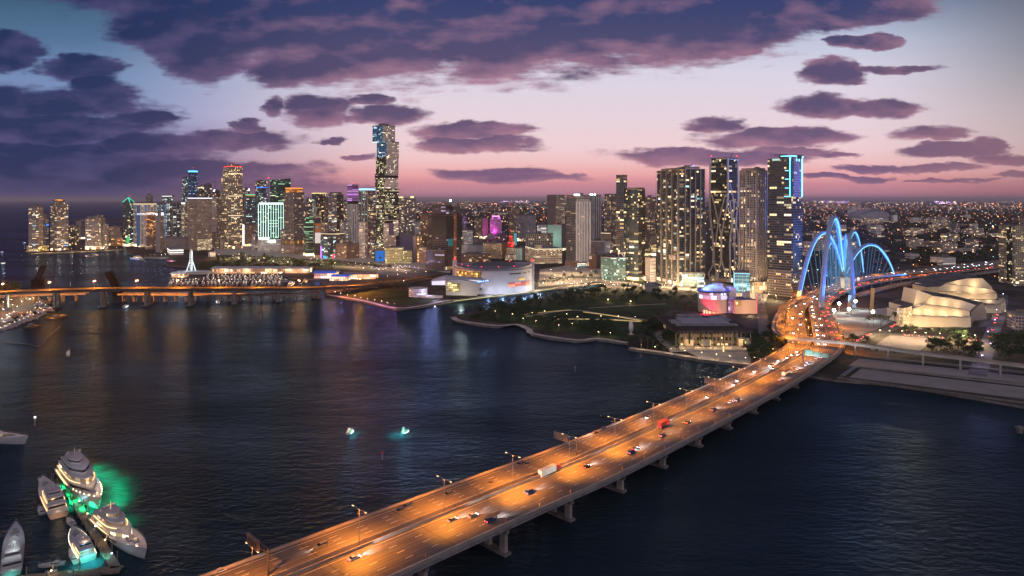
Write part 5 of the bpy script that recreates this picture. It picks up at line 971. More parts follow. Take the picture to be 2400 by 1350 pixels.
mb = MB(); solid(mb, [(1707, 737), (1707, 700), (1723, 700), (1723, 737)], d + 4, 14); obj('glass_stair', mb, WM('violet stair glass', (.3, .25, .4), (.2, .15, .35), 4, 5, .08, .16, 1, [(.6, .6, 1), (1, .5, .5), (.7, .75, 1)], .8), t)
mb = MB(); solid(mb, [(1722, 738), (1722, 703), (1773, 703), (1774, 738)], d, 30, 0, None, 1); obj('wall', mb, [pm('salmon museum wall', (.56, .40, .29), .8, .04, .03), M['roofd']], t)
mb = MB(); solid(mb, [(1724, 718), (1724, 705), (1737, 705), (1737, 718)], d - .6, 1); obj('window', mb, WM('gold windows', (.3, .2, .1), (.5, .35, .15), 3.2, 3.3, .12, .1, 1, [(1, .75, .35), (1, .85, .5)], 1.3), t)
mb = MB(); solid(mb, [(1648, 735), (1648, 727), (1680, 732), (1684, 737)], d - .8, 3); obj('entrance', mb, WM('gold entrance', (.3, .2, .1), (.5, .35, .15), 2.2, 5, .2, .05, 1, [(1, .75, .35)], 1.5), t)
mb = MB(); solid(mb, [(1745, 702), (1745, 684), (1758, 684), (1758, 702)], d + 16, 8); obj('rooftop_unit', mb, M['conc'], t)
mb = MB(); mb.bar((XX(1773.5, d), d - .5, LZ + 1), (XX(1773.5, d), d - .5, ZY(690, d)), .7); obj('light_strip', mb, em((1, .12, .2), 1.6), t)
for x, y, z, col, pw in ((cx_ - 16, cy_ - 24, 4, (1, .015, .06), 42000), (cx_ + 3, cy_ - 31, 3, (1, .35, .25), 7000), (cx_, cy_ - 6, 42, (.1, .2, 1), 26000), (cx_ - 16, cy_ - 10, 34, (.2, .35, 1), 14000), (cx_ + 22, cy_ - 2, 38, (.2, .25, 1), 14000), (XX(1748, d), d - 16, 5, (1, .62, .38), 12000), (XX(1676, d), cy_ + 8, 47, (.15, .25, 1), 9000)): light('wall_washer', 'POINT', (x, y, z), pw, col, t, .6)
t = thing('art_museum', 'flat-roofed waterside art museum under a dark slatted canopy on slender posts', 'museum', (XX(1680, 690), 690, LZ))
x0, x1, y0, y1, zr = 152.0, 226.0, 640.0, 728.0, 19.0
mb = MB(); mb.box(((x0 + x1) / 2, (y0 + y1) / 2 + 6, 3.4), (56, 70, 13.4)); obj('core_wall', mb, WM('art museum core', (.16, .12, .095), (.03, .022, .018), 5, 6, .2, .3, .3, [(1, .7, .35)], .7), t)
mb = MB(); mb.box(((x0 + x1) / 2, (y0 + y1) / 2 - 2, LZ), (84, 96, 1.6)); obj('platform', mb, M['pave'], t)
mb = MB()
for k in range(38): xx = x0 + (x1 - x0) * k / 37; mb.box((xx, (y0 + y1) / 2, zr), (.7, y1 - y0, 1.1))
for k in range(9): yy = y0 + (y1 - y0) * k / 8; mb.box(((x0 + x1) / 2, yy, zr - 1.2), (x1 - x0, .9, 1.15))
obj('canopy_slats', mb, pm('dark timber canopy', (.05, .04, .042), .8, .3, .2), t)
for a, b_, c_, e, h_ in ((168, 214, 672, 700, 2.2), (172, 196, 700, 716, 3.0), (160, 220, 664, 672, 1.4), (205, 222, 690, 714, 1.6), (158, 168, 676, 690, 1.8)): mb = MB(); mb.box(((a + b_) / 2, (c_ + e) / 2, zr + 1.1), (b_ - a, e - c_, h_)); obj('roof', mb, pm('lilac grey roof', (.24, .22, .27), .85, .12, .06) if a == 168 else M['roofg'], t)
for k in range(9):
    xx = x0 + 2 + (x1 - x0 - 4) * k / 8
    for yy in (y0 + 1.5,): mb = MB(); mb.bar((xx, yy, 3.4), (xx, yy, zr - 1.2), .5, 0, None, 6); obj('post', mb, M['conc'], t)
for x, y, w_, h_ in ((1614, 794, 20, 15), (1654, 793, 22, 14), (1742, 798, 24, 17)):
    dd = 651.0; mb = MB(); mb.box((XX(x, dd), dd, 4), (w_ * dd / F, 4, h_ * dd / F)); obj('lit_gallery_box', mb, pm('cream gallery wall', (.6, .5, .36), .8, .05, .1), t)
for k in range(7): xx = x0 + 5 + k * 10.6; mb = MB(); mb.bar((xx, y0 + 5, 7), (xx, y0 + 5, 17), 1.5, 0, None, 6); obj('hanging_garden', mb, M['leaf'], t)
for x in (160, 176, 190, 205, 220): light('terrace_light', 'POINT', (x, y0 + 3.5, 8), 2600, (1, .66, .3), t, .4)
mb = MB(); mb.bar((XX(1691, 640), 634, LZ), (XX(1691, 640), 634, 7), .8); obj('light_column', mb, em((1, .6, .2), 3), t)
t = thing('head_sculpture', 'tall narrow white head-shaped sculpture on the park shore', 'sculpture', P(1479, 784, LZ)); o_ = P(1479, 784, LZ); mb = MB()
rs = [[(o_.x + wx * math.cos(rad(q)), o_.y + 2.2 * wx * math.sin(rad(q)) * .8, LZ + z) for q in range(0, 360, 36)] for wx, z in ((1.3, 0), (1.4, 1.6), (1.1, 3), (2.1, 4.4), (2.5, 7), (2.35, 10), (1.9, 12.2), (.9, 13.3))]; mb.rings(rs, 0); obj('head', mb, pm('white marble resin', (.55, .52, .58), .6, .05, .3), t, True)
mb = MB(); mb.box((o_.x, o_.y - 2.6, LZ + 6.2), (.7, .9, 2.8)); obj('nose', mb, pm('white marble', (.55, .52, .58), .6, .05, .3), t)
mb = MB(); mb.box((o_.x, o_.y, LZ), (6, 6, .5)); obj('plinth', mb, M['conc'], t)

# ------------------------------------------------------------------ signature bridge: six blue-lit arches from one pylon
pc = Vector((506, 1043, 25)); E_ARCH = em((.25, .72, 1), 1.5)
t = thing('bridge_pylon', 'cream lit pylon block where the blue arches meet over the highway', 'pylon', (pc.x, pc.y, LZ))
mb = MB(); rs = [[(pc.x + sx_ * w_ * .5, pc.y + sy_ * 7, z) for sx_, sy_ in ((-1, -1), (1, -1), (1, 1), (-1, 1))] for w_, z in ((10, LZ), (13, 8), (17, 25))]; mb.rings(rs, 0); obj('block', mb, pm('cream concrete', (.6, .55, .46), .8, .05, .05), t); light('flood_light', 'POINT', (pc.x - 4, pc.y - 22, 14), 9000, (1, .85, .55), t, .6)
ARCH = [('leftmost broad blue-lit arch reaching down behind the cyan-framed tower', (385, 925, 2), 95, .9, 10), ('tallest blue-lit arch, its front foot on the middle ramp', (383, 848, 3), 118, 1.0, 16), ('small inner blue-lit arch seen through the tallest one', (563, 1240, 9), 73, .8, 12), ('steep blue-lit arch whose foot stands among the construction floodlights', (444, 886, 2), 93, .85, 12), ('slender blue-lit arch just right of the pylon', (641, 1246, 9), 90, .85, 12), ('low wide blue-lit arch landing on the highway at the right', (689, 1228, 8), 69, .9, 11)]
for lab, ft, hz, th, nc in ARCH:
    ft = Vector(ft); t = thing('bridge_arch', lab, 'bridge arch', (ft.x, ft.y, LZ)); pts = []
    for k in range(33):
        s_ = k / 32; b0 = ft.z + (pc.z - ft.z) * s_; q = abs(2 * (s_ - .02 * (1 - s_)) - 1); hh = hz - (ft.z + pc.z) / 2
        pts.append(Vector((ft.x + (pc.x - ft.x) * s_, ft.y + (pc.y - ft.y) * s_, b0 + hh * (1 - min(1, q) ** 2.15))))
    mb = MB(); mb.tube(pts, 5.6 * th + .6, 0, 4.6 * th, 8); obj('arch_rib', mb, M['arch'], t)
    hd = Vector((pc.x - ft.x, pc.y - ft.y, 0)).normalized(); sd_ = Vector((hd.y, -hd.x, 0)); sd_ = sd_ if sd_.y < 0 else -sd_
    inner = []
    for k in range(33):
        tg = (pts[min(32, k + 1)] - pts[max(0, k - 1)]).normalized(); nn = tg.cross(sd_).normalized(); nn = nn if (nn.z < 0 or (abs(nn.z) < .2 and nn.dot(hd) * (.5 - k / 32) > 0)) else -nn
        inner.append(pts[k] + nn * 2.4 * th + sd_ * 1.7)
    mb = MB(); mb.tube(inner[1:-1], 1.5 * th, 0, None, 4); obj('led_strip', mb, E_ARCH, t)
    for k in range(nc):
        i = int(2 + 27 * (k + .5) / nc); s_ = i / 32; p = pts[i]
        if p.z < 22: continue
        base = Vector((ft.x + (pc.x - ft.x) * (s_ * .75 + .2), ft.y + (pc.y - ft.y) * (s_ * .75 + .2), 10)); mb = MB(); mb.bar(p, base, .34, 0, None, 4); obj('cable', mb, em((.2, .5, .9), .55, 'lit stay cable'), t)
    mid_ = pts[16]
    for q_, src in ((pts[7], Vector((ft.x, ft.y, 9)) + sd_ * 26), (pts[16], Vector((mid_.x, mid_.y, 9)) + sd_ * 42), (pts[25], Vector((pts[25].x, pts[25].y, 12)) + sd_ * 30)):
        light('arch_flood', 'SPOT', src, 150 * (q_ - src).length_squared * (.28 if ft.x == 385 else .7 if ft.x < 384 else 1), (.035, .2, 1), t, 1, q_ - src, 84, .5)
# construction yard below the arches
for i, (x, y, pw) in enumerate(((1967, 731, 60000), (1990, 745, 50000), (2005, 725, 50000), (1955, 748, 36000), (2046, 752, 14000))):
    p = P(x, y, LZ); t = thing('floodlight_mast', 'white construction floodlight on a mast, %s' % ('nearest the tallest arch foot', 'in the middle of the yard', 'at the foot of the steep arch', 'lowest beside the right-hand ramp', 'apart on the right near the leaning column')[i], 'floodlight', p)
    mb = MB(); mb.bar(p, p + Vector((0, 0, 10)), .35); obj('mast', mb, M['steel'], t); mb = MB(); mb.ball(p + Vector((0, 0, 10.5)), 1.9); obj('lamp_head', mb, em((.8, 1, .95), 20), t); light('lamp_light', 'SPOT', p + Vector((0, -1.8, 10)), pw, (.78, 1, .93), t, .8, (0, .001, -1), 158, .5)
for i, (a, b_) in enumerate((((2046, 675), (2041, 742)), ((1993, 692), (1989, 736)))):
    p = P(*b_, LZ); t = thing('concrete_column', 'tall tan %s column standing in the construction yard' % ('leaning right-hand', 'floodlit left-hand')[i], 'column', p); mb = MB(); mb.bar(p, (XX(a[0], p.y), p.y, ZY(a[1], p.y)), 3.2, 0, 2.6); obj('shaft', mb, pm('tan concrete', (.42, .27, .14), .8, .15, .1), t); mb = MB(); mb.box(p, (6, 6, 1.2)); obj('footing', mb, M['concd'], t)

# ------------------------------------------------------------------ ferris wheel, bay-side market halls
p = P(448, 641, LZ); t = thing('ferris_wheel', 'white lit ferris wheel seen edge-on beside the marina', 'ferris wheel', p); hz = ZY(611, p.y); rr = hz - 7
di = Vector((p.x, p.y, 0)).normalized(); di = (di + Vector((di.y, -di.x, 0)) * .06).normalized(); sd_ = Vector((di.y, -di.x, 0)); hub = Vector((p.x, p.y, hz))
rim = [hub + di * (rr * math.cos(rad(a))) + Vector((0, 0, rr * math.sin(rad(a)))) for a in range(0, 361, 12)]
E_WH = em((.85, .95, 1), 2.2)
for s_ in (-1.3, 1.3): mb = MB(); mb.tube([q + sd_ * s_ for q in rim], .7, 0, None, 5); obj('rim', mb, E_WH, t)
for a in range(0, 360, 15): mb = MB(); mb.bar(hub, hub + di * (rr * math.cos(rad(a))) + Vector((0, 0, rr * math.sin(rad(a)))), .3); obj('spoke', mb, em((.75, .9, 1), 1.2), t)
for a in range(0, 360, 15): q = hub + di * ((rr + 1.2) * math.cos(rad(a))) + Vector((0, 0, (rr + 1.2) * math.sin(rad(a)))); mb = MB(); mb.box((q.x, q.y, q.z - 1.2), (2.2, 2.2, 2.4)); obj('cabin', mb, M['wht'], t)
for s_ in (-1, 1):
    for f_ in (-1, 1): mb = MB(); mb.bar(hub + sd_ * (2.5 * s_), p + sd_ * (9 * s_) + di * (9 * f_), 1.3, 0, None, 6); obj('support_leg', mb, em((.8, .95, 1), 1.4), t)
mb = MB(); mb.prism(circ(p.x + 10, p.y - 6, 32, 11, 28), LZ, 6.5, 0); mb.prism(circ(p.x + 10, p.y - 6, 34, 12.5, 28), 6.5, 7.4, 0); obj('boarding_hall', mb, M['roofw'], t); light('wheel_light', 'POINT', (p.x, p.y - 14, 20), 12000, (.75, .95, 1), t, 1)
def shed(label, ext, y, h, dep, lit, roofm, cat='market hall', tilt=2.5):
    d = P(0, y, LZ).y; x0, x1 = XX(ext[0], d), XX(ext[1], d); t = thing('market_hall', label, cat, ((x0 + x1) / 2, d, LZ))
    mb = MB(); mb.box(((x0 + x1) / 2, d + dep / 2, LZ), (x1 - x0, dep, h)); obj('wall', mb, lit, t)
    mb = MB(); e = 2.5; n_ = 3
    for k in range(n_):
        a, b_ = x0 - e + (x1 - x0 + 2 * e) * k / n_, x0 - e + (x1 - x0 + 2 * e) * (k + .96) / n_; mb.prism([(a, d - e), (b_, d - e), (b_, d + dep / 2), (a, d + dep / 2)], LZ + h, [LZ + h + .8, LZ + h + .8, LZ + h + .8 + tilt, LZ + h + .8 + tilt], 0); mb.prism([(a, d + dep / 2), (b_, d + dep / 2), (b_, d + dep + e), (a, d + dep + e)], LZ + h, [LZ + h + .8 + tilt, LZ + h + .8 + tilt, LZ + h + .8, LZ + h + .8], 0)
    obj('roof', mb, roofm, t); return t, x0, x1, d
SH = WM('shop fronts', (.4, .32, .27), (.4, .22, .12), 5, 5, .1, .12, .9, [(1, .62, .3), (1, .75, .45), (1, .85, .65), (1, .45, .25)], 1.2); BLR = pm('blue awning roof', (.05, .14, .5), .5, .15, .1)
for lab, ext, y, h_, dep, rm, lc, pw in (('long white-roofed market hall with glowing shop fronts behind the marina', (497, 658), 641, 9, 34, M['roofw'], (1, .7, .42), 26000), ('shorter pale market hall right of the long one', (668, 722), 640, 8, 26, M['roofw'], (1, .65, .4), 12000), ('market hall with a blue-lit roof by the boat basin', (736, 784), 652, 9, 30, BLR, (.1, .35, 1), 22000), ('second blue-roofed market hall, further right', (778, 815), 658, 7, 22, BLR, (.1, .4, 1), 16000), ('grey-roofed market hall with warm shop fronts by the street', (806, 880), 654, 8, 26, M['roofg'], (1, .65, .35), 16000), ('small terrace pavilion with bright lamps left of the wheel', (402, 432), 650, 6, 18, M['roofw'], (.9, 1, .9), 12000)):
    t, x0, x1, d = shed(lab, ext, y, h_, dep, SH, rm); n_ = 3 if ext[1] - ext[0] > 60 else 2
    for k in range(n_): light('shop_light', 'POINT', (x0 + (x1 - x0) * (k + .5) / n_, d - 7, 7.5 if lc[2] < .9 else 14), pw / n_ * .8, lc, t, .5)
b = B('low white terraced pavilions on the bay front below the beige office block', (488, 492, 505), 591, 602, 'panel', cat='building', name='pavilion', rb=0)
b = B('flat white-edged waterfront pavilion left of the wheel trees', (392, 398, 430), 584, 598, 'panel', cat='building', name='pavilion', rb=0, asp=.4); b.ring(b.poly, b.z(588), b.z(586.5), E_W); b.ring(b.poly, b.z(593), b.z(592), E_W)
b = B('pale windowless hall above the waterfront pavilion', (383, 388, 443), 560, 586, 'plain', cat='building', name='exhibition_hall', rb=0, asp=.4)
b = B('small flat-roofed park pavilion at the edge of the dark trees', (1508, 1512, 1545), 671, 685, 'plain', cat='building', name='pavilion', rb=0, asp=.5)
# stadium far off
d = 4300.0; cx_ = XX(2055, d); t = thing('stadium', 'far grey domed stadium with a curved retractable roof', 'stadium', (cx_, d, LZ)); wd = 48 * d / F
mb = MB(); rs = [[(cx_ + wd * math.cos(a) * math.sin(rad(q)), d + 90 + 85 * math.cos(a) * math.cos(rad(q)), ZY(509, d) + (ZY(489, d) - ZY(509, d)) * math.sin(a)) for q in range(0, 360, 12)] for a in (0, .3, .6, .9, 1.2, 1.45)]; mb.rings(rs, 0); obj('roof', mb, pm('grey stadium roof', (.26, .23, .26), .6, .08, .01), t)
for k in (.35, .62, .85): mb = MB(); mb.tube([Vector((cx_ + wd * k * 1.02 * math.cos(rad(q)) , d + 40 - 60 * math.sin(rad(q)) * k, ZY(508.5, d) + (ZY(489, d) - ZY(508.5, d)) * math.sin(rad(q)) * (1.02 - k * .3))) for q in range(0, 181, 15)], 2.2); obj('roof_rib', mb, M['roofd'], t)
mb = MB(); mb.prism(circ(cx_, d + 90, wd * .92, 82, 30), LZ, ZY(508.5, d), 0); obj('bowl', mb, WM('stadium bowl', (.35, .3, .3), (.3, .25, .2), 16, 9, .1, .4, .5, [(1, .85, .6), (.9, 1, .8)], .9), t)
mb = MB(); mb.box((cx_ + wd * 1.02, d + 40, LZ), (26, 30, ZY(505, d))); obj('pier_tower', mb, M['wht'], t)
from mathutils.noise import noise as pnoise
# ------------------------------------------------------------------ trees and palms
def leaf_quads(mb, c, r, n, s, mi=1):
    for _ in range(n):
        th, z = R.uniform(0, 6.28), R.uniform(-1, 1); q = (1 - z * z) ** .5; k = r * R.uniform(.55, 1.0)
        p = Vector((c[0] + k * q * math.cos(th), c[1] + k * q * math.sin(th), c[2] + k * z * .72)); a = Vector((R.gauss(0, 1), R.gauss(0, 1), R.gauss(0, .6))).normalized(); b_ = a.cross(Vector((R.gauss(0, 1), R.gauss(0, 1), R.gauss(0, 1)))).normalized(); w_ = s * R.uniform(.6, 1.3)
        mb.face([p - a * w_, p - b_ * w_ * .6, p + a * w_, p + b_ * w_ * .6], mi)
def tree_mesh(tr, cr, h, rad_, n, mi=(0, 0)):
    tr.tube([(0, 0, 0), (.15, .1, h * .3), (0, .2, h * .5)], .55, mi[0], None, 6)
    for k in range(n):
        a = R.uniform(0, 6.28); rr_ = rad_ * R.uniform(.15, .75); c_ = (rr_ * math.cos(a), rr_ * math.sin(a), h * R.uniform(.48, .9)); 
        if k < 5: tr.bar((0, .1, h * .35), c_, .3, mi[0], None, 5, .1)
        leaf_quads(cr, c_, rad_ * R.uniform(.28, .45), 30, .55, mi[1])
def tree_near(label, h, rad_, n, leafm):
    o = thing('tree', label, 'tree'); a, c_ = MB(), MB(); tree_mesh(a, c_, h, rad_, n); obj('trunk', a, M['bark'], o); obj('crown', c_, leafm, o); return o
def tree_far(h, rad_, n, leafm):
    a = MB(); tree_mesh(a, a, h, rad_, n, (0, 1)); return obj('tree', a, [M['bark'], leafm])
def palm_mesh(tr, cr, h, mi=(0, 0)):
    b_ = Vector((R.uniform(-.6, .6), R.uniform(-.6, .6), h)); tr.tube([(0, 0, 0), (b_.x * .2, b_.y * .2, h * .5), b_], .38, mi[0], None, 6)
    for k in range(16):
        a = k * 6.283 / 16 + R.uniform(-.2, .2); up = R.uniform(-.2, .9); L = R.uniform(2.6, 3.4); prev = b_; d_ = Vector((math.cos(a), math.sin(a), 0)); sd_ = Vector((-d_.y, d_.x, 0))
        for j in range(1, 5):
            t_ = j / 4; p = b_ + d_ * (L * t_) + Vector((0, 0, up * L * t_ - 1.5 * t_ * t_ * L * .62)); w0, w1 = .55 * math.sin(3.1 * (j - 1) / 4 + .25), .55 * math.sin(3.1 * min(t_, .98) + .1)
            for s_ in (-1, 1): cr.face([prev, prev + sd_ * (w0 * s_) - Vector((0, 0, .22)), p + sd_ * (w1 * s_) - Vector((0, 0, .22)), p], mi[1])
            prev = p
def palm_near(label, h):
    o = thing('palm_tree', label, 'palm tree'); a, c_ = MB(), MB(); palm_mesh(a, c_, h); obj('trunk', a, M['bark'], o); obj('crown', c_, M['palm'], o); return o
TN = [tree_near('x', 9, 5.2, 16, M['leaf']), tree_near('x', 11, 6, 18, M['leaf']), tree_near('x', 8, 4.4, 14, M['leaf2']), tree_near('x', 10, 5.4, 16, M['leaf2'])]
TF = [tree_far(11, 6.5, 14, M['leaf']), tree_far(13, 7.5, 16, M['leaf']), tree_far(10, 6, 13, M['leaf2'])]
PN = [palm_near('x', 9), palm_near('x', 11), palm_near('x', 7.5)]
USED = set()
def plant(protos, p, label, group, cat, sc=None):
    q = R.choice(protos)
    if q.name in USED: o = dup(q, p, R.uniform(0, 6.28), label, group, sc or R.uniform(.8, 1.2))
    else: USED.add(q.name); o = q; o.location = p; s_ = sc or 1.0; o.scale = (s_, s_, s_); o['label'] = label; o['group'] = group
    o['category'] = cat; return o
def inpoly(px, n):
    pts = [P(x, y, LZ) for x, y in px]; tris = tessellate_polygon([[Vector((p.x, p.y, 0)) for p in pts]]); ar = [abs((pts[b_] - pts[a]).cross(pts[c_] - pts[a]).z) for a, b_, c_ in tris]; out = []
    for _ in range(n):
        a, b_, c_ = R.choices(tris, ar)[0]; u_, v_ = R.random(), R.random()
        if u_ + v_ > 1: u_, v_ = 1 - u_, 1 - v_
        out.append(pts[a] + (pts[b_] - pts[a]) * u_ + (pts[c_] - pts[a]) * v_)
    return out
def grove(protos, px, n, label, group, cat='tree', sc=None):
    for p in inpoly(px, n): plant(protos, p, label, group, cat, sc and sc * R.uniform(.85, 1.15))
def rowof(protos, a, b_, n, label, group, cat='palm tree', jit=1.5, sc=None):
    A_, B_ = P(*a, LZ), P(*b_, LZ)
    for k in range(n): plant(protos, A_.lerp(B_, (k + .5) / n) + Vector((R.uniform(-jit, jit), R.uniform(-jit, jit), 0)), label, group, cat, sc and sc * R.uniform(.85, 1.15))
grove(TN, [(1092, 742), (1122, 729), (1225, 708), (1352, 686), (1420, 677), (1400, 698), (1290, 718), (1190, 740), (1115, 751)], 50, 'dark bushy tree in the grove along the park side of the slip', 'trees along the slip')
grove(TN, [(1410, 681), (1560, 674), (1600, 690), (1560, 710), (1425, 704)], 28, 'dark tree in the grove at the inland corner of the park', 'trees at the inland corner of the park')
grove(TN, [(1250, 752), (1330, 744), (1345, 772), (1262, 766)], 9, 'tree in the small clump near the outer park shore', 'trees near the outer park shore')
grove(TN, [(1350, 756), (1440, 770), (1448, 790), (1360, 784)], 10, 'tree in the clump left of the white head sculpture', 'trees left of the head sculpture')
grove(TN, [(1500, 772), (1545, 745), (1598, 762), (1596, 812), (1585, 828), (1508, 815)], 32, 'dark tree in the dense grove left of the flat-roofed museum', 'trees left of the flat-roofed museum', sc=1.1)
grove(TN, [(1768, 796), (1796, 800), (1812, 838), (1782, 852), (1748, 846)], 18, 'dark tree between the flat-roofed museum and the causeway', 'trees between museum and causeway', sc=1.15)
grove(TN, [(1803, 772), (1826, 790), (1832, 822), (1806, 828)], 8, 'tree inside the bend of the people-mover track', 'trees inside the track bend', sc=1.15)
rowof(PN, (1655, 684), (1560, 778), 18, 'palm in the left row of the avenue beside the science museum', 'palms along the museum avenue', sc=1.1)
rowof(PN, (1634, 680), (1540, 765), 18, 'palm in the right row of the avenue beside the science museum', 'palms along the museum avenue park side', sc=1.1)
rowof(PN, (1075, 697), (1350, 661), 34, 'palm on the lit quay in front of the round arena', 'palms on the arena quay')
rowof(PN, (884, 672), (1070, 696), 24, 'palm on the lawn edge left of the arena lobby', 'palms left of the arena lobby', jit=4)
rowof(PN, (1100, 738), (1390, 679), 24, 'palm along the park edge of the slip', 'palms along the slip', jit=3)
rowof(PN, (1490, 815), (1560, 824), 6, 'palm on the shore at the tip left of the flat-roofed museum', 'palms at the museum tip', jit=3)
rowof(PN, (2030, 770), (2108, 758), 7, 'palm at the street corner by the cream halls', 'palms at the hall corner', jit=3, sc=1.3)
rowof(PN, (1990, 818), (2030, 826), 5, 'palm beside the people-mover track at the causeway', 'palms by the people-mover track', jit=3, sc=1.3)
rowof(TN, (2105, 776), (2265, 790), 11, 'olive street tree in front of the front cream hall', 'trees in front of the cream hall', 'tree', 4, .75)
grove(TN, [(2185, 803), (2290, 796), (2300, 830), (2278, 848), (2180, 828)], 18, 'dark tree on the corner lot left of the side street', 'trees left of the side street', sc=1.1)
grove(TN, [(2325, 800), (2430, 785), (2460, 850), (2340, 848)], 18, 'dark tree at the right edge beyond the side street', 'trees at the right edge', sc=1.2)
rowof(TN, (2042, 824), (2160, 836), 12, 'small round bush on the quay lot under the track', 'bushes on the quay lot', 'bush', 3, .32)
grove(TF, [(455, 622), (550, 598), (660, 606), (705, 618), (640, 632), (480, 636)], 30, 'dark green tree in the bay-front park behind the market hall', 'trees in the bay-front park')
grove(TF, [(690, 614), (826, 619), (826, 630), (690, 632)], 16, 'dark tree in the row behind the blue-roofed market halls', 'trees behind the blue-roofed halls')
grove(TF, [(836, 624), (970, 632), (950, 640), (836, 634)], 8, 'round tree by the street below the stacked skyscraper', 'trees below the stacked skyscraper')
grove(TF, [(1268, 655), (1400, 640), (1410, 650), (1275, 666)], 9, 'tree on the boulevard right of the arena', 'trees on the boulevard right of the arena', sc=.8)
grove(TF, [(1430, 664), (1500, 660), (1560, 667), (1530, 672)], 7, 'tree on the boulevard below the dark glass towers', 'trees below the dark glass towers', sc=.8)
rowof(TF, (-10, 692), (50, 691), 6, 'big dark tree beyond the port bridge at the left edge', 'trees beyond the port bridge', 'tree', 6, 1.5)
rowof(TF, (112, 588), (290, 582), 8, 'tree along the shore of the tower island', 'trees on the tower island', 'tree', 8, .9)
grove(TF, [(1760, 668), (1790, 664), (1800, 690), (1782, 700)], 5, 'tree at the foot of the tower with the cyan frame', 'trees below the cyan-framed tower', sc=.8)
# far canopies nobody could count
mb = MB()
def canopy(p, s_):
    n = 5; rs = []
    for q, z in ((1, 0), (1.08, .35), (.75, .75), (.2, 1)): rs.append([(p.x + s_ * q * R.uniform(.7, 1.2) * math.cos(6.283 * k / n), p.y + s_ * q * R.uniform(.7, 1.2) * math.sin(6.283 * k / n), LZ + s_ * .85 * z * R.uniform(.8, 1.1)) for k in range(n)])
    mb.rings(rs, 0, capa=False)
for px_, n, s_ in (([(1890, 640), (2330, 615), (2330, 545), (1890, 560)], 560, 9), ([(1890, 555), (2450, 540), (2450, 492), (1890, 496)], 900, 16), ([(930, 560), (1300, 560), (1330, 500), (930, 500)], 500, 15), ([(930, 498), (1900, 498), (1900, 481), (930, 481)], 600, 26), ([(2350, 660), (2520, 655), (2520, 560), (2350, 560)], 160, 10), ([(1660, 670), (1710, 690), (1640, 690)], 20, 5)):
    for p in inpoly(px_, n): canopy(p, s_ * R.uniform(.6, 1.3))
tag(obj('tree_canopy', mb, pm('far leaves', (.03, .034, .022), .9, .4, .02, spec=.1)), kind='stuff')
mb = MB()                                              # undergrowth and lesser trees that fill the groves
for px_, n in (([(1240, 752), (1340, 744), (1450, 770), (1468, 792), (1400, 785), (1250, 765)], 42), ([(1125, 752), (1230, 722), (1300, 728), (1225, 758)], 44), ([(1092, 742), (1122, 729), (1225, 708), (1352, 686), (1420, 677), (1400, 698), (1290, 718), (1190, 740), (1115, 751)], 95), ([(1410, 681), (1560, 674), (1600, 690), (1560, 710), (1425, 704)], 40), ([(1500, 772), (1545, 745), (1598, 762), (1596, 812), (1585, 828), (1508, 815)], 34), ([(455, 622), (550, 598), (660, 606), (705, 618), (640, 632), (480, 636)], 60), ([(690, 614), (826, 619), (826, 630), (690, 632)], 40), ([(2185, 803), (2290, 796), (2300, 830), (2278, 848), (2180, 828)], 20), ([(2325, 800), (2430, 785), (2460, 850), (2340, 848)], 26), ([(1768, 796), (1796, 800), (1812, 838), (1782, 852), (1748, 846)], 12)):
    for p in inpoly(px_, n):
        k = 1 + (p.y > 1250) * .6
        for _ in range(3): leaf_quads(mb, (p.x + R.uniform(-2.5, 2.5) * k, p.y + R.uniform(-2.5, 2.5) * k, LZ + R.uniform(1.5, 5.5) * k), 2.8 * k, 26, .6 * k, 0)
tag(obj('undergrowth', mb, M['leaf']), kind='stuff')

# ------------------------------------------------------------------ the far city: low buildings and lights
FM = [WM('far flats', (.3, .24, .22), (.05, .04, .04), 5, 3.6, .18, .28, .3, WARM + [(.9, .95, 1)], 1.3), WM('far warehouses', (.38, .33, .31), (.06, .05, .05), 9, 6, .2, .4, .35, WARM, 1.2), WM('far brown flats', (.2, .13, .11), (.04, .03, .03), 4, 3.4, .2, .3, .3, WARM, 1.2)]
LB = []
for k in range(9):
    mb = MB(); w_, dp, h_ = R.uniform(18, 46), R.uniform(14, 30), (7, 9, 6, 12, 16, 8, 24, 32, 11)[k]; mb.prism([(-w_ / 2, -dp / 2), (w_ / 2, -dp / 2), (w_ / 2, dp / 2), (-w_ / 2, dp / 2)], 0, h_, 0, 1); mb.box((R.uniform(-5, 5), R.uniform(-4, 4), h_), (5, 4, 2.4), 1); LB.append(obj('low_building', mb, [FM[k % 3], M['roofg']]))
zones = [([(930, 580), (1190, 590), (1280, 520), (1280, 484), (930, 484)], 62, 'low building in the dim old town behind the arena and pink towers'), ([(1890, 628), (1980, 628), (2330, 600), (2330, 520), (1890, 520)], 84, 'low building among the trees beyond the blue arches'), ([(1890, 518), (2440, 518), (2440, 484), (1890, 484)], 84, 'small pale building far out in the sea of city lights'), ([(1330, 600), (1440, 610), (1540, 600), (1540, 560), (1330, 560)], 16, 'low building glimpsed between the bay-front towers'), ([(300, 562), (560, 560), (860, 590), (860, 545), (330, 530)], 58, 'low building tucked between the towers at the left')]
uz = set()
for px_, n, lab in zones:
    for p in inpoly(px_, n):
        q = R.randrange(9); far_ = p.y > 3500; sc = (R.uniform(.8, 1.3) * (1.5 if far_ else 1), R.uniform(.8, 1.3), R.uniform(.7, 1.3))
        if q in uz: o = dup(LB[q], p, R.uniform(-.3, .3), sc=sc)
        else: uz.add(q); o = LB[q]; o.location = p; o.scale = sc
        tag(o, lab, 'building', lab.replace('building', 'buildings', 1))
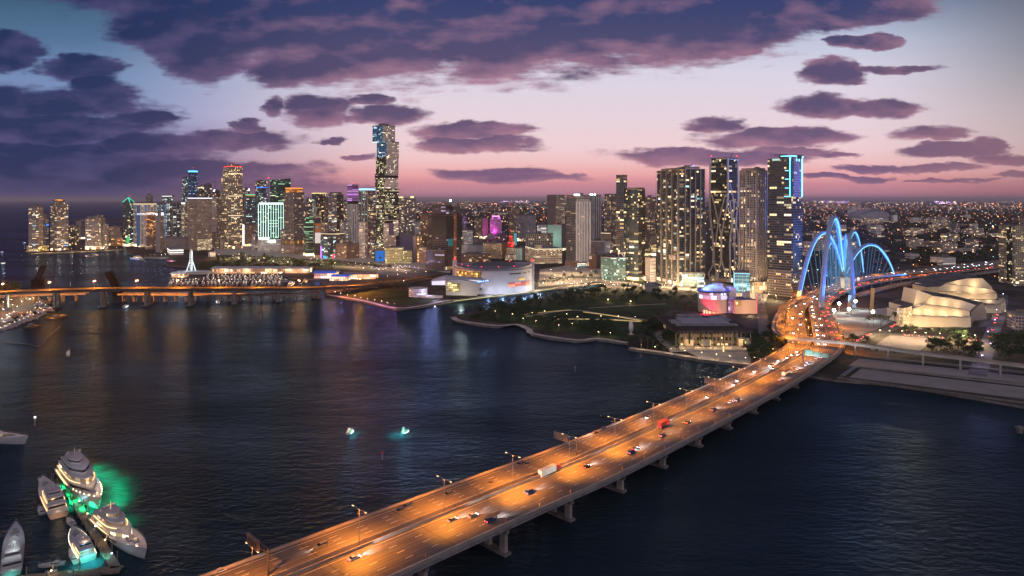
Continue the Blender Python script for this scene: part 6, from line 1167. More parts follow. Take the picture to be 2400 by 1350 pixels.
for lab, ext, yt, yb, m_ in (('pale apartment block left of the far stadium', (1986, 1996, 2008), 488, 505, 'white'), ('white mid-rise block standing alone right of the arches', (2262, 2285, 2294), 562, 592, 'apart'), ('wide pale flats right of the far stadium', (2130, 2140, 2160), 510, 524, 'white'), ('long low flats in the middle distance beyond the highway', (2165, 2190, 2225), 512, 526, 'apart'), ('dim grey block in front of the far stadium', (2225, 2240, 2250), 524, 546, 'grey'), ('small tower with a blue-lit top far behind the magenta tower', (1131, 1137, 1141), 488, 500, 'grey'), ('far hospital-like cluster block on the horizon left of the brown office tower', (1076, 1090, 1110), 470, 484, 'apart'), ('far pale slab on the horizon beside the cluster block', (1048, 1060, 1074), 474, 484, 'beige'), ('small office block right of the rear cream hall', (2360, 2380, 2440), 738, 775, 'grey'), ('low block with a lit parking deck behind the rear hall', (2180, 2210, 2240), 604, 622, 'panel')): b = B(lab, ext, yt, yb, m_, cat='building', name='far_building', rb=1)
LC = [em((1, .46, .17), 6), em((1, .28, .06), 6), em((1, .7, .48), 6), em((.7, .9, 1), 4.5), em((1, .1, .08), 4), em((.55, .35, 1), 4.5), em((.4, 1, .75), 4)]
LWT = [34, 30, 22, 7, 6, 4, 3]
mb = MB(); th = rad(17); ca, sa = math.cos(th), math.sin(th)
def lightpt(x, y, z, r): mb.octa((x, y, z), r, R.choices(range(7), LWT)[0])
def okpt(x, y):
    q = CX + F * x / y; yy = HY + F * (H - LZ) / y
    if not (310 < q < 2520): return False
    if y < 2100 and q < 1890: return False
    if y < 1150: return False
    return True
for s0, s1, st, keep, rr_ in ((1150, 3200, 95, .75, 1.1), (3200, 7500, 165, .75, 2.4), (7500, 16000, 330, .7, 4.6)):
    for k in range(-90, 90):
        for ax in (0, 1):
            a = 0
            for a in range(-int(s1 / 45), int(s1 / 45)):
                if R.random() > keep * (.12 + .88 * abs(math.sin(k * 1.7 + ax)) ** 2): continue
                uu, vv = (k * st, a * 42 * st / 100) if ax else (a * 42 * st / 100, k * st); uu += R.uniform(-8, 8); vv += R.uniform(-8, 8); x, y = uu * ca - vv * sa, uu * sa + vv * ca + 4000
                if s0 < y < s1 and okpt(x, y) and pnoise(Vector((x / 420, y / 420, 3))) + .35 * math.sin(k * 1.7 + ax) > R.uniform(-.65, .15): lightpt(x, y, LZ + R.uniform(7, 11), rr_ * R.uniform(.35, 1.0) * (2.2 if R.random() < .03 else 1))
for _ in range(900):
    y = 16000 + 26000 * R.random() ** 1.5; x = R.uniform(-.5, .8) * y; lightpt(x, y, R.uniform(8, 45), R.uniform(5, 11)) if CX + F * x / y > 930 else None
for q0, q1, dd in ((1172, 1240, 30000), (1905, 1990, 26000), (2190, 2240, 22000)):
    for _ in range(40): q = R.uniform(q0, q1); mb.octa((XX(q, dd), dd, R.uniform(20, 90)), 14, 5 if R.random() < .6 else 2)
tag(obj('city_lights', mb, LC), kind='stuff')
print('lights faces', len(mb.f))

# ------------------------------------------------------------------ street and park lamps that light the ground
def lamp_kind(name, label, h, col, power, headst, glow=None):
    return lamp_proto(name, label, h, .9, col, power, False, glow or col, False, headst)
LK = {'warm': lamp_kind('street_lamp', 'x', 8, (1, .68, .36), 62000, 70), 'park': lamp_kind('park_lamp', 'x', 5, (1, .7, .38), 1500, 22), 'violet': lamp_kind('street_lamp', 'x', 10, (.6, .5, 1), 6000, 70, (.5, .4, 1)), 'pink': lamp_kind('quay_lamp', 'x', 5, (1, .3, .75), 6000, 30, (1, .75, .6)), 'white': lamp_kind('street_lamp', 'x', 9, (.95, 1, .9), 12000, 60), 'orange': lamp_kind('street_lamp', 'x', 10, SOD, 14000, 50, (1, .5, .15))}
LU = set()
def lampline(kind, pts, label, group, cat='street lamp'):
    for i, q in enumerate(pts):
        p = P(q[0], q[1], LZ); 
        if kind in LU: o = dup(LK[kind], p, R.uniform(0, 6.28))
        else: LU.add(kind); o = LK[kind]; o.location = p
        tag(o, label % ordn(i) if '%s' in label else label, cat, group)
def lin_px(a, b_, n, jx=0, jy=0): return [(a[0] + (b_[0] - a[0]) * (k + .5) / n + R.uniform(-jx, jx), a[1] + (b_[1] - a[1]) * (k + .5) / n + R.uniform(-jy, jy)) for k in range(n)]
lampline('pink', lin_px((776, 690), (932, 722), 10), 'pink-lit quay lamp on the seawall below the port bridge, %s from the left', 'pink quay lamps')
lampline('violet', lin_px((868, 640), (985, 636), 12, 3, 3), 'violet-white lamp in the square below the stacked skyscraper, %s from the left', 'violet lamps below the stacked skyscraper')
lampline('warm', lin_px((505, 603), (960, 633), 30, 4, 4), 'warm street lamp along the bay-front boulevard, %s from the left', 'lamps along the bay-front boulevard')
lampline('orange', lin_px((850, 664), (1010, 648), 7, 3, 2), 'orange lamp where the port bridge road comes ashore, %s from the left', 'orange lamps at the end of the port bridge')
lampline('white', lin_px((1100, 692), (1250, 672), 12, 2, 1), 'white lamp on the quay in front of the arena, %s from the left', 'white lamps on the arena quay')
lampline('warm', lin_px((1268, 664), (1640, 676), 30, 4, 6), 'warm street lamp on the boulevard below the bay-front towers, %s from the left', 'lamps below the bay-front towers')
lampline('warm', [(1290, 640), (1320, 645), (1350, 640), (1385, 645), (1300, 655), (1340, 655)], 'warm lamp in the open square right of the arena', 'lamps in the square right of the arena')
lampline('park', [(1246, 742), (1275, 738), (1300, 752), (1330, 745), (1355, 752), (1410, 750), (1448, 750), (1488, 752), (1228, 756), (1255, 762), (1404, 788), (1432, 790), (1200, 745), (1160, 738), (1310, 772), (1342, 768)], 'small warm lamp standing in the waterfront park', 'park lamps', 'park lamp')
lampline('park', lin_px((1485, 818), (1765, 854), 8), 'small lamp on the museum promenade, %s from the left', 'museum promenade lamps', 'park lamp')
lampline('violet', [(2112, 724), (2120, 716), (2128, 708), (2137, 700), (2100, 738), (2318, 800), (2330, 770), (2338, 745), (2345, 725), (2322, 830), (2300, 860), (2352, 705)], 'violet-white lamp along the streets beside the cream halls', 'violet lamps beside the cream halls')
lampline('warm', lin_px((2045, 790), (2300, 806), 9, 2, 1), 'warm lamp along the street in front of the cream halls, %s from the left', 'lamps in front of the cream halls')
lampline('orange', [(1860, 768), (1888, 770), (1878, 750), (1850, 742), (1895, 790), (1905, 760), (1868, 795), (2120, 735), (2155, 620), (2000, 720)], 'orange lamp in the highway interchange below the arches', 'orange lamps in the interchange')
lampline('warm', [(1745, 694), (1765, 690), (1785, 690), (1700, 690), (1660, 684), (1800, 702), (1820, 706)], 'warm lamp at the foot of the three right-hand towers', 'lamps at the foot of the right-hand towers')
lampline('warm', lin_px((70, 594), (290, 585), 8, 3, 1), 'warm lamp on the shore of the tower island, %s from the left', 'lamps on the tower island')
lampline('white', [(340, 604), (352, 604), (364, 604), (378, 605), (388, 604)], 'white lamp on the quay below the orange hotel, %s from the left', 'lamps on the hotel quay')
lampline('white', [(6, 742), (30, 730), (52, 722), (14, 756), (68, 716), (40, 734)], 'white floodlight in the boatyard below the port bridge', 'boatyard floodlights')
lampline('warm', [(10, 722), (25, 716), (60, 700), (80, 697)], 'warm lamp in the boatyard below the port bridge', 'boatyard warm lamps')
# lit path edge in the park and the lit quay rail of the slip
def glowline(name, label, pxs, mat, cat, z=.6, w=.5):
    c_ = smooth([P(x, y, LZ + z) for x, y in pxs], 5); mb = MB(); mb.tube(c_, w, 0, None, 4); return tag(obj(name, mb, mat), label, cat)
EP = em((1, .68, .25), .9)
glowline('path_light', 'glowing light strip along the upper diagonal park path', [(1367, 731), (1420, 738), (1490, 749), (1522, 753)], EP, 'path light'); glowline('path_light', 'glowing light strip along the lower level park path', [(1300, 748), (1400, 748.5), (1510, 754)], EP, 'path light'); glowline('path_light', 'faint light strip on the path nearest the grove', [(1228, 737), (1290, 730), (1338, 726)], em((1, .68, .25), .5), 'path light')
glowline('quay_rail_light', 'long pale yellow light strip on the arena quay rail along the slip', [(1063, 705.5), (1160, 694), (1255, 682.5), (1300, 676)], em((.95, .9, .45), 1.0), 'rail light', .9, .6)
for lab, x, y in (('first uplit tree spot in the park grove', 1425, 702), ('second uplit tree spot in the park grove', 1478, 706)):
    t = thing('garden_spotlight', lab, 'garden light', P(x, y, LZ)); mb = MB(); mb.ball(P(x, y, LZ + .8), .7); mb.bar(P(x, y, LZ), P(x, y, LZ + .8), .2); obj('lamp_head', mb, em((1, .6, .25), 10), t); light('lamp_light', 'POINT', P(x, y, LZ + 3), 4000, (1, .62, .3), t, .5)
# ------------------------------------------------------------------ vehicles
HEADL = em((.9, .93, 1), 26); TAILL = em((1, .05, .03), 14)
def car_proto(label, body, kind='car'):
    o = thing('car', label, 'car'); L, Wd = (4.7, 1.85) if kind == 'car' else (5.3, 2.0); hh = .0 if kind == 'car' else .35
    mb = MB(); prof = [(-L / 2, .35), (-L / 2, .95 + hh), (-L * .3, 1.0 + hh), (L * .2, .95 + hh), (L / 2 - .15, .75 + hh * .6), (L / 2, .4)]
    rs = [[(x, s * Wd / 2 * (.92 if i in (0, 5) else 1), z) for i, (x, z) in enumerate(prof)] for s in (-1, 1)]
    mb.face(list(reversed(rs[0]))); mb.face(rs[1])
    for i in range(6): j = (i + 1) % 6; mb.face([rs[0][i], rs[0][j], rs[1][j], rs[1][i]])
    obj('body', mb, body, o)
    mb = MB(); x0, x1, x2, x3 = (-L * .36, -L * .24, L * .08, L * .24) if kind == 'car' else (-L * .48, -L * .44, L * .1, L * .24); zt = 1.48 if kind == 'car' else 1.9
    lo = [(x0, -.85, .97 + hh), (x3, -.85, .93 + hh), (x3, .85, .93 + hh), (x0, .85, .97 + hh)]; up = [(x1, -.68, zt), (x2, -.68, zt), (x2, .68, zt), (x1, .68, zt)]
    mb.rings([lo, up], 0, capa=False, capb=False); mb.face(up, 1); obj('cabin', mb, [M['glassd'], body], o)
    for x in (-L * .3, L * .31):
        for s in (-1, 1): mb = MB(); mb.bar((x, s * (Wd / 2 - .22), .33), (x, s * (Wd / 2 + .02), .33), .66, 0, None, 10); obj('wheel', mb, M['rub'], o)
    for s in (-1, 1):
        mb = MB(); mb.box((L / 2 - .06, s * .62, .5), (.2, .42, .22)); obj('headlight', mb, HEADL, o)
        mb = MB(); mb.box((-L / 2 - .02, s * .66, .7), (.12, .36, .2)); obj('taillight', mb, TAILL, o)
    light('beam', 'SPOT', (L / 2 + .3, 0, .75), 42000, (.95, .95, 1), o, .25, (1, 0, -.07), 62, .7); return o
def paint(c): return pm('car paint', c, .3, .06, 1, spec=.5)
CP = {'white': car_proto('x', paint((.6, .6, .6))), 'black': car_proto('x', paint((.02, .02, .022))), 'silver': car_proto('x', paint((.3, .3, .32))), 'blue': car_proto('x', paint((.04, .06, .14)), 'van'), 'grey': car_proto('x', paint((.1, .1, .11)), 'van')}
CU = set()
def put_car(k, p, d, label, group):
    if k in CU: o = dup(CP[k], p)
    else: CU.add(k); o = CP[k]; o.location = p
    o.rotation_euler = (0, 0, math.atan2(d.y, d.x)); tag(o, label, 'car', group)
def dirat(p):
    i = min(range(len(EDGE)), key=lambda k: (Vector((EDGE[k].x - p.x, EDGE[k].y - p.y))).length); d = EDGE[min(i + 1, len(EDGE) - 1)] - EDGE[max(0, i - 1)]; d.z = 0; return d.normalized()
ks = ['white', 'black', 'silver', 'grey', 'blue']; kw = {'grey': 'grey van', 'blue': 'blue van', 'white': 'white car', 'black': 'black car', 'silver': 'silver car'}
nf = {}
def lab(kind, road):
    nf[(kind, road)] = nf.get((kind, road), 0) + 1
    return '%s %s, %s of that colour from the viewer' % (kw[kind], road, ordn(nf[(kind, road)] - 1))
for i, (x, y) in enumerate([(512, 1344), (752, 1284), (936, 1200), (953, 1192), (1050, 1163), (1150, 1136), (1218, 1092), (1234, 1090), (1396, 1018), (1412, 1010), (1520, 980), (1660, 932), (1722, 903), (1730, 893), (1770, 872), (1807, 858), (1812, 864), (1826, 847), (1846, 839), (1858, 833), (1869, 825)]):
    p = on_deck(x, y) + Vector((0, 0, .01)); k = ks[(i * 3 + i // 4) % 5]; put_car(k, p, -dirat(p), lab(k, 'oncoming on the far carriageway'), 'cars coming towards the viewer')
for i, (x, y) in enumerate([(830, 1312), (1060, 1222), (1150, 1222), (1108, 1212), (1243, 1156), (1375, 1096), (1480, 1062), (1490, 1054), (1553, 1022), (1612, 992), (1672, 962), (1712, 944), (1728, 940), (1830, 891), (1858, 863), (1870, 866), (1890, 857), (1893, 851), (1913, 841), (1925, 839)]):
    p = on_deck(x, y) + Vector((0, 0, .01)); k = ks[(i * 2 + i // 3) % 5]; put_car(k, p, dirat(p), lab(k, 'driving away on the near carriageway'), 'cars driving away from the viewer')
def truck(label, x, y, body, L, h, cabc, cat='truck'):
    p = on_deck(x, y); d = dirat(p); t = thing('truck' if cat == 'truck' else 'bus', label, cat, (0, 0, 0))
    if cat == 'truck':
        mb = MB(); mb.box((-1.6, 0, 1.1), (L - 3.2, 2.5, h - 1.1)); obj('cargo_box', mb, body, t); mb = MB(); mb.box((L / 2 - 1.3, 0, .7), (2.3, 2.4, 2.0)); mb.box((L / 2 - 1.6, 0, 2.7), (1.7, 2.2, .8)); cb = obj('cab', mb, cabc, t); mb = MB(); mb.box((L / 2 - .1, 0, 1.7), (.12, 2.1, .9)); obj('windscreen', mb, M['glassd'], cb)
    else:
        mb = MB(); mb.box((0, 0, .5), (L, 2.5, h - .5)); obj('body', mb, body, t); mb = MB(); mb.box((0, 0, 1.5), (L - .8, 2.56, 1.0)); obj('window_band', mb, em((1, .75, .4), .8), t)
    mb = MB(); mb.box((-.4, 0, .6), (L - 1, 1.6, .5)); obj('chassis', mb, M['rub'], t)
    for xx in (-L / 2 + 1.2, -L / 2 + 2.4, L / 2 - 1.6):
        for s in (-1, 1): mb = MB(); mb.bar((xx, s * .9, .5), (xx, s * 1.26, .5), 1.0, 0, None, 10); obj('wheel', mb, M['rub'], t)
    for s in (-1, 1): mb = MB(); mb.box((-L / 2 - .06, s * 1.0, .9), (.14, .36, .3)); obj('taillight', mb, TAILL, t); mb = MB(); mb.box((L / 2, s * .8, .8), (.14, .36, .25)); obj('headlight', mb, HEADL, t)
    light('beam', 'SPOT', (L / 2 + .4, 0, 1), 20000, (1, .95, .85), t, .25, (1, 0, -.08), 62, .7)
    t.location = p + Vector((0, 0, .01)); t.rotation_euler = (0, 0, math.atan2(d.y, d.x))
truck('long white box lorry on the near carriageway beside the median', 1288, 1112, pm('white lorry side', (.6, .55, .45), .5, .1, .5), 14, 4.0, paint((.4, .06, .03)))
truck('red box lorry on the near carriageway farther along the median', 1556, 1000, pm('red lorry side', (.45, .05, .03), .5, .1, .5), 11, 3.8, paint((.4, .05, .03)))
truck('city bus with lit windows on the near carriageway close to the shore', 1842, 878, paint((.4, .12, .06)), 12, 3.2, None, 'bus')
# small cars farther off: parts too small to show
def mini(hl):
    mb = MB(); mb.box((0, 0, .3), (4.6, 1.85, .7), 0); mb.prism([(-1.8, -.8), (1.2, -.8), (1.2, .8), (-1.8, .8)], 1.0, 1.5, 1)
    for s in (-1, 1):
        if hl: mb.octa((2.4, s * .7, .7), .42, 2)
        elif hl is False: mb.octa((-2.4, s * .7, .8), .4, 2)
    return obj('car', mb, [paint((.25, .25, .26)), M['glassd'], em((.9, .92, 1), 12) if hl else em((1, .06, .04), 10)])
MC = {True: mini(True), False: mini(False), None: mini(None)}; MU = set()
def put_mini(hl, p, d, label, group):
    if hl in MU: o = dup(MC[hl], p)
    else: MU.add(hl); o = MC[hl]; o.location = p
    o.rotation_euler = (0, 0, math.atan2(d.y, d.x)); tag(o, label, 'car', group)
for c_, rev, step, o_, hl, lb in ((rampA, True, 75, -5, True, 'small car with headlights on the broad left ramp'), (rampA, True, 95, 3, True, 'small car with headlights on the broad left ramp'), (rampB, True, 26, 2.5, True, 'small car with headlights on the middle ramp'), (rampB, True, 52, -3, True, 'small car with headlights on the middle ramp'), (rampC, False, 22, -2.5, False, 'small car showing red tail lights on the right-hand ramp'), (rampC, False, 33, 2.5, False, 'small car showing red tail lights on the right-hand ramp')):
    for p, d in along(offs(c_, o_, .02), step, 12):
        if R.random() < .25 or p.y > 2200: continue
        put_mini(hl, p + d * R.uniform(-6, 6), -d if rev else d, lb, lb.replace('car', 'cars', 1))
for a, b_, n, lb in (((1996, 806), (2042, 782), 12, 'red-lit car queueing on the street below the arches'), ((2088, 768), (2138, 738), 12, 'red-lit car queueing beside the stair tower of the front hall'), ((2120, 786), (2300, 800), 10, 'red-lit car on the street in front of the cream halls'), ((1778, 680), (1786, 735), 5, 'red-lit car on the street beside the science museum'), ((2318, 800), (2340, 730), 5, 'red-lit car on the side street at the right')):
    A_, B_ = P(*a, LZ + .15), P(*b_, LZ + .15)
    for k in range(n): put_mini(False, A_.lerp(B_, (k + R.uniform(.2, .8)) / n), (B_ - A_).normalized(), lb, lb.replace('car', 'cars', 1))
for k in range(9): p = P(1975 + k * 3.4, 882 - k * 2.4, LZ + .1); put_mini(None, p, Vector((1, .6, 0)), 'dark car parked on the quay lot beside the causeway', 'parked cars beside the causeway')
for a, b_, n, lb in (((520, 603), (960, 636), 26, 'headlight car on the bay-front boulevard'), ((1262, 663), (1600, 671), 20, 'headlight car on the boulevard below the bay-front towers'), ((860, 668), (1010, 652), 6, 'headlight car on the end of the port bridge')):
    A_, B_ = P(*a, LZ + .15), P(*b_, LZ + .15)
    for k in range(n): put_mini(True, A_.lerp(B_, (k + R.uniform(.1, .9)) / n) + Vector((0, R.uniform(-7, 7), 0)), (A_ - B_).normalized() if k % 2 else Vector((.3, -1, 0)), lb, lb.replace('car', 'cars', 1))

# ------------------------------------------------------------------ boats
def hull(L, Bm, fb, bow, rake=2.0, sp=.5):
    """hull sections from stern to bow; returns section rings and the half-breadth function"""
    def hb(t): return Bm / 2 * (1 if t < sp else max(.012, 1 - ((t - sp) / (1 - sp)) ** 2.1)) * (.9 + .1 * min(1, t * 4))
    rs = []
    for k in range(17):
        t = k / 16; x = -L / 2 + L * t; zd = fb + (bow - fb) * max(0, (t - .3) / .7) ** 1.7; b_ = hb(t); xr = x - rake * max(0, (t - .6) / .4) ** 2
        rs.append([(xr, -b_ * .72, -.5), (xr + (x - xr) * .5, -b_ * .92, zd * .35), (x, -b_, zd), (x, b_, zd), (xr + (x - xr) * .5, b_ * .92, zd * .35), (xr, b_ * .72, -.5)])
    return rs, hb
def house(t0, t1, hb, L, sc, z0, h, mats, parent, nm, rake=.9, n=8):
    mb = MB(); lo, up, w0, w1 = [], [], [], []
    ts = [t0 + (t1 - t0) * k / n for k in range(n + 1)]
    def pt(t, s, z, shr): return (-L / 2 + L * t - (rake * (z - z0) if t > t0 + (t1 - t0) * .5 else 0) * (t - t0) / (t1 - t0), s * hb(t) * sc * shr * (1 if t < t0 + (t1 - t0) * .55 else max(.15, 1 - ((t - t0 - (t1 - t0) * .55) / ((t1 - t0) * .45)) ** 2.4)), z)
    def ringz(z, shr): return [pt(t, -1, z, shr) for t in ts] + [pt(t, 1, z, shr) for t in reversed(ts)]
    mb.rings([ringz(z0, 1), ringz(z0 + h * .34, .985)], 0, capa=False, capb=False); mb.rings([ringz(z0 + h * .34, .985), ringz(z0 + h * .76, .95)], 1, capa=False, capb=False); mb.rings([ringz(z0 + h * .76, .95), ringz(z0 + h * .8, 1.04), ringz(z0 + h, 1.04)], 0, capa=False); return obj(nm, mb, mats, parent)
YW = M['hullw']; WIN = {'dark': M['glassd'], 'warm': WM('lit saloon windows', (.2, .15, .1), (.3, .2, .1), 1.6, 50, .12, 0, .6, [(1, .7, .35), (1, .85, .6)], 1.6)}
def yacht(label, stern, bow, Bm, tiers, hullm, fb, bowz, edge=None, dome=True, lights=(), pool=False, name='yacht', teak=True, mast_lit=False):
    a, b_ = P(*stern, 0), P(*bow, 0); a.z = b_.z = 0; L = (b_ - a).length; t = thing(name, label, 'yacht' if L > 16 else 'boat')
    rs, hb = hull(L, Bm, fb, bowz, L * .05)
    mb = MB(); mb.rings([r_ for r_ in rs], 0, close=False); mb.face([rs[0][k] for k in range(6)]); obj('hull', mb, hullm, t)
    mb = MB()
    for A_, B_ in zip(rs, rs[1:]): mb.face([(A_[2][0], A_[2][1] * .96, A_[2][2] - .25), (B_[2][0], B_[2][1] * .96, B_[2][2] - .25), (B_[3][0], B_[3][1] * .96, B_[3][2] - .25), (A_[3][0], A_[3][1] * .96, A_[3][2] - .25)])
    hm_ = MB()
    if L > 25:
        for s, sg_ in ((2, -1), (3, 1)): q_ = [(r_[s][0], r_[s][1] * 1.0 + sg_ * .03 - sg_ * abs(r_[s][1]) * .012, r_[s][2]) for r_ in rs[3:11]]; hm_.strip([Vector((a_[0], a_[1] + sg_ * .02, a_[2] - fb * .42)) for a_ in q_], [Vector((a_[0], a_[1] + sg_ * .06, a_[2] - fb * .22)) for a_ in q_])
        obj('hull_window', hm_, M['glassd'], t)
    obj('main_deck', mb, M['teak'] if teak else YW, t)
    z = fb - .2; zd = lambda q: fb + (bowz - fb) * max(0, (q - .3) / .7) ** 1.7
    for k, (t0, t1, sc, h, wn, lit) in enumerate(tiers):
        ho = house(t0, t1, hb, L, sc, z, h, [YW, WIN[wn]], t, 'deck_house')
        if lit:
            mb = MB(); n = 10; q = [(-L / 2 + L * (t0 + (t1 - t0) * j / n)) for j in range(n + 1)]
            for s in (-1, 1): mb.tube([(q[j], s * (hb(t0 + (t1 - t0) * j / n) * sc * 1.02 * (1 if j < 6 else max(.2, 1 - ((j - 5.5) / 4.5) ** 2.4)) + .25), z + h * .12) for j in range(n)], .16 if lit is True else .3, 0, None, 4)
            obj('deck_light_strip', mb, em((1, .62, .28), 3.2), ho)
        z += h
    if edge:
        mb = MB()
        for s in (2, 3): mb.tube([Vector(r_[s]) + Vector((0, .18 if s == 3 else -.18, -.35)) for r_ in rs[1:-1]], .22, 0, None, 4)
        obj('edge_light', mb, edge, t)
    mx = -L / 2 + L * (tiers[-1][0] + .35 * (tiers[-1][1] - tiers[-1][0]))
    mb = MB(); mb.bar((mx, 0, z), (mx, 0, z + L * .06), .5, 0, None, 5, .2); mb.bar((mx, -Bm * .18, z + L * .035), (mx, Bm * .18, z + L * .035), .2); obj('mast', mb, em((1, .6, .3), .9) if mast_lit else YW, t)
    if dome:
        for s in (-1, 1): mb = MB(); mb.ball((mx - L * .02, s * Bm * .2, z + L * .022), L * .013, 0, 8); obj('radar_dome', mb, YW, t)
    mb = MB()                                          # deck gear: hatches, sun pads, locker
    for q_, w_, l_ in ((.80, .28, .05), (.74, .5, .04), (.68, .34, .05)):
        if L > 16 and q_ > tiers[0][1] - .02: mb.box((-L / 2 + L * q_, 0, zd(q_) - .2), (L * l_, hb(q_) * w_ * 2, .7))
    if L > 16:
        for k, (t0, t1, sc, h, wn, lit) in enumerate(tiers): mb.box((-L / 2 + L * (t0 + .03), 0, fb - .2 + sum(q[3] for q in tiers[:k])), (L * .03, Bm * .4, .8))
    if mb.f: obj('deck_gear', mb, M['roofg'], t)
    if 'largest' in label:
        for s in (2, 3):
            for r_ in rs[10:16]: mb = MB(); mb.octa((r_[s][0], r_[s][1] * .9, r_[s][2] + .35), .28); obj('deck_lamp', mb, em((1, .7, .4), 9), t)
    mb = MB()                                          # bow rail
    for s in (2, 3):
        c_ = [Vector((r_[s][0], r_[s][1] * .97, r_[s][2] + .9)) for r_ in rs[9:]]; mb.tube(c_, .07, 0, None, 4)
        for q in c_[::2]: mb.bar(q - Vector((0, 0, .9)), q, .06)
    obj('bow_rail', mb, M['steel'], t)
    for x, y, zz, pw, col in lights: light('deck_light', 'POINT', (x * L, y * Bm, zz), pw, col, t, .3)
    if pool:
        for x, y in pool[0]: light('water_glow_standin', 'SPOT', (x * L, y * Bm, 6.0 if y > 0 else 4.0), pool[1] * (.62 if y > 0 else .3), pool[2], t, .5, (0, .001, -1), 140, 1)  # unseen spots added above the water, standing in for lights below it
    t.location = a.lerp(b_, .5); t.rotation_euler = (0, 0, math.atan2(b_.y - a.y, b_.x - a.x)); return t
GRN = (.0, 1, .3); TEA = (.1, 1, .75); WA_ = (1, .62, .3)
yacht('largest white motor yacht with green-lit water round its bow', (158, 1106), (234, 1198), 13, [(.06, .8, .9, 2.7, 'dark', 2), (.08, .68, .82, 2.6, 'warm', True), (.12, .55, .7, 2.4, 'dark', False), (.16, .4, .5, 1.8, 'dark', False)], YW, 3.6, 6.2, None, True, [(.18, 0, 9, 700, WA_), (.24, .2, 7.5, 500, WA_), (-.35, -.4, 7, 600, WA_), (-.1, .6, 5, 500, (.6, .75, 1)), (.0, 0, 20, 700, (1, .9, .95))], ([(-.42, .85), (-.22, 1.0), (0, 1.1), (.2, .95), (.38, .7), (.5, .3), (.42, -.3), (.25, -.6), (.08, -.62), (-.12, -.62)], 70000, GRN))
yacht('white explorer yacht with a lit mast, moored at the right of the dock', (232, 1222), (344, 1314), 9.5, [(.04, .7, .9, 2.5, 'warm', True), (.1, .55, .8, 2.4, 'warm', True), (.18, .42, .6, 2.0, 'warm', False)], YW, 3.0, 5.0, None, True, [(.1, 0, 9, 500, WA_), (.25, .1, 6, 350, WA_), (-.2, -.4, 7, 350, WA_), (-.25, .5, 5, 500, (.2, .5, 1)), (.3, 0, 14, 500, (1, .9, .95))], ([(-.42, .5), (-.3, .7)], 26000, GRN), mast_lit=True)
yacht('brown-decked yacht seen from its lit stern, left of the dock', (138, 1214), (100, 1132), 8.6, [(.1, .72, .85, 2.4, 'dark', True), (.16, .6, .75, 2.2, 'dark', True), (.22, .45, .55, 1.6, 'dark', False)], YW, 2.4, 3.8, None, True, [(-.47, 0, 4, 260, WA_), (-.2, -.3, 7, 220, WA_), (.1, .5, 5, 200, WA_), (-.54, 0, 2.6, 900, (1, .45, .15))])
yacht('smaller yacht outlined by a warm light strip with turquoise water at its stern', (207, 1316), (169, 1247), 6.4, [(.08, .66, .85, 2.1, 'warm', True), (.16, .48, .65, 1.7, 'dark', False)], YW, 1.9, 2.9, em((1, .85, .6), 2.6), False, [(-.3, 0, 6, 200, WA_), (-.45, 0, 3.4, 200, (.3, .6, 1))], ([(-.56, 0), (-.56, .35), (-.6, -.4)], 22000, TEA))
yacht('open white yacht lying at the lower left corner of the picture', (26, 1352), (37, 1236), 7.4, [(.1, .66, .85, 2.0, 'dark', False), (.2, .46, .62, 1.6, 'dark', False)], YW, 1.9, 2.8, None, False, [(-.3, 0, 8, 700, (.85, 1, .95)), (.1, 0, 9, 700, (.85, 1, .95))], ([(-.55, 0)], 9000, TEA))
yacht('big dim yacht cut by the left edge, lit windows behind its long foredeck', (-120, 1020), (66, 1042), 10, [(.05, .74, .85, 2.6, 'warm', True), (.1, .6, .75, 2.4, 'warm', False)], YW, 3.0, 5.2, None, True, [(.2, .3, 7, 300, WA_), (.4, 0, 12, 500, (.9, .7, .75))])
for lb, a, b_ in (('small tender moored left of the brown-decked yacht', (100, 1208), (93, 1190)), ('small dinghy between the dock and the brown-decked yacht', (172, 1233), (158, 1218)), ('rounded tender beside the light-striped yacht', (180, 1322), (163, 1292)), ('long narrow launch near the bottom dock', (152, 1322), (88, 1330)), ('pale runabout at the bottom edge of the dock', (100, 1352), (135, 1342)), ('second pale runabout at the bottom edge, further right', (152, 1352), (190, 1340)), ('dark tender at the upper end of the dock', (104, 1128), (90, 1126))):
    yacht(lb, a, b_, 2.7, [(.2, .55, .7, .9, 'dark', False)], YW, .8, 1.2, None, False, [(0, 0, 5, 40, (1, .9, .9))], name='tender', teak=False)
for lb, a, b_, col, hd in (('lone small cruiser with white and teal lights left of the other cruiser in mid-bay', (816, 1019), (826, 1012), TEA, 0), ('second small cruiser right of it with a turquoise patch of lit water', (942, 1017), (958, 1013), TEA, 1)):
    yacht(lb, a, b_, 3.0, [(.12, .62, .8, 1.5, 'warm', False), (.2, .45, .6, 1.2, 'warm', False)], YW, 1.1, 1.7, em((.85, 1, .95), 3), False, [(-.1, 0, 7, 900, (.8, 1, .95)), (.55, 0, 3, 260, (.9, 1, 1))], ([(-.6, .6), (-.5, -.9), (-1.1, .3), (-1.8, 0)] if hd else [(-.4, -.9), (.2, -1)], 9000, TEA), name='motor_boat')
yacht('small dark motor boat crossing the bay below the port bridge', (159, 839), (162, 822), 3.4, [(.15, .6, .8, 1.5, 'warm', False)], M['hulld'], 1.2, 1.8, None, False, [(-.2, 0, 5, 260, (.9, 1, 1))], name='motor_boat')
yacht('white party yacht with blue underwater glow by the orange hotel', (333, 610), (304, 607), 9, [(.08, .8, .9, 2.6, 'warm', True), (.12, .66, .8, 2.4, 'warm', True), (.2, .5, .7, 2.2, 'warm', False)], YW, 2.4, 4, em((.4, .6, 1), 2), True, [(0, 0, 14, 1600, (.8, .95, 1))], ([(-.3, .8), (.3, .8), (0, .9)], 30000, (.05, .25, 1)))
